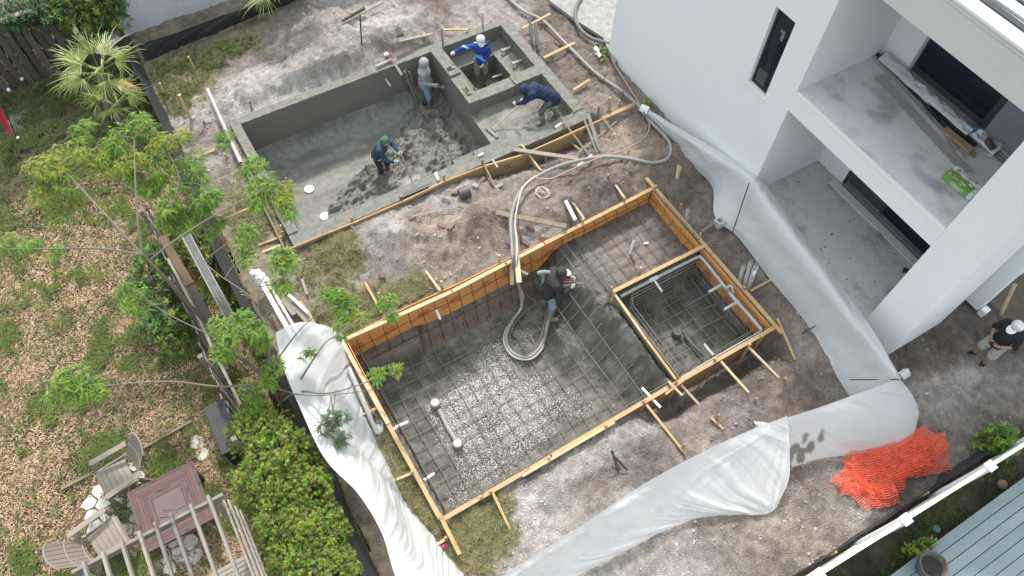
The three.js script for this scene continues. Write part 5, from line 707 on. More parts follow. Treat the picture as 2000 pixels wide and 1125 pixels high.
{ // clods and stones, too many to count
  const g = new THREE.IcosahedronGeometry(1, 0), p = g.attributes.position; for (let i = 0; i < p.count; i++) { const k = 0.75 + 0.5 * hash(Math.round(p.getX(i) * 50), Math.round(p.getY(i) * 50), Math.round(p.getZ(i) * 50)); p.setXYZ(i, p.getX(i) * k, p.getY(i) * k * 0.7, p.getZ(i) * k); } g.computeVertexNormals();
  const Lc = []; while (Lc.length < 16000) { const x = rr(-0.4, 12), z = rr(-18.5, 0.8); if (inRect(P1, x, z) || inRect(P2, x, z) || isNb(x, z) || (x > FX && z < hz1)) continue; const d = fbm(x * 1.3, z * 1.3, 4, 701); if (rnd() > smooth(0.36, 0.62, d)) continue; const c = siteColour(x, z), k = rr(0.75, 1.3); Lc.push({ p: [x, groundY(x, z) + 0.003, z], e: [rr(0, 3), rr(0, 6), rr(0, 3)], s: rr(0.006, 0.02) * (rnd() < 0.06 ? 2.4 : 1), c: c.map(q => q * k) }); }
  stuff(instances('dirt_clods', g, mat('#ffffff', { roughness: 1 }), Lc), 'small dirt clods scattered over the site', 'dirt');
}
{ const q = [0.649, -0.15, -3.092]; tag(obj('pink_ribbon', crumple([q[0] - 0.05, -0.17, q[2]], [q[0] + 0.06, -0.15, q[2] + 0.02], 0.07, 0.05, 8, 8, 7), mat([0.70, 0.04, 0.22], { side: THREE.DoubleSide })), 'bright pink ribbon on the grass by the near left corner stake', 'ribbon'); }

// ---------------------------------------------------------------- boundary wall, picket fence and string lights at the back
tag(obj('boundary_wall', [bx(-1.25, 9, -0.6, 2.6, -20.2, -19.68)], mat([0.66, 0.70, 0.76], { map: rep(blotT, 0.5), bumpMap: grainB, bumpScale: 0.004 })), 'plain pale painted wall behind the black silt fence', 'wall');
{
  const f = thing('picket_fence', 'dark weathered picket fence overgrown with vines in the far corner', 'fence', [-3.2, -0.3, -19.2]);
  for (let i = 0; i < 17; i++) { const x = -5.1 + i * 0.20; obj('picket', beam([x + rr(-0.01, 0.01), -0.36, -19.15 - (i % 2) * 0.05], [x + rr(-0.015, 0.015), 1.55, -19.15 - (i % 2) * 0.05], 0.165, 0.018, [0, 0, 1]), i % 3 ? M.darkWood : mat([0.135, 0.12, 0.108], { map: woodT }), f); }
  for (const y of [0.2, 0.95]) obj('rail', beam([-5.3, y, -19.235], [-1.8, y, -19.235], 0.035, 0.085), M.darkWood, f);
  obj('cap_rail', beam([-5.3, 1.60, -19.2], [-1.85, 1.62, -19.2], 0.14, 0.035), M.greyWood, f);
  obj('post', beam([-1.78, -0.4, -19.45], [-1.80, 0.95, -19.45], 0.10, 0.10, [0, 0, 1]), M.oldWood, f);
}
{
  const t = thing('string_lights', 'sagging string of small white bulbs in front of the dark pickets', 'lights', [-3.2, 0, -18.9]);
  const B = [[-1.856, 0.5, -19.896], [-2.113, 0.3, -19.669], [-2.153, 0.4, -19.739], [-2.502, 0.4, -19.707], [-3.047, 0.6, -19.565], [-2.762, 0.1, -19.393], [-3.433, -0.05, -19.166], [-3.82, -0.1, -18.971]];
  obj('wire', tube(B.slice(0, 5), 0.006, 30, 4), M.black, t); obj('wire', tube([B[2], B[5], B[6], B[7]], 0.006, 30, 4), M.black, t);
  for (const b of B) { const g = new THREE.SphereGeometry(0.05, 10, 8); g.scale(1, 1.25, 1); g.translate(b[0], b[1] - 0.03, b[2]); obj('bulb', g, mat([0.75, 0.75, 0.70], { roughness: 0.3 }), t); }
}
{ const f = thing('feather_flag', 'red feather flag on a thin pole at the left edge', 'flag', [-4.047, -0.3, -17.314]);
  obj('pole', cyl([-4.04, -0.3, -17.349], [-3.77, 0.9, -17.338], 0.012, 0.008, 6), M.black, f); obj('flag_base', cyl([-4.025, -0.3, -17.301], [-3.954, -0.1, -17.129], 0.04, 0.03, 8), M.pvc, f);
  obj('banner', grid(14, 8, (u, v) => { const a = [-4.031, -0.1, -17.29], b = [-3.843, 0.95, -17.418]; const p = lerp3(a, b, u); return [p[0] - v * 0.22 * (0.4 + 0.6 * u), p[1] + 0.03 * Math.sin(u * 7 + v * 3), p[2] + 0.02 * Math.sin(v * 5 + u * 6), u, v]; }), mat([0.50, 0.03, 0.05], { side: THREE.DoubleSide, roughness: 0.7 }), f); }
{ const g = new THREE.TetrahedronGeometry(0.022, 0), Lg = []; const c = [-3.934, -0.3, -18.053]; while (Lg.length < 2200) { const a = rr(0, 6.3), r = Math.sqrt(rnd()), x = c[0] + r * 0.75 * Math.cos(a), z = c[2] + r * 0.5 * Math.sin(a); const t = rr(0.3, 0.55); Lg.push({ p: [x, groundY(x, z) + 0.008, z], e: [rr(0, 3), rr(0, 3), rr(0, 3)], s: rr(0.5, 1.2), c: [t, t * 0.92, t * 0.88] }); } stuff(instances('gravel', g, mat('#ffffff'), Lg), 'patch of pale gravel by the red flag', 'gravel'); }

// ---------------------------------------------------------------- weathered fence, wire panel between the yards
{
  const f = thing('board_fence', 'weathered grey board fence with a brown top rail among the trees', 'fence', [-1.7, -0.3, -9.5]);
  for (let i = 0; i < 40; i++) { const z = -12.4 + i * 0.155, h = 0.95 + 0.1 * hash(i, 3, 5); obj('picket', beam([-1.74 + rr(-0.015, 0.015), -0.38, z], [-1.72 + rr(-0.03, 0.03), h, z + rr(-0.02, 0.02)], 0.12, 0.018, [1, 0, 0]), i % 4 ? M.greyWood : M.darkWood, f); }
  obj('top_rail', beam([-1.619, 1.05, -11.393], [-1.471, 1.05, -9.941], 0.16, 0.05), mat([0.17, 0.115, 0.08], { map: woodT, bumpMap: woodB, bumpScale: 0.006 }), f); obj('top_rail', beam([-1.487, 1.02, -10.125], [-1.377, 1, -8.519], 0.14, 0.05), M.darkWood, f);
  for (const [a, b] of [[[-1.67, 1.08, -10.761], [-1.582, 1.06, -9.392]], [[-1.582, 1.06, -9.392], [-1.549, 1.05, -8.206]], [[-1.549, 1.05, -8.206], [-1.491, 1, -6.985]]]) obj('cap_board', beam(a, b, 0.05, 0.03), M.oldWood, f);
  for (const z of [-12.3, -10.3, -8.3, -6.4]) obj('post', bx(-1.86, -1.77, -0.5, 1.05, z - 0.045, z + 0.045), M.greyWood, f);
}
{
  const w = thing('wire_mesh_screen', 'pale framed wire mesh screen leaning beside the board fence', 'screen', [-1.292, -0.2, -10.886]);
  const A = V([-1.262, 1, -11.337]), B = V([-1.115, 1, -8.735]), d = B.clone().sub(A), n = new THREE.Vector3(0.16, -0.05, 0), m = mat([0.22, 0.22, 0.215], { roughness: 0.6, metalness: 0.3 });
  obj('frame', [beam(A.toArray(), B.toArray(), 0.03, 0.03), beam(A.clone().add(n).toArray(), B.clone().add(n).toArray(), 0.03, 0.03)], m, w);
  obj('backing', beam(A.clone().addScaledVector(n, 0.5).add(new THREE.Vector3(0, -0.03, 0)).toArray(), B.clone().addScaledVector(n, 0.5).add(new THREE.Vector3(0, -0.03, 0)).toArray(), 0.13, 0.01), mat([0.27, 0.28, 0.25], { map: grainT }), w);
  const gs = []; for (let i = 0; i < 40; i++) { const p = A.clone().addScaledVector(d, i / 40), q = A.clone().addScaledVector(d, (i + 0.7) / 40).add(n); p.y += 0.012; q.y += 0.012; gs.push(cyl(p.toArray(), q.toArray(), 0.005, 0.005, 4)); const p2 = A.clone().addScaledVector(d, (i + 0.7) / 40), q2 = A.clone().addScaledVector(d, i / 40).add(n); p2.y += 0.014; q2.y += 0.014; gs.push(cyl(p2.toArray(), q2.toArray(), 0.005, 0.005, 4)); }
  stuff(obj('mesh_wire', gs, m, w)); obj('leg', [beam([A.x + 0.08, -0.35, A.z + 0.3], [A.x + 0.08, 0.96, A.z + 0.3], 0.04, 0.04, [0, 0, 1])], M.greyWood, w); obj('leg', [beam([B.x + 0.08, -0.35, B.z - 0.3], [B.x + 0.08, 0.96, B.z - 0.3], 0.04, 0.04, [0, 0, 1])], M.greyWood, w);
}
// white battens and boards in the corner where the screen begins
const battens = [[[[-0.223, 0.35, -9.866], [-0.142, 0.4, -8.166]], 0.09, M.pvc, 'broad white batten running under the draped sheet, nearest the silt fence'], [[[-0.12, 0.3, -9.933], [-0.003, 0.35, -8.184]], 0.05, M.pvc, 'narrow white batten beside the broad one'], [[[0.116, 0.1, -9.564], [0.357, 0.1, -8.736]], 0.06, M.pvc, 'short white batten on the boards in the corner'], [[[0.323, 0, -9.171], [0.39, 0, -8.309]], 0.06, M.pine, 'pine batten on the grass in the corner of the screens'], [[[0.141, 0, -9.246], [0.32, 0, -8.42]], 0.12, M.oldWood, 'wide grey board in the corner of the screens'], [[[0.379, 0, -8.788], [0.374, 0, -8.107]], 0.05, M.pinePale, 'pale batten reaching the rebar pool corner'], [[[0.021, 0, -9.389], [0.089, 0, -8.911]], 0.10, M.oldWood, 'short grey board beside the white battens'], [[[0.579, -0.1, -9.743], [0.525, -0.1, -9.317]], 0.06, M.oldWood, 'short weathered stake end above the grey boards']];
for (const [[a, b], w, m, l] of battens) tag(obj('batten', beam(a, b, w, 0.03), m), l, 'batten');
tag(obj('plastic_bundle', crumple([-0.271, 0.2, -10.167], [-0.176, 0.2, -9.736], 0.3, 0.2, 18, 14, 55), mat([0.80, 0.79, 0.78], { side: THREE.DoubleSide })), 'bundled white plastic at the head of the white battens', 'plastic');

// ---------------------------------------------------------------- black deck box
{
  const t = thing('deck_box', 'black plastic storage box under the hedge', 'storage box', [-2.0, -0.3, -7.05]), m = mat([0.022, 0.023, 0.024], { roughness: 0.5, bumpMap: woodB, bumpScale: 0.003 });
  obj('box_body', bx(-2.19, -1.80, -0.34, 0.36, -7.57, -6.53, 0.015), m, t); const lid = obj('lid', bx(-2.215, -1.775, 0.362, 0.42, -7.60, -6.50, 0.015), m, t); for (let i = 0; i < 5; i++) obj('lid_rib', bx(-2.16 + i * 0.08, -2.13 + i * 0.08, 0.4205, 0.428, -7.52, -6.58), m, lid);
}

// ---------------------------------------------------------------- low square table
{
  const t = thing('low_table', 'square maroon wooden table with mitred boards and a square centre', 'table', [-3.3, -0.3, -6.05]), cx = -3.31, cz = -6.06, h = 0.61, y = 0.45;
  const ms = [0, 1, 2].map(i => mat([0.115 + i * 0.016, 0.062 + i * 0.01, 0.06 + i * 0.01], { map: woodT, bumpMap: woodB, bumpScale: 0.004, roughness: 0.65 }));
  for (let s = 0; s < 4; s++) for (let k = 0; k < 6; k++) { const o = h - k * 0.058, i = o - 0.055, sh = new THREE.Shape([[-o + 0.002, o], [o - 0.002, o], [i - 0.002, i], [-i + 0.002, i]].map(p => new THREE.Vector2(...p))); const g = new THREE.ExtrudeGeometry(sh, { depth: 0.03, bevelEnabled: false }); const uv = g.attributes.uv; for (let q = 0; q < uv.count; q++) uv.setXY(q, uv.getX(q) + s * 3 + k, uv.getY(q) + k * 0.3); g.rotateX(-Math.PI / 2); g.rotateY(s * Math.PI / 2); g.translate(cx, y - 0.03, cz); obj('board', g, ms[(s + k * 2) % 3], t); }
  const c = h - 6 * 0.058 - 0.004; obj('centre_panel', bx(cx - c, cx + c, y - 0.03, y - 0.004, cz - c, cz + c), mat([0.14, 0.095, 0.09], { map: rep(blotT, 2), roughness: 0.6 }), t);
  obj('apron', [bx(cx - h + 0.03, cx + h - 0.03, y - 0.16, y - 0.032, cz - h + 0.03, cz - h + 0.05), bx(cx - h + 0.03, cx + h - 0.03, y - 0.16, y - 0.032, cz + h - 0.05, cz + h - 0.03), bx(cx - h + 0.03, cx - h + 0.05, y - 0.16, y - 0.032, cz - h + 0.051, cz + h - 0.051), bx(cx + h - 0.05, cx + h - 0.03, y - 0.16, y - 0.032, cz - h + 0.051, cz + h - 0.051)], M.darkWood, t);
  for (const sx2 of [-1, 1]) for (const sz2 of [-1, 1]) obj('leg', bx(cx + sx2 * (h - 0.1) - 0.04, cx + sx2 * (h - 0.1) + 0.04, -0.36, y - 0.033, cz + sz2 * (h - 0.1) - 0.04, cz + sz2 * (h - 0.1) + 0.04), M.darkWood, t);
  for (const [i, pts] of [[[-3.45, 0.46, -6.425], [-3.324, 0.47, -6.425], [-3.208, 0.46, -6.448]], [[-3.444, 0.46, -6.04], [-3.216, 0.48, -5.943], [-3.067, 0.46, -5.937]], [[-3.545, 0.46, -5.952], [-3.362, 0.47, -5.874]]].entries()) tag(obj('twig', tube(pts, 0.006, 10, 4), M.muddyWood), ['thin twig near the far edge of the maroon table', 'longest twig on the centre of the maroon table', 'short twig on the near half of the maroon table'][i], 'twig');
}
// ---------------------------------------------------------------- resin chairs
const resin = mat([0.235, 0.20, 0.165], { roughness: 0.55, bumpMap: woodB, bumpScale: 0.001 });
function resinChair(c, turn, label) { // faces +x before turning
  const t = thing('resin_chair', label, 'chair', [c[0], -0.3, c[2]]); t.rotation.y = turn; t.userData.base = V(0, 0, 0); t.scale.setScalar(1.12);
  for (let i = 0; i < 6; i++) obj('seat_slat', (() => { const g = grid(3, 6, (u, v) => { const x = -0.24 + i * 0.083 + u * 0.078, z = mix(-0.25, 0.25, v); return [x, 0.40 + 0.10 * (x + 0.24) - 0.12 * smooth(0.2, 0.32, x) - 0.015 * Math.cos(v * 6.28), z]; }); return [g, (() => { const b = g.clone(); b.translate(0, -0.018, 0); return b; })()]; })(), resin, t);
  obj('seat_rim', [bx(-0.25, 0.24, 0.36, 0.43, 0.252, 0.285, 0.01), bx(-0.25, 0.24, 0.36, 0.43, -0.285, -0.252, 0.01)], resin, t);
  for (let i = 0; i < 7; i++) obj('back_slat', (() => { const a = -0.9 + i * 0.262, w = 0.118; const f = off => grid(4, 10, (u, v) => { const th = a + w * 2 * u, k = 0.27 + 0.035 * Math.sin(v * 3), z = k * Math.sin(th) * 1.05; return [-0.27 - 0.36 * v - 0.06 * Math.cos(th) + 0.09 * (1 - Math.cos(th)) + off, 0.40 + 0.66 * v * (1 - 0.10 * Math.abs(th) ** 2), z]; }); return [f(0), f(-0.014)]; })(), resin, t);
  for (const v of [0.08, 0.5, 0.97]) obj('back_band', tube(Array.from({ length: 9 }, (_, q) => { const th = -0.95 + q * 0.2375, k = 0.27 + 0.035 * Math.sin(v * 3); return [-0.28 - 0.36 * v - 0.06 * Math.cos(th) + 0.09 * (1 - Math.cos(th)), 0.40 + 0.66 * v * (1 - 0.10 * th * th), k * Math.sin(th) * 1.05]; }), 0.018, 24, 6), resin, t);
  for (const s of [-1, 1]) { obj('armrest', [beam([-0.42, 0.66, s * 0.31], [0.20, 0.62, s * 0.35], 0.10, 0.022, [0, 1, 0], 0.008)], resin, t); obj('leg', beam([0.20, 0, s * 0.34], [0.19, 0.615, s * 0.345], 0.06, 0.04, [0, 0, 1]), resin, t); obj('leg', beam([-0.46, 0, s * 0.27], [-0.28, 0.42, s * 0.27], 0.06, 0.04, [0, 0, 1]), resin, t); }
  return t;
}
resinChair([-4.103, 0.1, -7.212], Math.PI + 0.12, 'brown resin chair beyond the table, facing away from it'); resinChair([-4.511, 0.1, -6.176], 0.18, 'brown resin chair with reclining back, nearest the pergola, facing the table');

// ---------------------------------------------------------------- stone pavers
{
  const ps = thing('stone_pavers', 'irregular white stepping stones set in mulch round the low table', 'pavers', [-3.6, -0.3, -6.3]);
  const pm = [mat([0.80, 0.78, 0.72], { map: grainT }), mat([0.72, 0.70, 0.64], { map: grainT }), mat([0.85, 0.83, 0.77], { map: grainT })];
  const jv = (i, j) => { const r = 0.16, x = r * 1.5 * i, z = r * Math.sqrt(3) * (j + (i & 1) / 2); return [x, z]; };
  const vtx = (x, z) => [x + 0.11 * (noise(x * 9, z * 9, 3) - 0.5), z + 0.11 * (noise(x * 9, z * 9, 7) - 0.5)];
  const zones = [[[-4.573, -7.044], 0.42, 0.52], [[-4.236, -6.517], 0.3, 0.35], [[-2.696, -7.233], 0.16, 0.34], [[-3.747, -5.486], 0.55, 0.35], [[-3.825, -7.352], 0.2, 0.3], [[-4.094, -5.429], 0.4, 0.3]];
  for (let i = -40; i < 0; i++) for (let j = -34; j < -10; j++) { const [x, z] = jv(i, j); if (!zones.some(([c, a, b]) => ((x - c[0]) / a) ** 2 + ((z - c[1]) / b) ** 2 < 1)) continue; const R = 0.10 / 1.0 * 1.0; const pts = []; for (let k = 0; k < 6; k++) { const a = k * Math.PI / 3, v = vtx(x + 0.16 * Math.cos(a), z + 0.16 * Math.sin(a)); pts.push(new THREE.Vector2(mix(x, v[0], 0.88), -mix(z, v[1], 0.88))); } const g = new THREE.ExtrudeGeometry(new THREE.Shape(pts), { depth: 0.035, bevelEnabled: false }); g.rotateX(-Math.PI / 2); g.translate(0, groundY(x, z) - 0.008, 0); obj('stone', g, pick(pm), ps); }
}

// ---------------------------------------------------------------- pergola and bench
{
  const rafterDark = mat([0.22, 0.205, 0.185], { map: woodT, bumpMap: woodB, bumpScale: 0.005 }), pg = thing('pergola', 'weathered grey pergola with open rafters over the corner of the yard', 'pergola', [-3.3, -0.3, -4.3]);
  obj('beam', beam([-4.45, 2.12, -5.04], [-2.12, 2.12, -5.04], 0.05, 0.16), M.greyWood, pg); obj('beam', beam([-4.45, 2.12, -3.2], [-2.12, 2.12, -3.2], 0.05, 0.16), M.greyWood, pg);
  for (const p of [[-4.234, 2.26, -5.075], [-3.954, 2.26, -5.075], [-3.667, 2.26, -5.089], [-3.399, 2.26, -5.1], [-3.15, 2.26, -5.116], [-2.901, 2.26, -5.124], [-2.591, 2.26, -5.108], [-2.313, 2.26, -5.104]]) obj('rafter', beam([p[0], 2.245, p[2]], [p[0] + rr(-0.02, 0.02), 2.245, -2.9], 0.045, 0.09), pick([M.oldWood, M.greyWood, rafterDark]), pg);
  for (const [x, z] of [[-2.27, -5.0], [-4.4, -5.0], [-2.27, -3.2]]) obj('post', bx(x - 0.05, x + 0.05, -0.45, 2.038, z - 0.05, z + 0.05), M.greyWood, pg);
  for (const [y, w] of [[1.75, 0.05], [1.35, 0.12], [1.0, 0.05], [0.7, 0.05]]) obj('side_rail', beam([-2.215, y, -5.25], [-2.205, y, -2.9], 0.03, w), M.oldWood, pg);
  const bn = thing('garden_bench', 'grey slatted bench under the pergola', 'bench', [-2.7, -0.3, -4.4]);
  for (let i = 0; i < 6; i++) obj('seat_slat', beam([-3.15 + i * 0.0, 0.18, -4.62 + i * 0.085], [-2.32, 0.18, -4.62 + i * 0.085], 0.07, 0.025), M.oldWood, bn);
  for (const x of [-3.05, -2.42]) for (const z of [-4.6, -4.2]) obj('leg', bx(x - 0.03, x + 0.03, -0.4, 0.165, z - 0.03, z + 0.03), M.oldWood, bn);
}
tag(obj('edging_board', beam([-3.777, -0.24, -7.715], [-2.594, -0.24, -7.801], 0.05, 0.03), M.muddyWood), 'half buried brown edging board in the mulch, nearest the storage box', 'board'); tag(obj('edging_board', beam([-5.164, -0.24, -7.705], [-4.603, -0.24, -7.723], 0.05, 0.03), M.muddyWood), 'half buried brown edging board in the mulch left of the chairs', 'board');

// ---------------------------------------------------------------- mulch, grass, weeds
const tufts = (() => { // a tuft of bent blades
  const P = [], I = [], N = 7; for (let k = 0; k < N; k++) { const a = k / N * 6.28 + hash(k, 1) * 0.7, h = 0.07 + 0.08 * hash(k, 2), l = 0.03 + 0.06 * hash(k, 3), w = 0.004 + 0.003 * hash(k, 5), c = Math.cos(a), s = Math.sin(a), o = P.length / 3, r = 0.015 * hash(k, 9); for (const [t, ww] of [[0, 1], [0.55, 0.85], [1, 0.1]]) { const d = r + l * t * t, y = h * (t - 0.25 * t * t); P.push(c * d - s * w * ww, y, s * d + c * w * ww, c * d + s * w * ww, y, s * d - c * w * ww); } I.push(o, o + 1, o + 2, o + 1, o + 3, o + 2, o + 2, o + 3, o + 4, o + 3, o + 5, o + 4); }
  const g = new THREE.BufferGeometry(); g.setAttribute('position', new THREE.Float32BufferAttribute(P, 3)); g.setIndex(I); g.computeVertexNormals(); return g; })();
const leafMat = phys('#ffffff', { roughness: 0.75, transmission: 0.3, thickness: 0, side: THREE.DoubleSide });
const bladeMat = phys('#ffffff', { roughness: 0.85, transmission: 0.25, thickness: 0, side: THREE.DoubleSide });
{
  const chip = new THREE.BoxGeometry(0.065, 0.007, 0.014); { const p = chip.attributes.position; for (let i = 0; i < p.count; i++) { const x = p.getX(i); p.setZ(i, p.getZ(i) * (x > 0 ? 0.5 : 1)); p.setY(i, p.getY(i) + 2.2 * x * x); } chip.computeVertexNormals(); }
  const Lm = []; while (Lm.length < 95000) { const x = rr(-7.2, -0.65), z = -16.5 + rnd() * 15; if (x < -7.4 - (z + 14) * 0.02) continue; const d = fbm(x * 0.9, z * 0.9, 4, 7), m = 0.35 + 0.9 * (fbm(x * 1.6, z * 1.6, 4, 811) - 0.42) - 0.6 * smooth(-13.5, -16.5, z); if (rnd() > m) continue; const t = rnd(), c = t < 0.5 ? [0.46, 0.33, 0.20] : t < 0.8 ? [0.27, 0.18, 0.115] : t < 0.92 ? [0.55, 0.44, 0.32] : [0.14, 0.09, 0.06], k = rr(0.75, 1.2); Lm.push({ p: [x, groundY(x, z) + rr(0.004, 0.02), z], e: [rr(-0.35, 0.35), rr(0, 6.3), rr(-0.35, 0.35)], s: [rr(0.45, 1.25), 1, rr(0.7, 1.5)], c: c.map(q => q * k) }); }
  stuff(instances('mulch', chip, mat('#ffffff', { roughness: 1 }), Lm), 'tan wood chip mulch over the yard', 'mulch');
}
{
  const G1 = [[0.24, 0.31, 0.055], [0.15, 0.25, 0.04], [0.31, 0.34, 0.08], [0.11, 0.18, 0.035]], Dr = [[0.44, 0.38, 0.20], [0.36, 0.33, 0.15], [0.22, 0.25, 0.07], [0.52, 0.45, 0.27]];
  const yardL = []; let guard = 0; while (yardL.length < 27000 && guard++ < 900000) { const x = rr(-7.4, -0.6), z = rr(-19, -1.6); const back = smooth(-14, -17, z), m = smooth(0.36, 0.64, fbm(x * 1.15, z * 1.15, 4, 821)) * smooth(0.40, 0.66, fbm(x * 3.0, z * 3.0, 4, 823)) + 0.05 + 0.5 * back * smooth(0.4, 0.55, fbm(x * 3, z * 3, 3, 827)); if (rnd() > m) continue; const k = rr(0.65, 1.15) * mix(1, 0.55, back); yardL.push({ p: [x, groundY(x, z), z], e: [0, rr(0, 6.3), 0], s: rr(0.6, 1.5), c: pick(G1).map(q => q * k) }); }
  stuff(instances('grass', tufts, bladeMat, yardL), 'green grass and weeds growing through the yard mulch', 'grass');
  const siteL = []; guard = 0; const zone = [[...[0.249, -17.407], 0.9, 1.0], [...[1.024, -17.646], 0.9, 0.5], [...[-0.24, -16.708], 0.5, 0.8], [...[1.756, -17.697], 0.8, 0.35], [...[1.294, -9.65], 0.8, 0.6], [...[1.652, -8.528], 0.8, 0.4], [...[0.825, -8.561], 0.5, 0.5], [...[2.541, -8.32], 0.5, 0.25], [...[0.854, -5.36], 0.35, 0.9], [...[1.012, -6.396], 0.3, 0.6], [...[0.745, -4.255], 0.35, 0.8], [...[1.248, -2.77], 0.7, 0.5], [...[1.682, -3.157], 0.5, 0.25], [...[0.892, -3.293], 0.3, 0.5], [...[0.109, -11.958], 0.5, 0.8], [...[1.414, -10.218], 0.6, 0.3]];
  while (siteL.length < 9500 && guard++ < 900000) { const q = pick(zone), a = rr(0, 6.3), r = Math.sqrt(rnd()) * 1.25, x = q[0] + q[2] * r * Math.cos(a), z = q[1] + q[3] * r * Math.sin(a); if (x < -0.5 || inRect(P1, x, z, -0.06) || inRect(P2, x, z, -0.06)) continue; if (rnd() > (0.25 + 0.75 * smooth(0.32, 0.66, fbm(x * 3, z * 3, 3, 829))) * smooth(1.25, 0.6, r)) continue; const k = rr(0.7, 1.1), gr = z < -15.5 ? 0.65 : 0.14; siteL.push({ p: [x, groundY(x, z), z], e: [0, rr(0, 6.3), 0], s: rr(0.5, 1.2), c: (rnd() < gr ? pick(G1).map(v => v * 0.75) : pick(Dr)).map(v => v * k) }); }
  stuff(instances('dry_grass', tufts, bladeMat, siteL), 'dry grass left round the pool forms', 'grass');
  const nbL = []; while (nbL.length < 2600) { const x = rr(4.5, 12), z = rr(0.8, 2.2); if (!isNb(x, z) || rnd() > smooth(0.45, 0.62, fbm(x * 2, z * 2, 4, 831))) continue; const k = rr(0.5, 0.9); nbL.push({ p: [x, groundY(x, z), z], e: [0, rr(0, 6.3), 0], s: rr(0.4, 1), c: pick(G1).map(v => v * k) }); }
  stuff(instances('weeds', tufts, bladeMat, nbL), 'patchy weeds in the strip beside the deck', 'weeds');
}

// ---------------------------------------------------------------- leafy plants
function leafShape(len, wid, fold = 0.25, droop = 0.3) { const P = [], I = []; const n = 3; for (let i = 0; i <= n; i++) { const t = i / n, w = wid * Math.sin(Math.PI * (0.12 + 0.86 * t)) * 0.5 + 0.0006, x = len * t, y = -droop * len * t * t; P.push(x, y + w * fold, -w, x, y, 0, x, y + w * fold, w); if (i) { const k = i * 3; I.push(k - 3, k - 2, k, k - 2, k + 1, k, k - 2, k - 1, k + 1, k - 1, k + 2, k + 1); } } return { P, I }; }
function assemble(list) { const P = [], I = []; const v = new THREE.Vector3(); for (const [s, M4] of list) { const o = P.length / 3; for (let i = 0; i < s.P.length; i += 3) { v.set(s.P[i], s.P[i + 1], s.P[i + 2]).applyMatrix4(M4); P.push(v.x, v.y, v.z); } for (const k of s.I) I.push(o + k); } const g = new THREE.BufferGeometry(); g.setAttribute('position', new THREE.Float32BufferAttribute(P, 3)); g.setIndex(I); g.computeVertexNormals(); return g; }
const m4 = (p, e, s = 1) => new THREE.Matrix4().compose(V(p), new THREE.Quaternion().setFromEuler(new THREE.Euler(...e, 'YXZ')), new THREE.Vector3(s, s, s));
const frond = (() => { const lf = leafShape(0.09, 0.022, 0.3, 0.35), L0 = []; for (let i = 0; i < 9; i++) { const t = (i + 1) / 9.5, x = 0.34 * t, y = -0.22 * t * t * 0.34 / 0.34; for (const s of [-1, 1]) L0.push([lf, m4([x, y, 0], [0, -s * (1.0 - 0.25 * t), -0.5 * t], 1 - 0.35 * Math.abs(t - 0.45))]); } L0.push([lf, m4([0.35, -0.22, 0], [0, 0, -0.7])]); L0.push([{ P: [0, 0.003, -0.003, 0, -0.003, 0.003, 0.35, -0.22, 0], I: [0, 1, 2] }, m4([0, 0, 0], [0, 0, 0])]); return assemble(L0); })();
const sprig = (() => { const lf = leafShape(0.075, 0.034, 0.2, 0.2), L0 = []; for (let i = 0; i < 9; i++) { const a = i * 2.4, t = i / 9; L0.push([lf, m4([0, 0.10 * t, 0], [0, a, 0.7 - 0.6 * (1 - t)], 0.7 + 0.5 * hash(i, 4))]); } return assemble(L0); })();
function leaves(center, rad, n, cols, size, s, flat = 0.6, hollow = 0.25) { // fronds spread through one clump's volume
  const o = []; for (let i = 0; i < n; i++) { const u = rr(-1, 1), a = rr(0, 6.283), r = Math.cbrt(mix(hollow, 1, rnd())), q = Math.sqrt(1 - u * u), x = q * Math.cos(a), z = q * Math.sin(a); const k = 0.8 + 0.4 * noise(x * 2 + 5, z * 2 + s, s); o.push({ p: [center[0] + x * r * rad * k, center[1] + u * r * rad * flat, center[2] + z * r * rad * k], e: [rr(-0.35, 0.35), -a + rr(-2.4, 2.4), rr(-0.7, 0.3)], s: size * rr(0.7, 1.2), c: pick(cols).map(v => v * rr(0.75, 1.2)) }); } return o;
}
const LG = [[0.20, 0.34, 0.035], [0.15, 0.29, 0.03], [0.27, 0.40, 0.045], [0.11, 0.23, 0.03]], LY = [[0.33, 0.37, 0.04], [0.26, 0.35, 0.04], [0.38, 0.36, 0.04], [0.20, 0.33, 0.04]], LD = [[0.05, 0.12, 0.03], [0.07, 0.15, 0.035], [0.04, 0.10, 0.03]];
const bark = mat([0.175, 0.13, 0.105], { map: woodT, bumpMap: woodB, bumpScale: 0.006 }), barkPale = mat([0.26, 0.215, 0.18], { map: woodT, bumpMap: woodB, bumpScale: 0.004 });
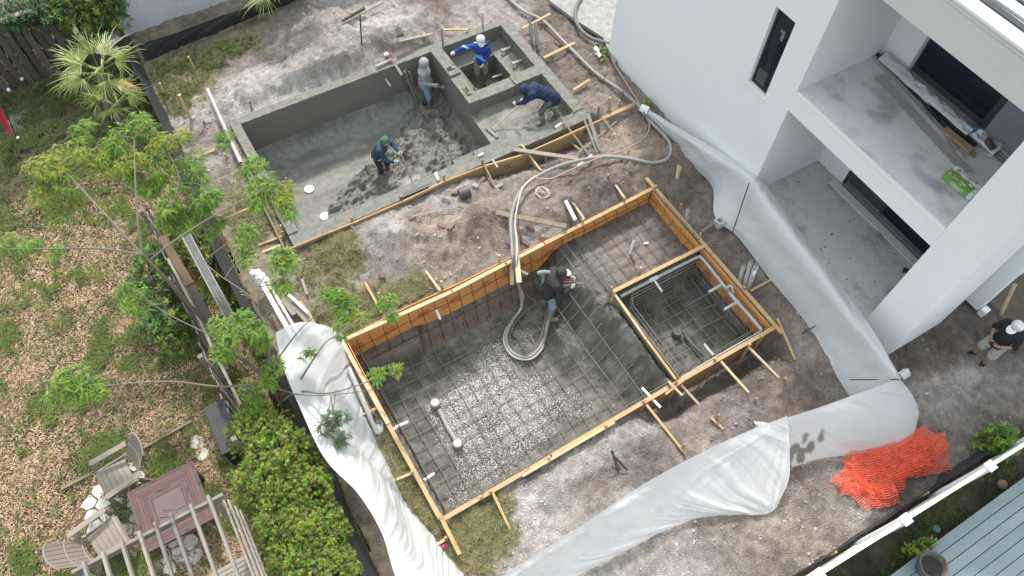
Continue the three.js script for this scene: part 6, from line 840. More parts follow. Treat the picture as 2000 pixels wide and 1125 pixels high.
function tree(name, label, base, limbs, clumps) {
  const t = thing(name, label, 'tree', base); limbs.forEach(([pts, r0, r1], i) => obj(i ? 'branch' : 'trunk', taperTube(pts, r0, r1), i ? barkPale : bark, t));
  const L0 = []; clumps.forEach(([c, r, n, cols, sz], i) => { for (let q = 0; q < 4; q++) { const a = rr(0, 6.28), k = q ? r * rr(0.35, 0.75) : 0; L0.push(...leaves([c[0] + k * Math.cos(a), c[1] + rr(-0.4, 0.3) * k, c[2] + k * Math.sin(a)], r * rr(0.35, 0.6), Math.round(n * 1.9), cols, (0.24 + 0.05 * (q % 3)) * (sz || 1), i * 4 + q + 3)); } });
  const node = limbs.flatMap(([pts]) => { const c = new THREE.CatmullRomCurve3(pts.map(p => V(p)), false, 'centripetal'); return Array.from({ length: 24 }, (_, i) => c.getPoint(i / 23)); });
  for (const [c, r] of clumps) { const e = V(c), near = node.reduce((a, b) => b.distanceTo(e) < a.distanceTo(e) ? b : a); if (near.distanceTo(e) > 0.12) { obj('twig', taperTube([near.toArray(), near.clone().lerp(e, 0.5).add(V(rr(-0.06, 0.06), 0.06, rr(-0.06, 0.06))).toArray(), c], 0.012, 0.005, 5), barkPale, t); for (let i = 0; i < 3; i++) obj('twig', taperTube([c, [c[0] + rr(-0.5, 0.5) * r, c[1] + rr(-0.1, 0.25) * r, c[2] + rr(-0.5, 0.5) * r], [c[0] + rr(-0.9, 0.9) * r, c[1] + rr(-0.3, 0.2) * r, c[2] + rr(-0.9, 0.9) * r]], 0.006, 0.003, 4), barkPale, t); } }
  stuff(instances('crown', frond, leafMat, L0, t)); return t;
}
tree('feather_leaf_tree', 'thin spreading tree with yellowing feathery leaves, nearest the finished pool', [-1.448, -0.3, -8.911], [
  [[[-1.448, -0.3, -8.911], [-1.43, 0.4, -8.879], [-1.461, 1, -8.881], [-1.564, 1.8, -9.025], [-1.681, 2.4, -9.314], [-1.82, 2.8, -9.629]], 0.055, 0.032], [[[-1.82, 2.8, -9.629], [-1.983, 3.1, -10.161], [-2.179, 3.3, -10.795], [-2.302, 3.4, -11.202]], 0.03, 0.010], [[[-1.82, 2.8, -9.629], [-1.59, 3.2, -10.178], [-1.319, 3.5, -10.821], [-1.075, 3.7, -11.458]], 0.024, 0.010], [[[-1.82, 2.8, -9.629], [-2.357, 3, -9.933], [-3.105, 3.1, -10.282], [-4.028, 3.1, -10.797]], 0.022, 0.010], [[[-1.795, 2.6, -9.614], [-1.342, 2.8, -9.613], [-0.398, 3, -9.671], [0.418, 3.1, -9.687], [0.874, 3.1, -9.705]], 0.022, 0.008], [[[-1.132, 2.9, -10.175], [-0.692, 3.2, -10.612], [-0.656, 3.4, -11.102]], 0.016, 0.008], [[[-1.983, 3.1, -10.161], [-2.455, 3.4, -11.699], [-2.72, 3.4, -12.13]], 0.016, 0.006]],
  [[[-2.559, 3.4, -12.038], 0.42, 60, LY], [[-2.949, 3.3, -12.147], 0.35, 45, LY], [[-2.625, 3.2, -11.78], 0.4, 70, LG], [[-2.908, 3, -11.78], 0.38, 60, LY], [[-2.124, 3.4, -11.934], 0.35, 45, LY], [[-1.839, 3.4, -11.772], 0.36, 50, LY], [[-1.92, 3.2, -12.765], 0.34, 65, LG, 0.9], [[-1.358, 3.5, -11.829], 0.4, 60, LG], [[-0.826, 3.6, -11.713], 0.45, 80, LG], [[-0.556, 3.5, -11.303], 0.42, 70, LY], [[-1.309, 3.4, -11.472], 0.36, 55, LY], [[-0.946, 3.3, -11.224], 0.36, 55, LG], [[-1.733, 3.2, -11.626], 0.34, 45, LY], [[-0.453, 3.3, -10.945], 0.36, 50, LG], [[-1.137, 3, -10.983], 0.36, 60, LG], [[-1.385, 3.1, -11.313], 0.3, 40, LG], [[-0.558, 3, -10.655], 0.36, 55, LG], [[-0.286, 3, -10.289], 0.34, 50, LG], [[-1.025, 2.9, -10.523], 0.32, 50, LG], [[-2.634, 2.8, -11.389], 0.25, 25, LY], [[-2.936, 2.8, -11.288], 0.25, 25, LG], [[-3.398, 3.1, -10.524], 0.22, 22, LG], [[-3.783, 3.1, -10.744], 0.24, 26, LG], [[-3.066, 3, -10.288], 0.18, 14, LG], [[0.5, 3.1, -10.315], 0.3, 50, LG], [[0.703, 3.1, -9.915], 0.36, 70, LG], [[0.888, 3, -9.552], 0.32, 55, LY], [[0.475, 3, -9.649], 0.3, 50, LG], [[0.681, 2.9, -9.346], 0.28, 45, LG], [[0.313, 2.8, -11.652], 0.26, 40, LG, 0.8], [[-0.561, 2.7, -10.368], 0.34, 45, LG], [[-0.499, 2.4, -9.964], 0.3, 40, LG], [[-1.078, 2.5, -10.211], 0.34, 50, LG], [[-1.263, 2.6, -10.438], 0.32, 50, LG]]);
tree('feather_leaf_tree', 'thin many-stemmed tree with feathery leaves standing by the draped white sheet', [-1.006, -0.3, -7.189], [
  [[[-1.006, -0.3, -7.189], [-0.978, 0.3, -7.205], [-0.939, 0.9, -7.254], [-1.013, 1.3, -7.451], [-1.187, 1.8, -7.551], [-1.284, 2, -7.634]], 0.06, 0.025], [[[-0.978, 0.3, -7.205], [-0.741, 1.2, -7.288], [-0.532, 1.8, -7.558], [-0.419, 2.4, -7.847], [-0.253, 2.7, -8.035]], 0.03, 0.010], [[[-0.945, 0, -7.141], [-0.456, 0.9, -6.733], [-0.008, 1.3, -6.242], [0.532, 1.6, -5.967], [1.048, 1.8, -5.82]], 0.026, 0.008], [[[-0.934, 0.9, -7.215], [-1.647, 1.4, -7.289], [-2.282, 1.7, -7.618], [-2.894, 1.8, -7.886], [-3.455, 1.8, -8.13]], 0.024, 0.008], [[[-0.376, 0.9, -6.93], [0.143, 1.5, -6.979], [0.403, 1.8, -6.96], [0.664, 1.9, -6.933]], 0.022, 0.008], [[[-1.057, 1.3, -7.659], [-1.432, 1.7, -8.196], [-1.841, 2, -8.676], [-2.132, 2.1, -9.15]], 0.018, 0.008], [[[-0.421, 2.4, -7.97], [-0.557, 2.6, -8.217], [-0.79, 2.8, -8.577], [-0.994, 2.9, -9.119]], 0.016, 0.006], [[[-0.741, 1.2, -7.288], [0.099, 1.8, -7.441], [0.442, 2, -7.428]], 0.02, 0.008], [[[-0.831, 0.6, -7.159], [-0.35, 1.2, -6.442], [0.311, 1.5, -5.96], [0.858, 1.7, -5.66]], 0.016, 0.006]],
  [[[-1.122, 2.2, -7.777], 0.36, 75, LG], [[-0.772, 2.2, -7.695], 0.36, 75, LG], [[-1.306, 2, -7.706], 0.3, 55, LG], [[-0.729, 1.8, -7.611], 0.3, 45, LG], [[-2.262, 2.1, -9.351], 0.3, 60, LG], [[-2.149, 1.9, -9.041], 0.28, 45, LD], [[-2.364, 2.1, -9.663], 0.25, 40, LG], [[-3.752, 1.8, -8.358], 0.36, 80, LG], [[-4.063, 1.7, -8.362], 0.34, 65, LG], [[-3.506, 1.8, -8.103], 0.3, 50, LG], [[-0.154, 2.8, -9.169], 0.28, 50, LG], [[-0.233, 2.6, -8.85], 0.24, 30, LG], [[0.207, 2.8, -8.193], 0.34, 75, LG], [[0.15, 2.6, -7.935], 0.24, 40, LG], [[0.756, 2, -7.689], 0.32, 70, LG], [[0.986, 1.9, -7.432], 0.26, 45, LG], [[1.043, 1.8, -7.023], 0.22, 30, LY], [[0.712, 1.8, -7.088], 0.24, 35, LG], [[1.678, 2.2, -6.874], 0.22, 45, LG, 0.85], [[1.663, 2, -6.727], 0.14, 20, LG, 0.8], [[0.924, 1.8, -5.834], 0.2, 45, LG, 0.8], [[1.242, 1.8, -5.801], 0.14, 18, LY, 0.8], [[-0.153, 1.2, -5.719], 0.3, 50, LD, 0.9], [[-0.171, 1.1, -5.493], 0.2, 24, LD, 0.9], [[-0.864, 1.2, -7.177], 0.24, 30, LG], [[-0.021, 1.5, -7.073], 0.14, 12, LG], [[-1.255, 0.9, -6.896], 0.4, 80, LG], [[-1.339, 1, -7.133], 0.3, 50, LG], [[-0.596, 1.3, -7.15], 0.24, 30, LG]]);
// hedge: a run of bushes
function bush(name, label, c, rx, ry, rz, n, cols, group, sz = 1) { const t = thing(name, label, 'shrub', [c[0], -0.3, c[2]], group); for (let i = 0; i < 7; i++) obj('stem', taperTube([[c[0] + rr(-0.08, 0.08), -0.35, c[2] + rr(-0.08, 0.08)], [c[0] + rr(-0.3, 0.3) * rx, c[1], c[2] + rr(-0.3, 0.3) * rz], [c[0] + rr(-0.7, 0.7) * rx, c[1] + ry * 0.7, c[2] + rr(-0.7, 0.7) * rz]], 0.025, 0.006, 5), bark, t);
  const L0 = []; for (let i = 0; i < n; i++) { const u = rr(-0.5, 1), a = rr(0, 6.283), q = Math.sqrt(1 - u * u), x = q * Math.cos(a), z = q * Math.sin(a), bump = 0.30 + 1.3 * fbm(x * 2.3 + c[0] * 3, z * 2.3 + u * 2 + c[2] * 3, 3, 77), r = Math.cbrt(mix(0.35, 1, rnd())) * bump; if (fbm(x * 4 + c[2], z * 4 + c[0], 2, 91) < 0.43 && rnd() < 0.85) continue; L0.push({ p: [c[0] + x * r * rx, c[1] + u * r * ry, c[2] + z * r * rz], e: [rr(-0.8, 0.8), rr(0, 6.28), rr(-0.8, 0.8)], s: sz * rr(0.7, 1.35), c: pick(cols).map(v => v * rr(0.7, 1.15)) }); }
  stuff(instances('foliage', sprig, leafMat, L0, t)); return t; }
const HG = [[0.20, 0.31, 0.022], [0.14, 0.25, 0.02], [0.26, 0.36, 0.028], [0.08, 0.17, 0.02], [0.32, 0.39, 0.035], [0.22, 0.20, 0.06]];
const hedge = [[[-1.374, 0.45, -6.519], 'hedge bush beside the black storage box'], [[-1.301, 0.5, -5.882], 'hedge bush second from the storage box, against the sheet'], [[-1.637, 0.5, -5.523], 'hedge bush bulging toward the low table'], [[-1.225, 0.5, -5.069], 'hedge bush in the middle of the row against the white sheet'], [[-1.621, 0.55, -4.654], 'hedge bush beside the end of the pergola'], [[-1.256, 0.55, -4.138], 'large hedge bush against the lower part of the white sheet'], [[-1.605, 0.6, -3.837], 'hedge bush cut by the bottom edge of the picture'], [[-1.282, 0.55, -3.515], 'hedge bush in the lowest corner by the white sheet']];
for (const [c, l] of hedge) bush('hedge_bush', l, c, 0.6, 0.6, 0.62, 2300, HG, 'bushes of the hedge along the white sheet', 0.5);
bush('weed_bush', 'leafy weed clump growing against the white vinyl fence', [11.004, 0, 0.655], 0.42, 0.4, 0.3, 260, LG); bush('weed_bush', 'bright green plant sprouting by the stone coloured pot', [8.032, 0.1, 1.388], 0.25, 0.3, 0.2, 140, HG); bush('weed_bush', 'small dark shrub growing under the picket fence vines', [-2.401, 1.4, -19.337], 0.9, 0.4, 0.5, 420, LD); bush('vine_mass', 'dense green vines spilling over the picket fence end', [-1.384, 0.5, -19.539], 0.75, 0.9, 0.5, 900, HG); bush('vine_mass', 'green vines over the top rail of the picket fence', [-2.009, 1.3, -19.372], 0.8, 0.45, 0.45, 520, LD.concat(HG)); for (const [x, l] of [[-4.6, 'added dark shrub darkening the gaps in the left part of the picket fence'], [-3.6, 'added dark shrub darkening the gaps in the middle of the picket fence'], [-2.6, 'added dark shrub darkening the gaps in the right part of the picket fence']]) bush('added_back_shrub', l, [x, 0.5, -19.9], 0.75, 0.9, 0.45, 700, LD); bush('vine_mass', 'dark vines at the left end of the picket fence', [-3.109, 1, -19.632], 0.5, 0.6, 0.4, 320, LD); bush('vine_mass', 'leafy creeper at the corner of the pale wall', [-0.661, 0.9, -19.311], 0.55, 0.8, 0.4, 420, HG.concat(LD)); bush('weed_bush', 'low green weeds under the wire panel', [-1.144, 0, -11.84], 0.5, 0.35, 0.9, 260, HG.concat(LD)); bush('weed_bush', 'ferny weeds growing under the two thin trees', [-2.316, 0, -9.934], 0.55, 0.35, 0.6, 260, LD.concat(LG)); bush('weed_bush', 'dark weeds between the board fence and the mulch', [-2.223, 0, -11.352], 0.5, 0.4, 0.8, 300, LD.concat(LG));  // the three shrubs behind the pickets are added to keep the gaps dark
{ // creeper hanging down the pale wall
  const t = thing('wall_creeper', 'thin creeper trailing down the pale boundary wall', 'plant', [-0.864, 1.019, -19.6]); const runs = [[[-1.027, 0.9, -20.223], [-0.827, 0.6, -19.956], [-0.863, 0.3, -19.81], [-1.105, 0.1, -19.75]], [[-0.761, 0.8, -19.865], [-0.415, 0.7, -19.7], [-0.404, 0.5, -19.507]]]; const L0 = []; for (const r of runs) { const pts = r.map(p => [p[0], p[1], -19.62]); obj('stem', tube(pts, 0.008, 20, 4), bark, t); const c = new THREE.CatmullRomCurve3(pts.map(p => V(p))); for (let i = 0; i < 60; i++) { const p = c.getPoint(rnd()); L0.push({ p: [p.x + rr(-0.12, 0.12), p.y + rr(-0.12, 0.12), p.z + rr(0, 0.1)], e: [rr(-1, 1), rr(0, 6), rr(-1, 1)], s: rr(0.7, 1.3), c: pick(LD) }); } } stuff(instances('foliage', sprig, leafMat, L0, t)); }
// fan palms
function fanPalm(label, base, head, n, size, dry) {
  const t = thing('fan_palm', label, 'palm', base); obj('trunk', taperTube([base, lerp3(base, head, 0.6), head], 0.11, 0.09, 9), barkPale, t);
  const pm = phys([0.19, 0.255, 0.03], { roughness: 0.55, transmission: 0.2, thickness: 0, side: THREE.DoubleSide, vertexColors: false }), pp = phys([0.45, 0.48, 0.24], { roughness: 0.5, transmission: 0.2, thickness: 0, side: THREE.DoubleSide });
  for (let k = 0; k < n; k++) { const az = k * 2.399 + rr(-0.3, 0.3), el = mix(1.25, 0.0, (k / n)) + rr(-0.15, 0.15), dir = V(Math.cos(az) * Math.cos(el), Math.sin(el), Math.sin(az) * Math.cos(el)), hub = V(head).addScaledVector(dir, 0.45 * size); hub.y -= 0.05;
    const f = obj('frond', cyl(head, hub.toArray(), 0.012, 0.008, 5), pm, t), side = V(-Math.sin(az), 0, Math.cos(az)), A = [], Bq = []; const nb = 22;
    for (let i = 0; i < nb; i++) { const th = mix(-1.35, 1.35, i / (nb - 1)), d = dir.clone().multiplyScalar(Math.cos(th)).addScaledVector(side, Math.sin(th)).normalize(), L1 = size * rr(0.45, 0.95) * (1 - 0.18 * Math.abs(th)), w = 0.0115 * size, pts = []; for (let q = 0; q <= 5; q++) { const u = q / 5, p = hub.clone().addScaledVector(d, L1 * u); p.y -= 0.16 * L1 * u * u * u + (u > 0.8 ? (u - 0.8) * 0.5 * L1 * rnd() : 0); pts.push(p); }
      const nrm = d.clone().cross(V(0, 1, 0)).normalize(); const g = grid(1, 5, (a, v) => { const q = Math.round(v * 5), ww = w * (q === 5 ? 0.05 : 1 - 0.55 * v) * (a - 0.5) * 2; return [pts[q].x + nrm.x * ww, pts[q].y, pts[q].z + nrm.z * ww]; }); (rnd() < 0.10 ? Bq : A).push(g); }
    if (A.length) obj('blades', A, dry && k % 5 === 0 ? pp : pm, f); if (Bq.length) obj('pale_blades', Bq, pp, f); }
  return t;
}
fanPalm('fan palm with long drooping blades between the picket fence and silt fence', [-1.758, -0.3, -17.176], [-1.485, 0.9, -17.15], 13, 1.05, true); fanPalm('smaller fan palm in front of the taller one by the silt fence', [-1.618, -0.3, -16.48], [-1.515, 0.5, -16.431], 9, 0.8, true); fanPalm('fan palm hanging over the black fabric at the top of the picture', [4.3, -0.3, -19.9], [3.502, 1, -17.912], 11, 1.1, true); fanPalm('fan palm at the top edge before the pale wall', [1.852, -0.3, -20.683], [1.465, 0.6, -19.656], 8, 0.8, true);
tag(obj('dead_frond', crumple([-1.207, 0.1, -17.451], [-1.045, 0.1, -17.085], 0.3, 0.12, 10, 8, 71), mat([0.40, 0.21, 0.06], { side: THREE.DoubleSide })), 'curled orange brown dead frond beside the palms', 'dead frond');
for (const [a, l, k] of [[[-1.083, 0, -11.483], 'yellow striped strappy plant by the wire panel', 0], [[-1.014, 0, -10.814], 'yellow green strappy plant between panel and silt fence', 1], [[-0.993, -0.1, -9.963], 'yellowing strappy plant near the lower silt fence', 2]]) { const t = thing('strappy_plant', l, 'plant', [a[0], -0.3, a[2]]); const G0 = []; for (let i = 0; i < 12; i++) { const az = rr(0, 6.28), L1 = rr(0.3, 0.5); G0.push(grid(1, 4, (u, v) => { const d = L1 * v * 0.8; return [a[0] + Math.cos(az) * d - Math.sin(az) * 0.025 * (u - 0.5) * 2 * (1 - v * 0.8), -0.28 + 0.35 * Math.sin(v * 2.4), a[2] + Math.sin(az) * d + Math.cos(az) * 0.025 * (u - 0.5) * 2 * (1 - v * 0.8)]; })); } obj('blades', G0, phys(k ? [0.36, 0.34, 0.07] : [0.42, 0.36, 0.06], { roughness: 0.7, transmission: 0.2, side: THREE.DoubleSide }), t); }

// ---------------------------------------------------------------- people
function capsule(a, b, ra, rb) { return { a, b, ra, rb, d: [b[0] - a[0], b[1] - a[1], b[2] - a[2]], l2: Math.max(1e-9, (b[0] - a[0]) ** 2 + (b[1] - a[1]) ** 2 + (b[2] - a[2]) ** 2) }; }
function surface(prims, cell, k = 0.03, wrinkle = 0) { // skin over tapered bones: smooth union of distances, meshed as a surface net
  let lo = [1e9, 1e9, 1e9], hi = [-1e9, -1e9, -1e9]; for (const p of prims) for (let i = 0; i < 3; i++) { const r = Math.max(p.ra, p.rb) + 3 * cell + wrinkle; lo[i] = Math.min(lo[i], p.a[i] - r, p.b[i] - r); hi[i] = Math.max(hi[i], p.a[i] + r, p.b[i] + r); }
  const n = lo.map((v, i) => Math.ceil((hi[i] - v) / cell) + 1), at = (i, j, l) => (l * n[1] + j) * n[0] + i, F = new Float32Array(n[0] * n[1] * n[2]).fill(1);
  // only near the bones
  for (const p of prims) { const r = Math.max(p.ra, p.rb) + k + 2.5 * cell + wrinkle, s = [0, 1, 2].map(i => Math.max(0, Math.floor((Math.min(p.a[i], p.b[i]) - r - lo[i]) / cell))), e = [0, 1, 2].map(i => Math.min(n[i] - 1, Math.ceil((Math.max(p.a[i], p.b[i]) + r - lo[i]) / cell)));
    for (let z = s[2]; z <= e[2]; z++) for (let y = s[1]; y <= e[1]; y++) for (let x = s[0]; x <= e[0]; x++) { const q = [lo[0] + x * cell - p.a[0], lo[1] + y * cell - p.a[1], lo[2] + z * cell - p.a[2]], t = clamp((q[0] * p.d[0] + q[1] * p.d[1] + q[2] * p.d[2]) / p.l2), d = Math.hypot(q[0] - p.d[0] * t, q[1] - p.d[1] * t, q[2] - p.d[2] * t) - mix(p.ra, p.rb, t), o = at(x, y, z), f = F[o]; if (f >= 0.9) F[o] = d; else { const h = Math.max(k - Math.abs(f - d), 0) / k; F[o] = Math.min(f, d) - h * h * k * 0.25; } } }
  if (wrinkle) for (let z = 0; z < n[2]; z++) for (let y = 0; y < n[1]; y++) for (let x = 0; x < n[0]; x++) { const o = at(x, y, z); if (F[o] < 0.1) { const X = lo[0] + x * cell, Y = lo[1] + y * cell, Z = lo[2] + z * cell; F[o] += wrinkle * (Math.sin(X * 31 + 7 * Math.sin(Y * 11) + Z * 17) * 0.5 + Math.sin(Y * 47 + 9 * Math.sin(X * 13 + Z * 9)) * 0.6); } }
  const vid = new Int32Array(F.length).fill(-1), P = [], I = [];
  for (let z = 0; z < n[2] - 1; z++) for (let y = 0; y < n[1] - 1; y++) for (let x = 0; x < n[0] - 1; x++) {
    let m = 0; const f = []; for (let c = 0; c < 8; c++) { const v = F[at(x + (c & 1), y + ((c >> 1) & 1), z + (c >> 2))]; f.push(v); if (v < 0) m |= 1 << c; } if (m === 0 || m === 255) continue;
    let cx = 0, cy = 0, cz = 0, cnt = 0; for (let c = 0; c < 8; c++) for (const b of [1, 2, 4]) if (!(c & b)) { const e = c | b; if ((f[c] < 0) !== (f[e] < 0)) { const t = f[c] / (f[c] - f[e]); cx += (c & 1) + (b === 1 ? t : 0); cy += ((c >> 1) & 1) + (b === 2 ? t : 0); cz += (c >> 2) + (b === 4 ? t : 0); cnt++; } }
    vid[at(x, y, z)] = P.length / 3; P.push(lo[0] + (x + cx / cnt) * cell, lo[1] + (y + cy / cnt) * cell, lo[2] + (z + cz / cnt) * cell);
  }
  for (let z = 1; z < n[2] - 1; z++) for (let y = 1; y < n[1] - 1; y++) for (let x = 1; x < n[0] - 1; x++) { const a = F[at(x, y, z)] < 0; for (let ax = 0; ax < 3; ax++) { const b = F[at(x + (ax === 0), y + (ax === 1), z + (ax === 2))] < 0; if (a === b) continue; const o = ax === 0 ? [[0, 0, 0], [0, -1, 0], [0, -1, -1], [0, 0, -1]] : ax === 1 ? [[0, 0, 0], [0, 0, -1], [-1, 0, -1], [-1, 0, 0]] : [[0, 0, 0], [-1, 0, 0], [-1, -1, 0], [0, -1, 0]]; const v = o.map(q => vid[at(x + q[0], y + q[1], z + q[2])]); if (v.some(q => q < 0)) continue; if (a) I.push(v[0], v[1], v[2], v[0], v[2], v[3]); else I.push(v[0], v[2], v[1], v[0], v[3], v[2]); } }
  const g = new THREE.BufferGeometry(); g.setAttribute('position', new THREE.Float32BufferAttribute(P, 3)); const uv = new Float32Array(P.length / 3 * 2); for (let i = 0; i < P.length / 3; i++) { uv[2 * i] = P[3 * i] + P[3 * i + 2] * 0.7; uv[2 * i + 1] = P[3 * i + 1]; } g.setAttribute('uv', new THREE.BufferAttribute(uv, 2)); g.setIndex(I); g.computeVertexNormals(); return g;
}
function handPrims(w, dir, palm, curl = 0.9, side = 1) { // wrist, pointing direction, direction the palm faces; five fingers
  const D = V(dir).normalize(), N = V(palm).addScaledVector(D, -V(palm).dot(D)).normalize(), S = D.clone().cross(N).multiplyScalar(side), W = V(w), at = (a, b, c) => W.clone().addScaledVector(D, a).addScaledVector(S, b).addScaledVector(N, c), arr = v => v.toArray(), o = [];
  for (const b of [-0.026, -0.009, 0.009, 0.026]) o.push(capsule(arr(at(0.0, b * 0.6, 0)), arr(at(0.085, b, 0.004)), 0.018, 0.014));
  [[-0.030, 0.072], [-0.010, 0.085], [0.010, 0.080], [0.029, 0.062]].forEach(([b, L1], i) => { let p = at(0.088, b, 0.004), a = 0; for (let s = 0; s < 3; s++) { a += curl * (0.75 + 0.1 * i) * (s ? 1 : 0.7); const q = p.clone().addScaledVector(D, Math.cos(a) * L1 * [0.45, 0.32, 0.26][s]).addScaledVector(N, Math.sin(a) * L1 * [0.45, 0.32, 0.26][s]); o.push(capsule(arr(p), arr(q), 0.0095 - s * 0.0008, 0.0088 - s * 0.0008)); p = q; } });
  const t0 = at(0.025, -0.03, 0.006), t1 = at(0.055, -0.055, 0.024), t2 = at(0.078, -0.045, 0.048); o.push(capsule(arr(t0), arr(t1), 0.013, 0.011), capsule(arr(t1), arr(t2), 0.011, 0.009)); return o;
}
const cloth = (c, o = {}) => mat(c, { bumpMap: rep(weaveB, 4), bumpScale: 0.002, roughness: 0.9, map: rep(grainT, 1.3), ...o });
const skinM = mat([0.36, 0.20, 0.13], { roughness: 0.6 });
const STAND = { pelvis: [0, 0.95, 0], waist: [0, 1.08, 0], chest: [0.01, 1.30, 0], neck: [0, 1.47, 0], head: [0.03, 1.62, 0], sL: [0, 1.41, -0.19], sR: [0, 1.41, 0.19], eL: [-0.03, 1.13, -0.25], eR: [-0.03, 1.13, 0.25], wL: [0.08, 0.90, -0.25], wR: [0.08, 0.90, 0.25], hL: [0, 0.92, -0.09], hR: [0, 0.92, 0.09], kL: [0.02, 0.49, -0.11], kR: [0.02, 0.49, 0.11], aL: [-0.02, 0.09, -0.11], aR: [-0.02, 0.09, 0.11], face: [1, 0, 0], crown: [0, 1, 0], dL: [0.4, -1, 0], dR: [0.4, -1, 0], nL: [0, 0, 1], nR: [0, 0, -1], curl: 0.5 };
function person(label, base, yaw, over, wear) { // joints in a frame that faces +x, then turned
  const J = { ...STAND, ...over }, t = thing('person', label, 'person', base); t.userData.base = V(0, 0, 0); t.rotation.y = yaw; if (wear.size) t.scale.setScalar(wear.size);
  const foot = s => { const a = J['a' + s], k = J['k' + s]; const fd = (J['f' + s]) || [1, -0.05, s === 'L' ? -0.15 : 0.15], f = V(fd).normalize(); return [a[0] + f.x * 0.16, Math.max(0.035, a[1] - 0.055 + f.y * 0.05), a[2] + f.z * 0.16]; };
  const H = V(J.head), fx = V(J.face).normalize(), up = V(J.crown).addScaledVector(fx, -V(J.crown).dot(fx)).normalize(), sd = fx.clone().cross(up), hp = (a, b, c) => H.clone().addScaledVector(fx, a).addScaledVector(up, b).addScaledVector(sd, c).toArray();
  const torso = e => [capsule(J.pelvis, J.waist, 0.135 + e, 0.125 + e), capsule(J.waist, J.chest, 0.125 + e, 0.145 + e), capsule(lerp3(J.sL, J.chest, 0.25), lerp3(J.sR, J.chest, 0.25), 0.085 + e, 0.085 + e), capsule(J.chest, J.neck, 0.13 + e, 0.07 + e)];
  const arm = (s, e, cut = 1) => [capsule(J['s' + s], J['e' + s], 0.056 + e, 0.043 + e), capsule(J['e' + s], lerp3(J['e' + s], J['w' + s], cut), 0.043 + e, 0.031 + e)];
  const leg = (s, e, cut = 1) => [capsule(J['h' + s], J['k' + s], 0.088 + e, 0.058 + e), capsule(J['k' + s], lerp3(J['k' + s], J['a' + s], cut), 0.058 + e, 0.042 + e)];
  const headP = [capsule(hp(-0.018, 0.035, -0.012), hp(-0.018, 0.035, 0.012), 0.092, 0.092), capsule(hp(0.02, 0.02, 0), hp(0.035, -0.05, 0), 0.078, 0.062), capsule(hp(0.05, -0.075, 0), hp(0.065, -0.08, 0), 0.034, 0.03), capsule(hp(0.095, 0.02, 0), hp(0.118, -0.022, 0), 0.011, 0.016), capsule(hp(-0.005, -0.005, -0.092), hp(-0.012, 0.028, -0.098), 0.014, 0.016), capsule(hp(-0.005, -0.005, 0.092), hp(-0.012, 0.028, 0.098), 0.014, 0.016), capsule(hp(0.09, 0.045, -0.035), hp(0.09, 0.045, 0.035), 0.012, 0.012)];
  const neckP = [capsule(lerp3(J.chest, J.neck, 0.6), J.neck, 0.07, 0.056), capsule(J.neck, hp(-0.01, -0.05, 0), 0.056, 0.056)];
  const bodyG = surface([...torso(-0.012), ...arm('L', -0.004), ...arm('R', -0.004), ...leg('L', -0.006), ...leg('R', -0.006), capsule(J.aL, foot('L'), 0.04, 0.032), capsule(J.aR, foot('R'), 0.04, 0.032), ...neckP], 0.016, 0.035);
  const headG = surface([...headP, capsule(hp(-0.01, -0.05, 0), J.neck, 0.055, 0.056)], 0.007, 0.03);
  const hands = { L: surface(handPrims(J.wL, J.dL, J.nL, J.curl, 1), 0.006, 0.012), R: surface(handPrims(J.wR, J.dR, J.nR, J.curl, -1), 0.006, 0.012) };
  const bare = []; for (const s of ['L', 'R']) if (!wear.gloves) bare.push(hands[s]);
  obj('body', [bodyG, headG, ...bare], wear.skin || skinM, t);
  for (const s of [-1, 1]) { const g = new THREE.SphereGeometry(0.013, 8, 6); g.translate(...hp(0.086, 0.015, s * 0.033)); obj('eye', g, mat([0.05, 0.03, 0.025], { roughness: 0.2 }), t); }
  obj('mouth', (() => { const g = new THREE.SphereGeometry(1, 8, 6); g.scale(0.006, 0.007, 0.024); const Q = new THREE.Matrix4().makeBasis(fx, up, sd); g.applyMatrix4(Q); g.translate(...hp(0.094, -0.055, 0)); return g; })(), mat([0.22, 0.08, 0.07]), t);
  obj('hair', surface([capsule(hp(-0.03, 0.035, -0.014), hp(-0.03, 0.045, 0.014), 0.094, 0.094), capsule(hp(-0.05, -0.02, -0.02), hp(-0.05, -0.02, 0.02), 0.07, 0.07)], 0.01, 0.02), mat([0.018, 0.014, 0.012], { roughness: 0.7 }), t);
  if (wear.gloves) for (const s of ['L', 'R']) obj('glove', hands[s], wear.gloves, t);
  obj(wear.topName || 'jacket', surface([...torso(wear.loose || 0.018), ...arm('L', 0.014, wear.sleeve ?? 0.95), ...arm('R', 0.014, wear.sleeve ?? 0.95), ...(wear.hood ? [capsule(hp(-0.03, 0.03, -0.02), hp(-0.03, 0.03, 0.02), 0.125, 0.125), capsule(hp(-0.02, -0.06, 0), J.neck, 0.11, 0.10)] : []), ...(wear.hoodDown ? [capsule(lerp3(J.sL, J.neck, 0.55), lerp3(J.sR, J.neck, 0.55), 0.075, 0.075)] : []), capsule(J.pelvis, lerp3(J.pelvis, J.waist, -0.45), 0.15 + (wear.loose || 0), 0.155 + (wear.loose || 0))], 0.015, 0.045, 0.006), wear.top, t);
  obj(wear.pantsName || 'trousers', surface([capsule(lerp3(J.pelvis, J.waist, 0.2), J.pelvis, 0.138, 0.14), ...leg('L', wear.pantLoose || 0.014, wear.pantCut ?? 0.92), ...leg('R', wear.pantLoose || 0.014, wear.pantCut ?? 0.92)], 0.015, 0.04, 0.006), wear.pants, t);
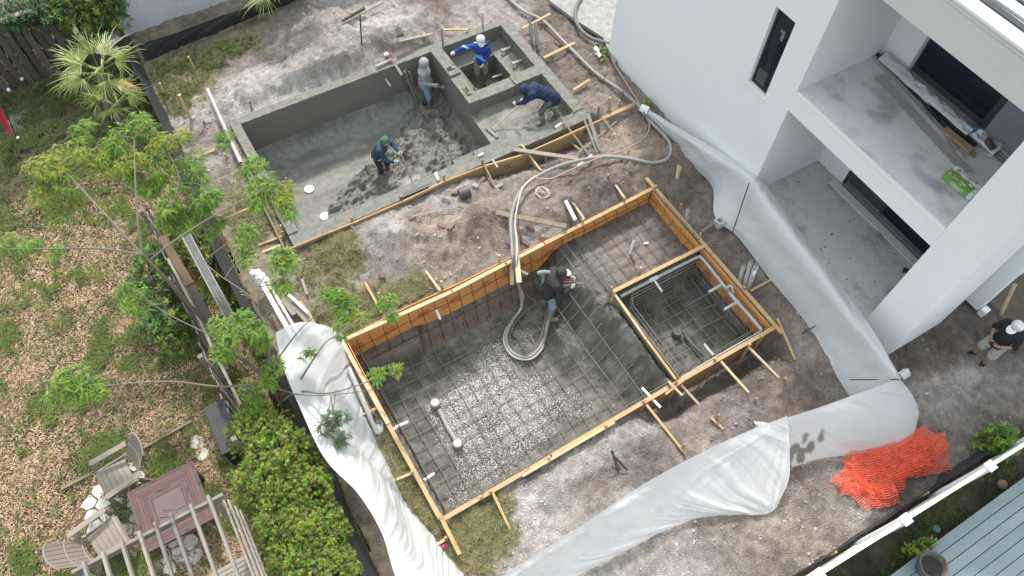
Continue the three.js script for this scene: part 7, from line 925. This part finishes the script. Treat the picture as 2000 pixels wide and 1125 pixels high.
  for (const s of ['L', 'R']) { const k = J['k' + s], a = J['a' + s]; obj(wear.shoeName || 'boot', surface([...(wear.boots ? [capsule(lerp3(k, a, 0.25), a, 0.075, 0.058)] : []), capsule(a, foot(s), 0.056, 0.046), capsule([a[0] - 0.02, a[1] - 0.03, a[2]], a, 0.045, 0.05)], 0.012, 0.03), wear.shoes, t); }
  if (wear.cap) { const dome = obj('cap', surface([capsule(hp(-0.02, 0.05, -0.015), hp(-0.02, 0.05, 0.015), 0.105, 0.105)], 0.01, 0.02), wear.cap, t); if (wear.brim) { const g = new THREE.CylinderGeometry(0.095, 0.1, 0.012, 20, 1, false); g.scale(1.1, 1, 0.9); const Q = new THREE.Matrix4().makeBasis(fx, up, sd); g.applyMatrix4(Q); g.translate(...hp(0.10, 0.055, 0)); obj('brim', g, wear.brim, dome); } if (wear.band) obj('cap_band', (() => { const g = new THREE.TorusGeometry(0.10, 0.014, 8, 28); g.rotateX(Math.PI / 2); const Q = new THREE.Matrix4().makeBasis(fx, up, sd); g.applyMatrix4(Q); g.translate(...hp(-0.012, 0.045, 0)); return g; })(), wear.band, dome); }
  if (wear.mask) obj('face_mask', surface([capsule(hp(0.045, -0.03, -0.03), hp(0.045, -0.03, 0.03), 0.066, 0.066), capsule(hp(0.03, -0.075, 0), hp(0.01, -0.1, 0), 0.066, 0.07)], 0.01, 0.02), wear.mask, t);
  if (wear.hem) obj('hem', (() => { const g = new THREE.TorusGeometry(0.17, 0.02, 8, 30); g.rotateX(Math.PI / 2); g.scale(1, 1, 1.05); g.translate(...lerp3(J.pelvis, J.waist, -0.3)); return g; })(), wear.hem, t);
  if (wear.extra) wear.extra(t, J, hp);
  return t;
}
const glovesW = mat([0.62, 0.62, 0.60]), bootGrey = mat([0.17, 0.16, 0.14], { map: grainT }), muddy = mat([0.27, 0.255, 0.22], { map: grainT });
// grey hoodie, standing on the smooth floor of the finished pool
const wp = (o, yaw, q) => { const v = V(q).applyAxisAngle(V(0, 1, 0), yaw); return [o[0] + v.x, o[1] + v.y, o[2] + v.z]; };
{ const b = [5.9, -1.46, -14.3], y = -0.55, J = { head: [0.05, 1.60, 0.0], face: [1, -0.35, 0], eR: [0.02, 1.12, 0.24], wR: [0.27, 1.0, 0.18], dR: [1, -0.3, -0.2], nR: [0, -0.4, -1], eL: [0.0, 1.12, -0.24], wL: [0.12, 0.90, -0.20], aR: [0.08, 0.09, 0.13], kR: [0.08, 0.5, 0.12], aL: [-0.08, 0.09, -0.13], curl: 0.9 };
  person('worker in a grey hooded sweatshirt and light jeans standing in the finished pool', b, y, J, { top: cloth([0.36, 0.36, 0.37]), topName: 'hooded_sweatshirt', hood: true, loose: 0.028, pants: cloth([0.24, 0.36, 0.50]), pantsName: 'jeans', shoes: bootGrey, boots: true, gloves: mat([0.30, 0.31, 0.29]) });
  const t = thing('trowel', 'steel trowel held by the worker in the grey hooded sweatshirt', 'tool', wp(b, y, [0.38, 0.95, 0.14])); obj('blade', beam(wp(b, y, [0.28, 0.94, 0.14]), wp(b, y, [0.56, 0.90, 0.12]), 0.10, 0.006), M.rebar, t); obj('handle', cyl(wp(b, y, [0.34, 0.965, 0.15]), wp(b, y, [0.47, 0.955, 0.13]), 0.015, 0.015, 8), M.darkWood, t); }
tag(obj('straightedge', beam([5.473, -0.15, -14.592], [5.657, -1.2, -14.44], 0.10, 0.025), M.greyWood), 'muddy wooden straightedge leaning on the pool wall behind the grey hoodie', 'board');
tag(obj('straightedge', beam([5.583, -0.2, -14.548], [5.681, -1, -14.511], 0.04, 0.025), M.greyWood), 'narrow muddy batten leaning beside the wooden straightedge', 'board');
// green beanie with a long scraper
{ const b = [3.78, -1.66, -12.72], y = -0.75, J = { pelvis: [-0.06, 0.93, 0], waist: [-0.02, 1.05, 0], chest: [0.08, 1.24, 0], neck: [0.15, 1.38, 0], head: [0.22, 1.50, 0.02], face: [1, -0.5, 0.15], crown: [0.35, 1, 0], sL: [0.12, 1.33, -0.19], sR: [0.12, 1.33, 0.19], eL: [0.32, 1.16, -0.22], wL: [0.50, 1.14, -0.06], eR: [0.22, 1.06, 0.25], wR: [0.44, 1.00, 0.20], dL: [0.9, -0.2, 0.4], dR: [0.9, -0.1, -0.1], nL: [0, -1, 0], nR: [0, 0, -1], hL: [-0.06, 0.90, -0.1], hR: [-0.06, 0.90, 0.1], kL: [0.10, 0.50, -0.14], kR: [0.02, 0.48, 0.14], aL: [0.02, 0.10, -0.16], aR: [-0.14, 0.10, 0.16], curl: 1.3 };
  person('worker in a green beanie and navy jacket pushing a long scraper', b, y, J, { top: cloth([0.035, 0.075, 0.125]), loose: 0.02, pants: cloth([0.045, 0.05, 0.06]), shoes: bootGrey, boots: true, gloves: glovesW, cap: cloth([0.06, 0.19, 0.10]), band: mat([0.7, 0.7, 0.66]), hem: mat([0.55, 0.57, 0.56]) });
  const h1 = wp(b, y, [0.56, 1.2, -0.02]), h2 = wp(b, y, [0.53, 0.98, 0.16]), e = [4.278, -1.38, -11.965], t = thing('long_scraper', 'long orange handled scraper held by the worker in the green beanie', 'tool', e);
  obj('handle', cyl(e, h1, 0.018, 0.018, 8), mat([0.58, 0.30, 0.18], { roughness: 0.6 }), t); obj('blade', beam([e[0] - 0.14, e[1], e[2] + 0.05], [e[0] + 0.14, e[1], e[2] - 0.05], 0.03, 0.08), M.wet, t); }
// blue shirt and white cap in the spa
{ const b = [7.48, -1.06, -13.98], y = -Math.PI / 2 - 0.35, J = { head: [0.06, 1.60, 0.0], face: [1, -0.55, 0.0], sR: [0.02, 1.41, 0.19], eR: [0.05, 1.40, 0.46], wR: [0.10, 1.36, 0.70], dR: [0.2, -0.3, 1], nR: [0, -1, 0], eL: [0.06, 1.14, -0.22], wL: [0.20, 0.93, -0.05], dL: [0.6, -0.7, 0.5], aR: [0.06, 0.09, 0.10], curl: 0.8 };
  person('worker in a blue patterned shirt and white cap standing in the spa', b, y, J, { topName: 'shirt', top: mat('#ffffff', { map: canvasTex(256, 256, (c, W, Hh) => { c.fillStyle = '#1f3f8e'; c.fillRect(0, 0, W, Hh); for (let i = 0; i < 60; i++) { c.fillStyle = pick(['#6f9fd8', '#152c6b', '#2f62b8', '#9cc0e4', '#17306f', '#8f8a3c']); c.beginPath(); c.ellipse(rnd() * W, rnd() * Hh, 6 + rnd() * 22, 4 + rnd() * 10, rnd() * 3, 0, 7); c.fill(); } }), roughness: 0.85 }), pants: cloth([0.30, 0.27, 0.215]), shoes: bootGrey, boots: true, gloves: glovesW, cap: mat([0.72, 0.72, 0.70]), brim: mat([0.45, 0.43, 0.4]), mask: cloth([0.45, 0.13, 0.045]) }); }
// navy jacket, bent over, raking on the shelf
{ const b = [7.95, -0.44, -11.42], y = Math.PI - 0.67, J = { pelvis: [-0.14, 0.86, 0], waist: [0.0, 0.95, 0], chest: [0.24, 1.02, 0], neck: [0.42, 1.03, 0], head: [0.55, 0.99, 0], face: [0.65, -0.75, 0], crown: [0.75, 0.65, 0], sL: [0.34, 1.02, -0.2], sR: [0.34, 1.02, 0.2], eL: [0.52, 0.78, -0.2], wL: [0.72, 0.58, -0.08], eR: [0.44, 0.76, 0.22], wR: [0.56, 0.56, 0.14], dL: [0.8, -0.5, 0.2], dR: [0.7, -0.6, -0.1], nL: [0, 0, 1], nR: [0, 0, -1], hL: [-0.14, 0.84, -0.1], hR: [-0.14, 0.84, 0.1], kL: [0.08, 0.46, -0.15], kR: [-0.10, 0.45, 0.16], aL: [0.0, 0.1, -0.18], aR: [-0.34, 0.1, 0.2], curl: 1.3 };
  person('worker in a navy hooded jacket bending low over the shallow shelf', b, y, J, { top: cloth([0.018, 0.032, 0.085]), hood: true, loose: 0.035, pants: cloth([0.12, 0.135, 0.14]), shoes: muddy, boots: true, gloves: glovesW, mask: cloth([0.62, 0.10, 0.13]) });
  const e = [6.61, -0.4, -11.795], h = wp(b, y, [0.62, 0.50, 0.05]), t = thing('long_rake', 'long wooden handled rake held by the bent worker on the shelf', 'tool', e); obj('handle', cyl(e, h, 0.016, 0.016, 8), M.pinePale, t); obj('rake_head', beam([e[0] - 0.03, e[1], e[2] - 0.12], [e[0] + 0.03, e[1], e[2] + 0.12], 0.03, 0.05), M.rebar, t); }
// nozzle man
{ const b = [5.38, -1.50, -6.95], y = -0.35, J = { pelvis: [-0.03, 0.94, 0], waist: [0.0, 1.07, 0], chest: [0.06, 1.28, 0], neck: [0.11, 1.43, 0], head: [0.19, 1.55, 0], face: [1, -0.55, 0], crown: [0.4, 1, 0], sL: [0.08, 1.38, -0.2], sR: [0.08, 1.38, 0.2], eL: [0.20, 1.16, -0.28], wL: [0.42, 1.18, -0.10], eR: [0.12, 1.10, 0.30], wR: [0.38, 1.14, 0.16], dL: [1, 0, 0.3], dR: [1, 0.1, -0.3], nL: [0, 0, 1], nR: [0, 0, -1], hL: [-0.03, 0.91, -0.1], hR: [-0.03, 0.91, 0.1], kL: [0.06, 0.5, -0.17], kR: [0.04, 0.5, 0.17], aL: [-0.04, 0.09, -0.2], aR: [-0.02, 0.09, 0.24], curl: 1.2 };
  person('nozzle man in a dark hooded sweatshirt and cap spraying concrete', b, y, J, { size: 1.07, topName: 'sweatshirt', top: cloth([0.042, 0.038, 0.044]), hoodDown: true, loose: 0.05, pants: cloth([0.30, 0.40, 0.50]), pantsName: 'jeans', shoes: muddy, boots: true, gloves: mat([0.5, 0.5, 0.48]), cap: cloth([0.05, 0.046, 0.055]), brim: mat([0.55, 0.53, 0.47]), extra: (t, Q) => { const dc = mat('#ffffff', { roughness: 0.9, map: canvasTex(128, 128, (c, W, Hh) => { c.fillStyle = '#3a343c'; c.fillRect(0, 0, W, Hh); c.fillStyle = '#c9472f'; c.beginPath(); c.ellipse(60, 40, 26, 18, 0.4, 0, 7); c.fill(); c.fillStyle = '#e8e2dc'; c.font = 'bold 34px sans-serif'; c.fillText('45', 44, 62); c.fillStyle = '#b8392c'; c.fillRect(30, 76, 60, 10); c.fillStyle = '#ddd6d0'; c.fillRect(40, 96, 56, 8); }) }); obj('back_print', grid(8, 8, (u, v) => { const th = (u - 0.5) * 1.0; return [-0.17 + 0.10 * (1 - Math.cos(th)) - 0.0 + v * 0.075, 1.05 + v * 0.22, 0.20 * Math.sin(th), u, v]; }), dc, t); } });
  const n = thing('spray_nozzle', 'concrete spray nozzle with air valve in the hands of the nozzle man', 'nozzle', wp(b, y, [0.5, 1.15, 0.06]));
  obj('nozzle_body', cyl(wp(b, y, [0.22, 1.24, 0.10]), wp(b, y, [0.62, 1.15, 0.04]), 0.045, 0.03, 12), M.hoseDark, n); obj('nozzle_tip', cyl(wp(b, y, [0.62, 1.15, 0.04]), wp(b, y, [0.76, 1.11, 0.02]), 0.026, 0.018, 10), M.rebar, n); obj('air_valve', tube([wp(b, y, [-0.05, 1.42, 0.10]), wp(b, y, [0.2, 1.34, 0.04]), wp(b, y, [0.46, 1.24, 0.02])], 0.013, 16, 6), mat([0.50, 0.08, 0.05]), n);
  // the jet of wet concrete
  const a = V(wp(b, y, [0.77, 1.10, 0.02])), e = V([6.47, -0.6, -6.048]), d = e.clone().sub(a), L0 = []; for (let i = 0; i < 5200; i++) { const t = rnd() ** 0.75, r = 0.02 + 0.26 * t * Math.sqrt(rnd()) * rnd(), an = rr(0, 6.28), p = a.clone().addScaledVector(d, t * 0.95); p.y += -0.12 * t * t; L0.push({ p: [p.x + r * Math.cos(an) * 0.5, p.y + r * Math.sin(an) * 0.7, p.z + r * Math.cos(an)], s: rr(0.003, 0.0085), c: [0.33, 0.325, 0.29] }); } stuff(instances('concrete_spray', new THREE.TetrahedronGeometry(1, 0), mat('#ffffff'), L0), 'spray of wet concrete leaving the nozzle', 'spray'); }
// man in shorts with a phone
{ const b = [12.26, -0.24, -0.80], y = Math.PI - 0.1, J = { head: [0.09, 1.59, 0.0], face: [1, -0.8, 0], crown: [0.6, 1, 0], eR: [0.02, 1.10, 0.27], wR: [0.26, 1.06, 0.12], dR: [0.7, 0.1, -0.8], nR: [0, 1, 0], eL: [0.02, 1.10, -0.27], wL: [0.26, 1.06, -0.12], dL: [0.7, 0.1, 0.8], nL: [0, 1, 0], aR: [-0.02, 0.09, 0.15], aL: [-0.02, 0.09, -0.14], kL: [0.02, 0.49, -0.13], kR: [0.02, 0.49, 0.14], curl: 0.8 };
  person('man in a black shirt, pale shorts and white cap looking at a phone', b, y, J, { topName: 'shirt', top: cloth([0.022, 0.023, 0.028]), sleeve: 0.12, loose: 0.03, pants: cloth([0.50, 0.49, 0.46]), pantsName: 'shorts', pantCut: 0.12, pantLoose: 0.034, shoes: cloth([0.02, 0.02, 0.023]), shoeName: 'shoe', cap: cloth([0.78, 0.79, 0.80]), brim: mat([0.76, 0.77, 0.78]) });
  const c = wp(b, y, [0.37, 1.09, 0.0]), t = thing('phone', 'dark phone held by the man in shorts', 'phone', c); obj('phone_body', beam(wp(b, y, [0.34, 1.05, 0.0]), wp(b, y, [0.43, 1.15, 0.0]), 0.075, 0.01), M.black, t); obj('screen', beam(wp(b, y, [0.338, 1.063, 0.0]), wp(b, y, [0.418, 1.153, 0.0]), 0.066, 0.004), glass, t); }
tag(obj('plank', beam([11.882, -0.2, -0.824], [12.638, -0.2, -0.751], 0.16, 0.03), M.muddyWood), 'muddy plank lying on the dirt beside the man in shorts', 'plank');

// ---------------------------------------------------------------- small litter and tools
function tangle(c, r, n, flat) { const g = []; for (let k = 0; k < n; k++) { const pts = []; let a = rr(0, 6.28), b = rr(-0.8, 0.8); for (let i = 0; i < 9; i++) { a += rr(0.4, 1.1); b += rr(-0.4, 0.4); pts.push([c[0] + r * Math.cos(a) * Math.cos(b) * rr(0.7, 1), c[1] + flat * r * (0.6 + Math.sin(b)), c[2] + r * Math.sin(a) * Math.cos(b) * rr(0.7, 1)]); } g.push(tube(pts, 0.006, 40, 4)); } return g; }
{ const c = [-2.399, -0.1, -10.33]; tag(obj('wire_basket', tangle([c[0], -0.15, c[2]], 0.32, 16, 0.6), M.rebarDark), 'tangled dark wire basket in the weeds beside the board fence', 'basket'); }
{ const c = [7.412, -0.2, -10.136]; tag(obj('rope_tangle', tangle([c[0], groundY(c[0], c[2]) + 0.02, c[2]], 0.25, 4, 0.12), mat([0.5, 0.47, 0.4])), 'loose tangle of pale rope below the form braces', 'rope'); }
{ const c = [6.419, 0.1, -9.042], y = groundY(c[0], c[2]); tag(obj('mesh_scrap', tangle([c[0], y + 0.02, c[2]], 0.2, 7, 0.15), mat([0.55, 0.52, 0.47])), 'pale frayed netting scrap on the dirt beside the hose', 'scrap'); }
tag(obj('pipe_fitting', [pipe([4.796, 0.06, -14.888], [5.152, 0.06, -14.912], 0.03)], M.pvcDirty), 'grey pipe fitting lying on the far edge of the finished pool', 'pipe');
tag(obj('pipe_fitting', [pipe([5.152, 0.06, -14.912], [5.285, 0.06, -14.905], 0.042)], mat([0.42, 0.2, 0.17])), 'reddish pipe collar at the end of the grey pipe fitting', 'pipe');
tag(obj('white_cap', cyl([5.217, 0, -15.225], [5.289, 0.06, -15.198], 0.05, 0.05, 14), M.pvc), 'small white pipe cap on the sand at the far pool edge', 'cap');
{ const a = [6.511, 0.02, -13.14], b = [6.517, 0.02, -12.815], t = thing('hand_float', 'small float trowel resting on the wall of the spa', 'tool', a); obj('blade', beam(a, b, 0.10, 0.012), M.muddyWood, t); obj('handle', beam([mix(a[0], b[0], 0.25), 0.055, mix(a[2], b[2], 0.25)], [mix(a[0], b[0], 0.75), 0.055, mix(a[2], b[2], 0.75)], 0.025, 0.03), M.darkWood, t); }
{ const a = [6.403, 0.08, -13.849], b = [6.605, 0.08, -13.824], t = thing('edging_trowel', 'dark edging trowel on the raised end of the spa wall', 'tool', a); obj('blade', beam(a, b, 0.06, 0.01), M.rebar, t); obj('handle', beam([a[0] - 0.02, a[1] + 0.03, a[2]], [mix(a[0], b[0], 0.6), a[1] + 0.035, mix(a[2], b[2], 0.6)], 0.025, 0.025), M.darkWood, t); }
{ const a = [6.506, -0.4, -11.936], b = [6.585, -0.4, -11.483]; tag(obj('long_float', beam(a, b, 0.09, 0.02), M.greyWood), 'long wooden float lying at the edge of the shallow shelf', 'tool'); }
tag(obj('anchor_stake', cyl([9.363, -0.18, -3.149], [9.576, 0.12, -3.073], 0.015, 0.012, 6), M.darkWood), 'short dark stake pinning the patio side sheet', 'stake');
for (const [a, b, l] of [[[10.417, -0.1, -12.764], [10.425, -0.1, -12.572], 'crumpled white paper scrap at the house corner, nearest the hose'], [[10.353, -0.1, -12.566], [10.361, -0.1, -12.376], 'white plastic scrap in the weeds at the house corner']]) tag(obj('litter', crumple(a, b, 0.12, 0.06, 8, 8, 91), mat([0.72, 0.72, 0.70], { side: THREE.DoubleSide })), l, 'litter');
bush('weed_bush', 'small weeds at the foot of the house wall by the hoses', [10.517, -0.15, -12.446], 0.25, 0.15, 0.3, 60, HG, undefined, 0.6); bush('weed_bush', 'tiny green weed by the white knot at the house wall', [10.402, -0.1, -10.277], 0.15, 0.14, 0.15, 40, HG, undefined, 0.6);

renderer.render(scene, camera);
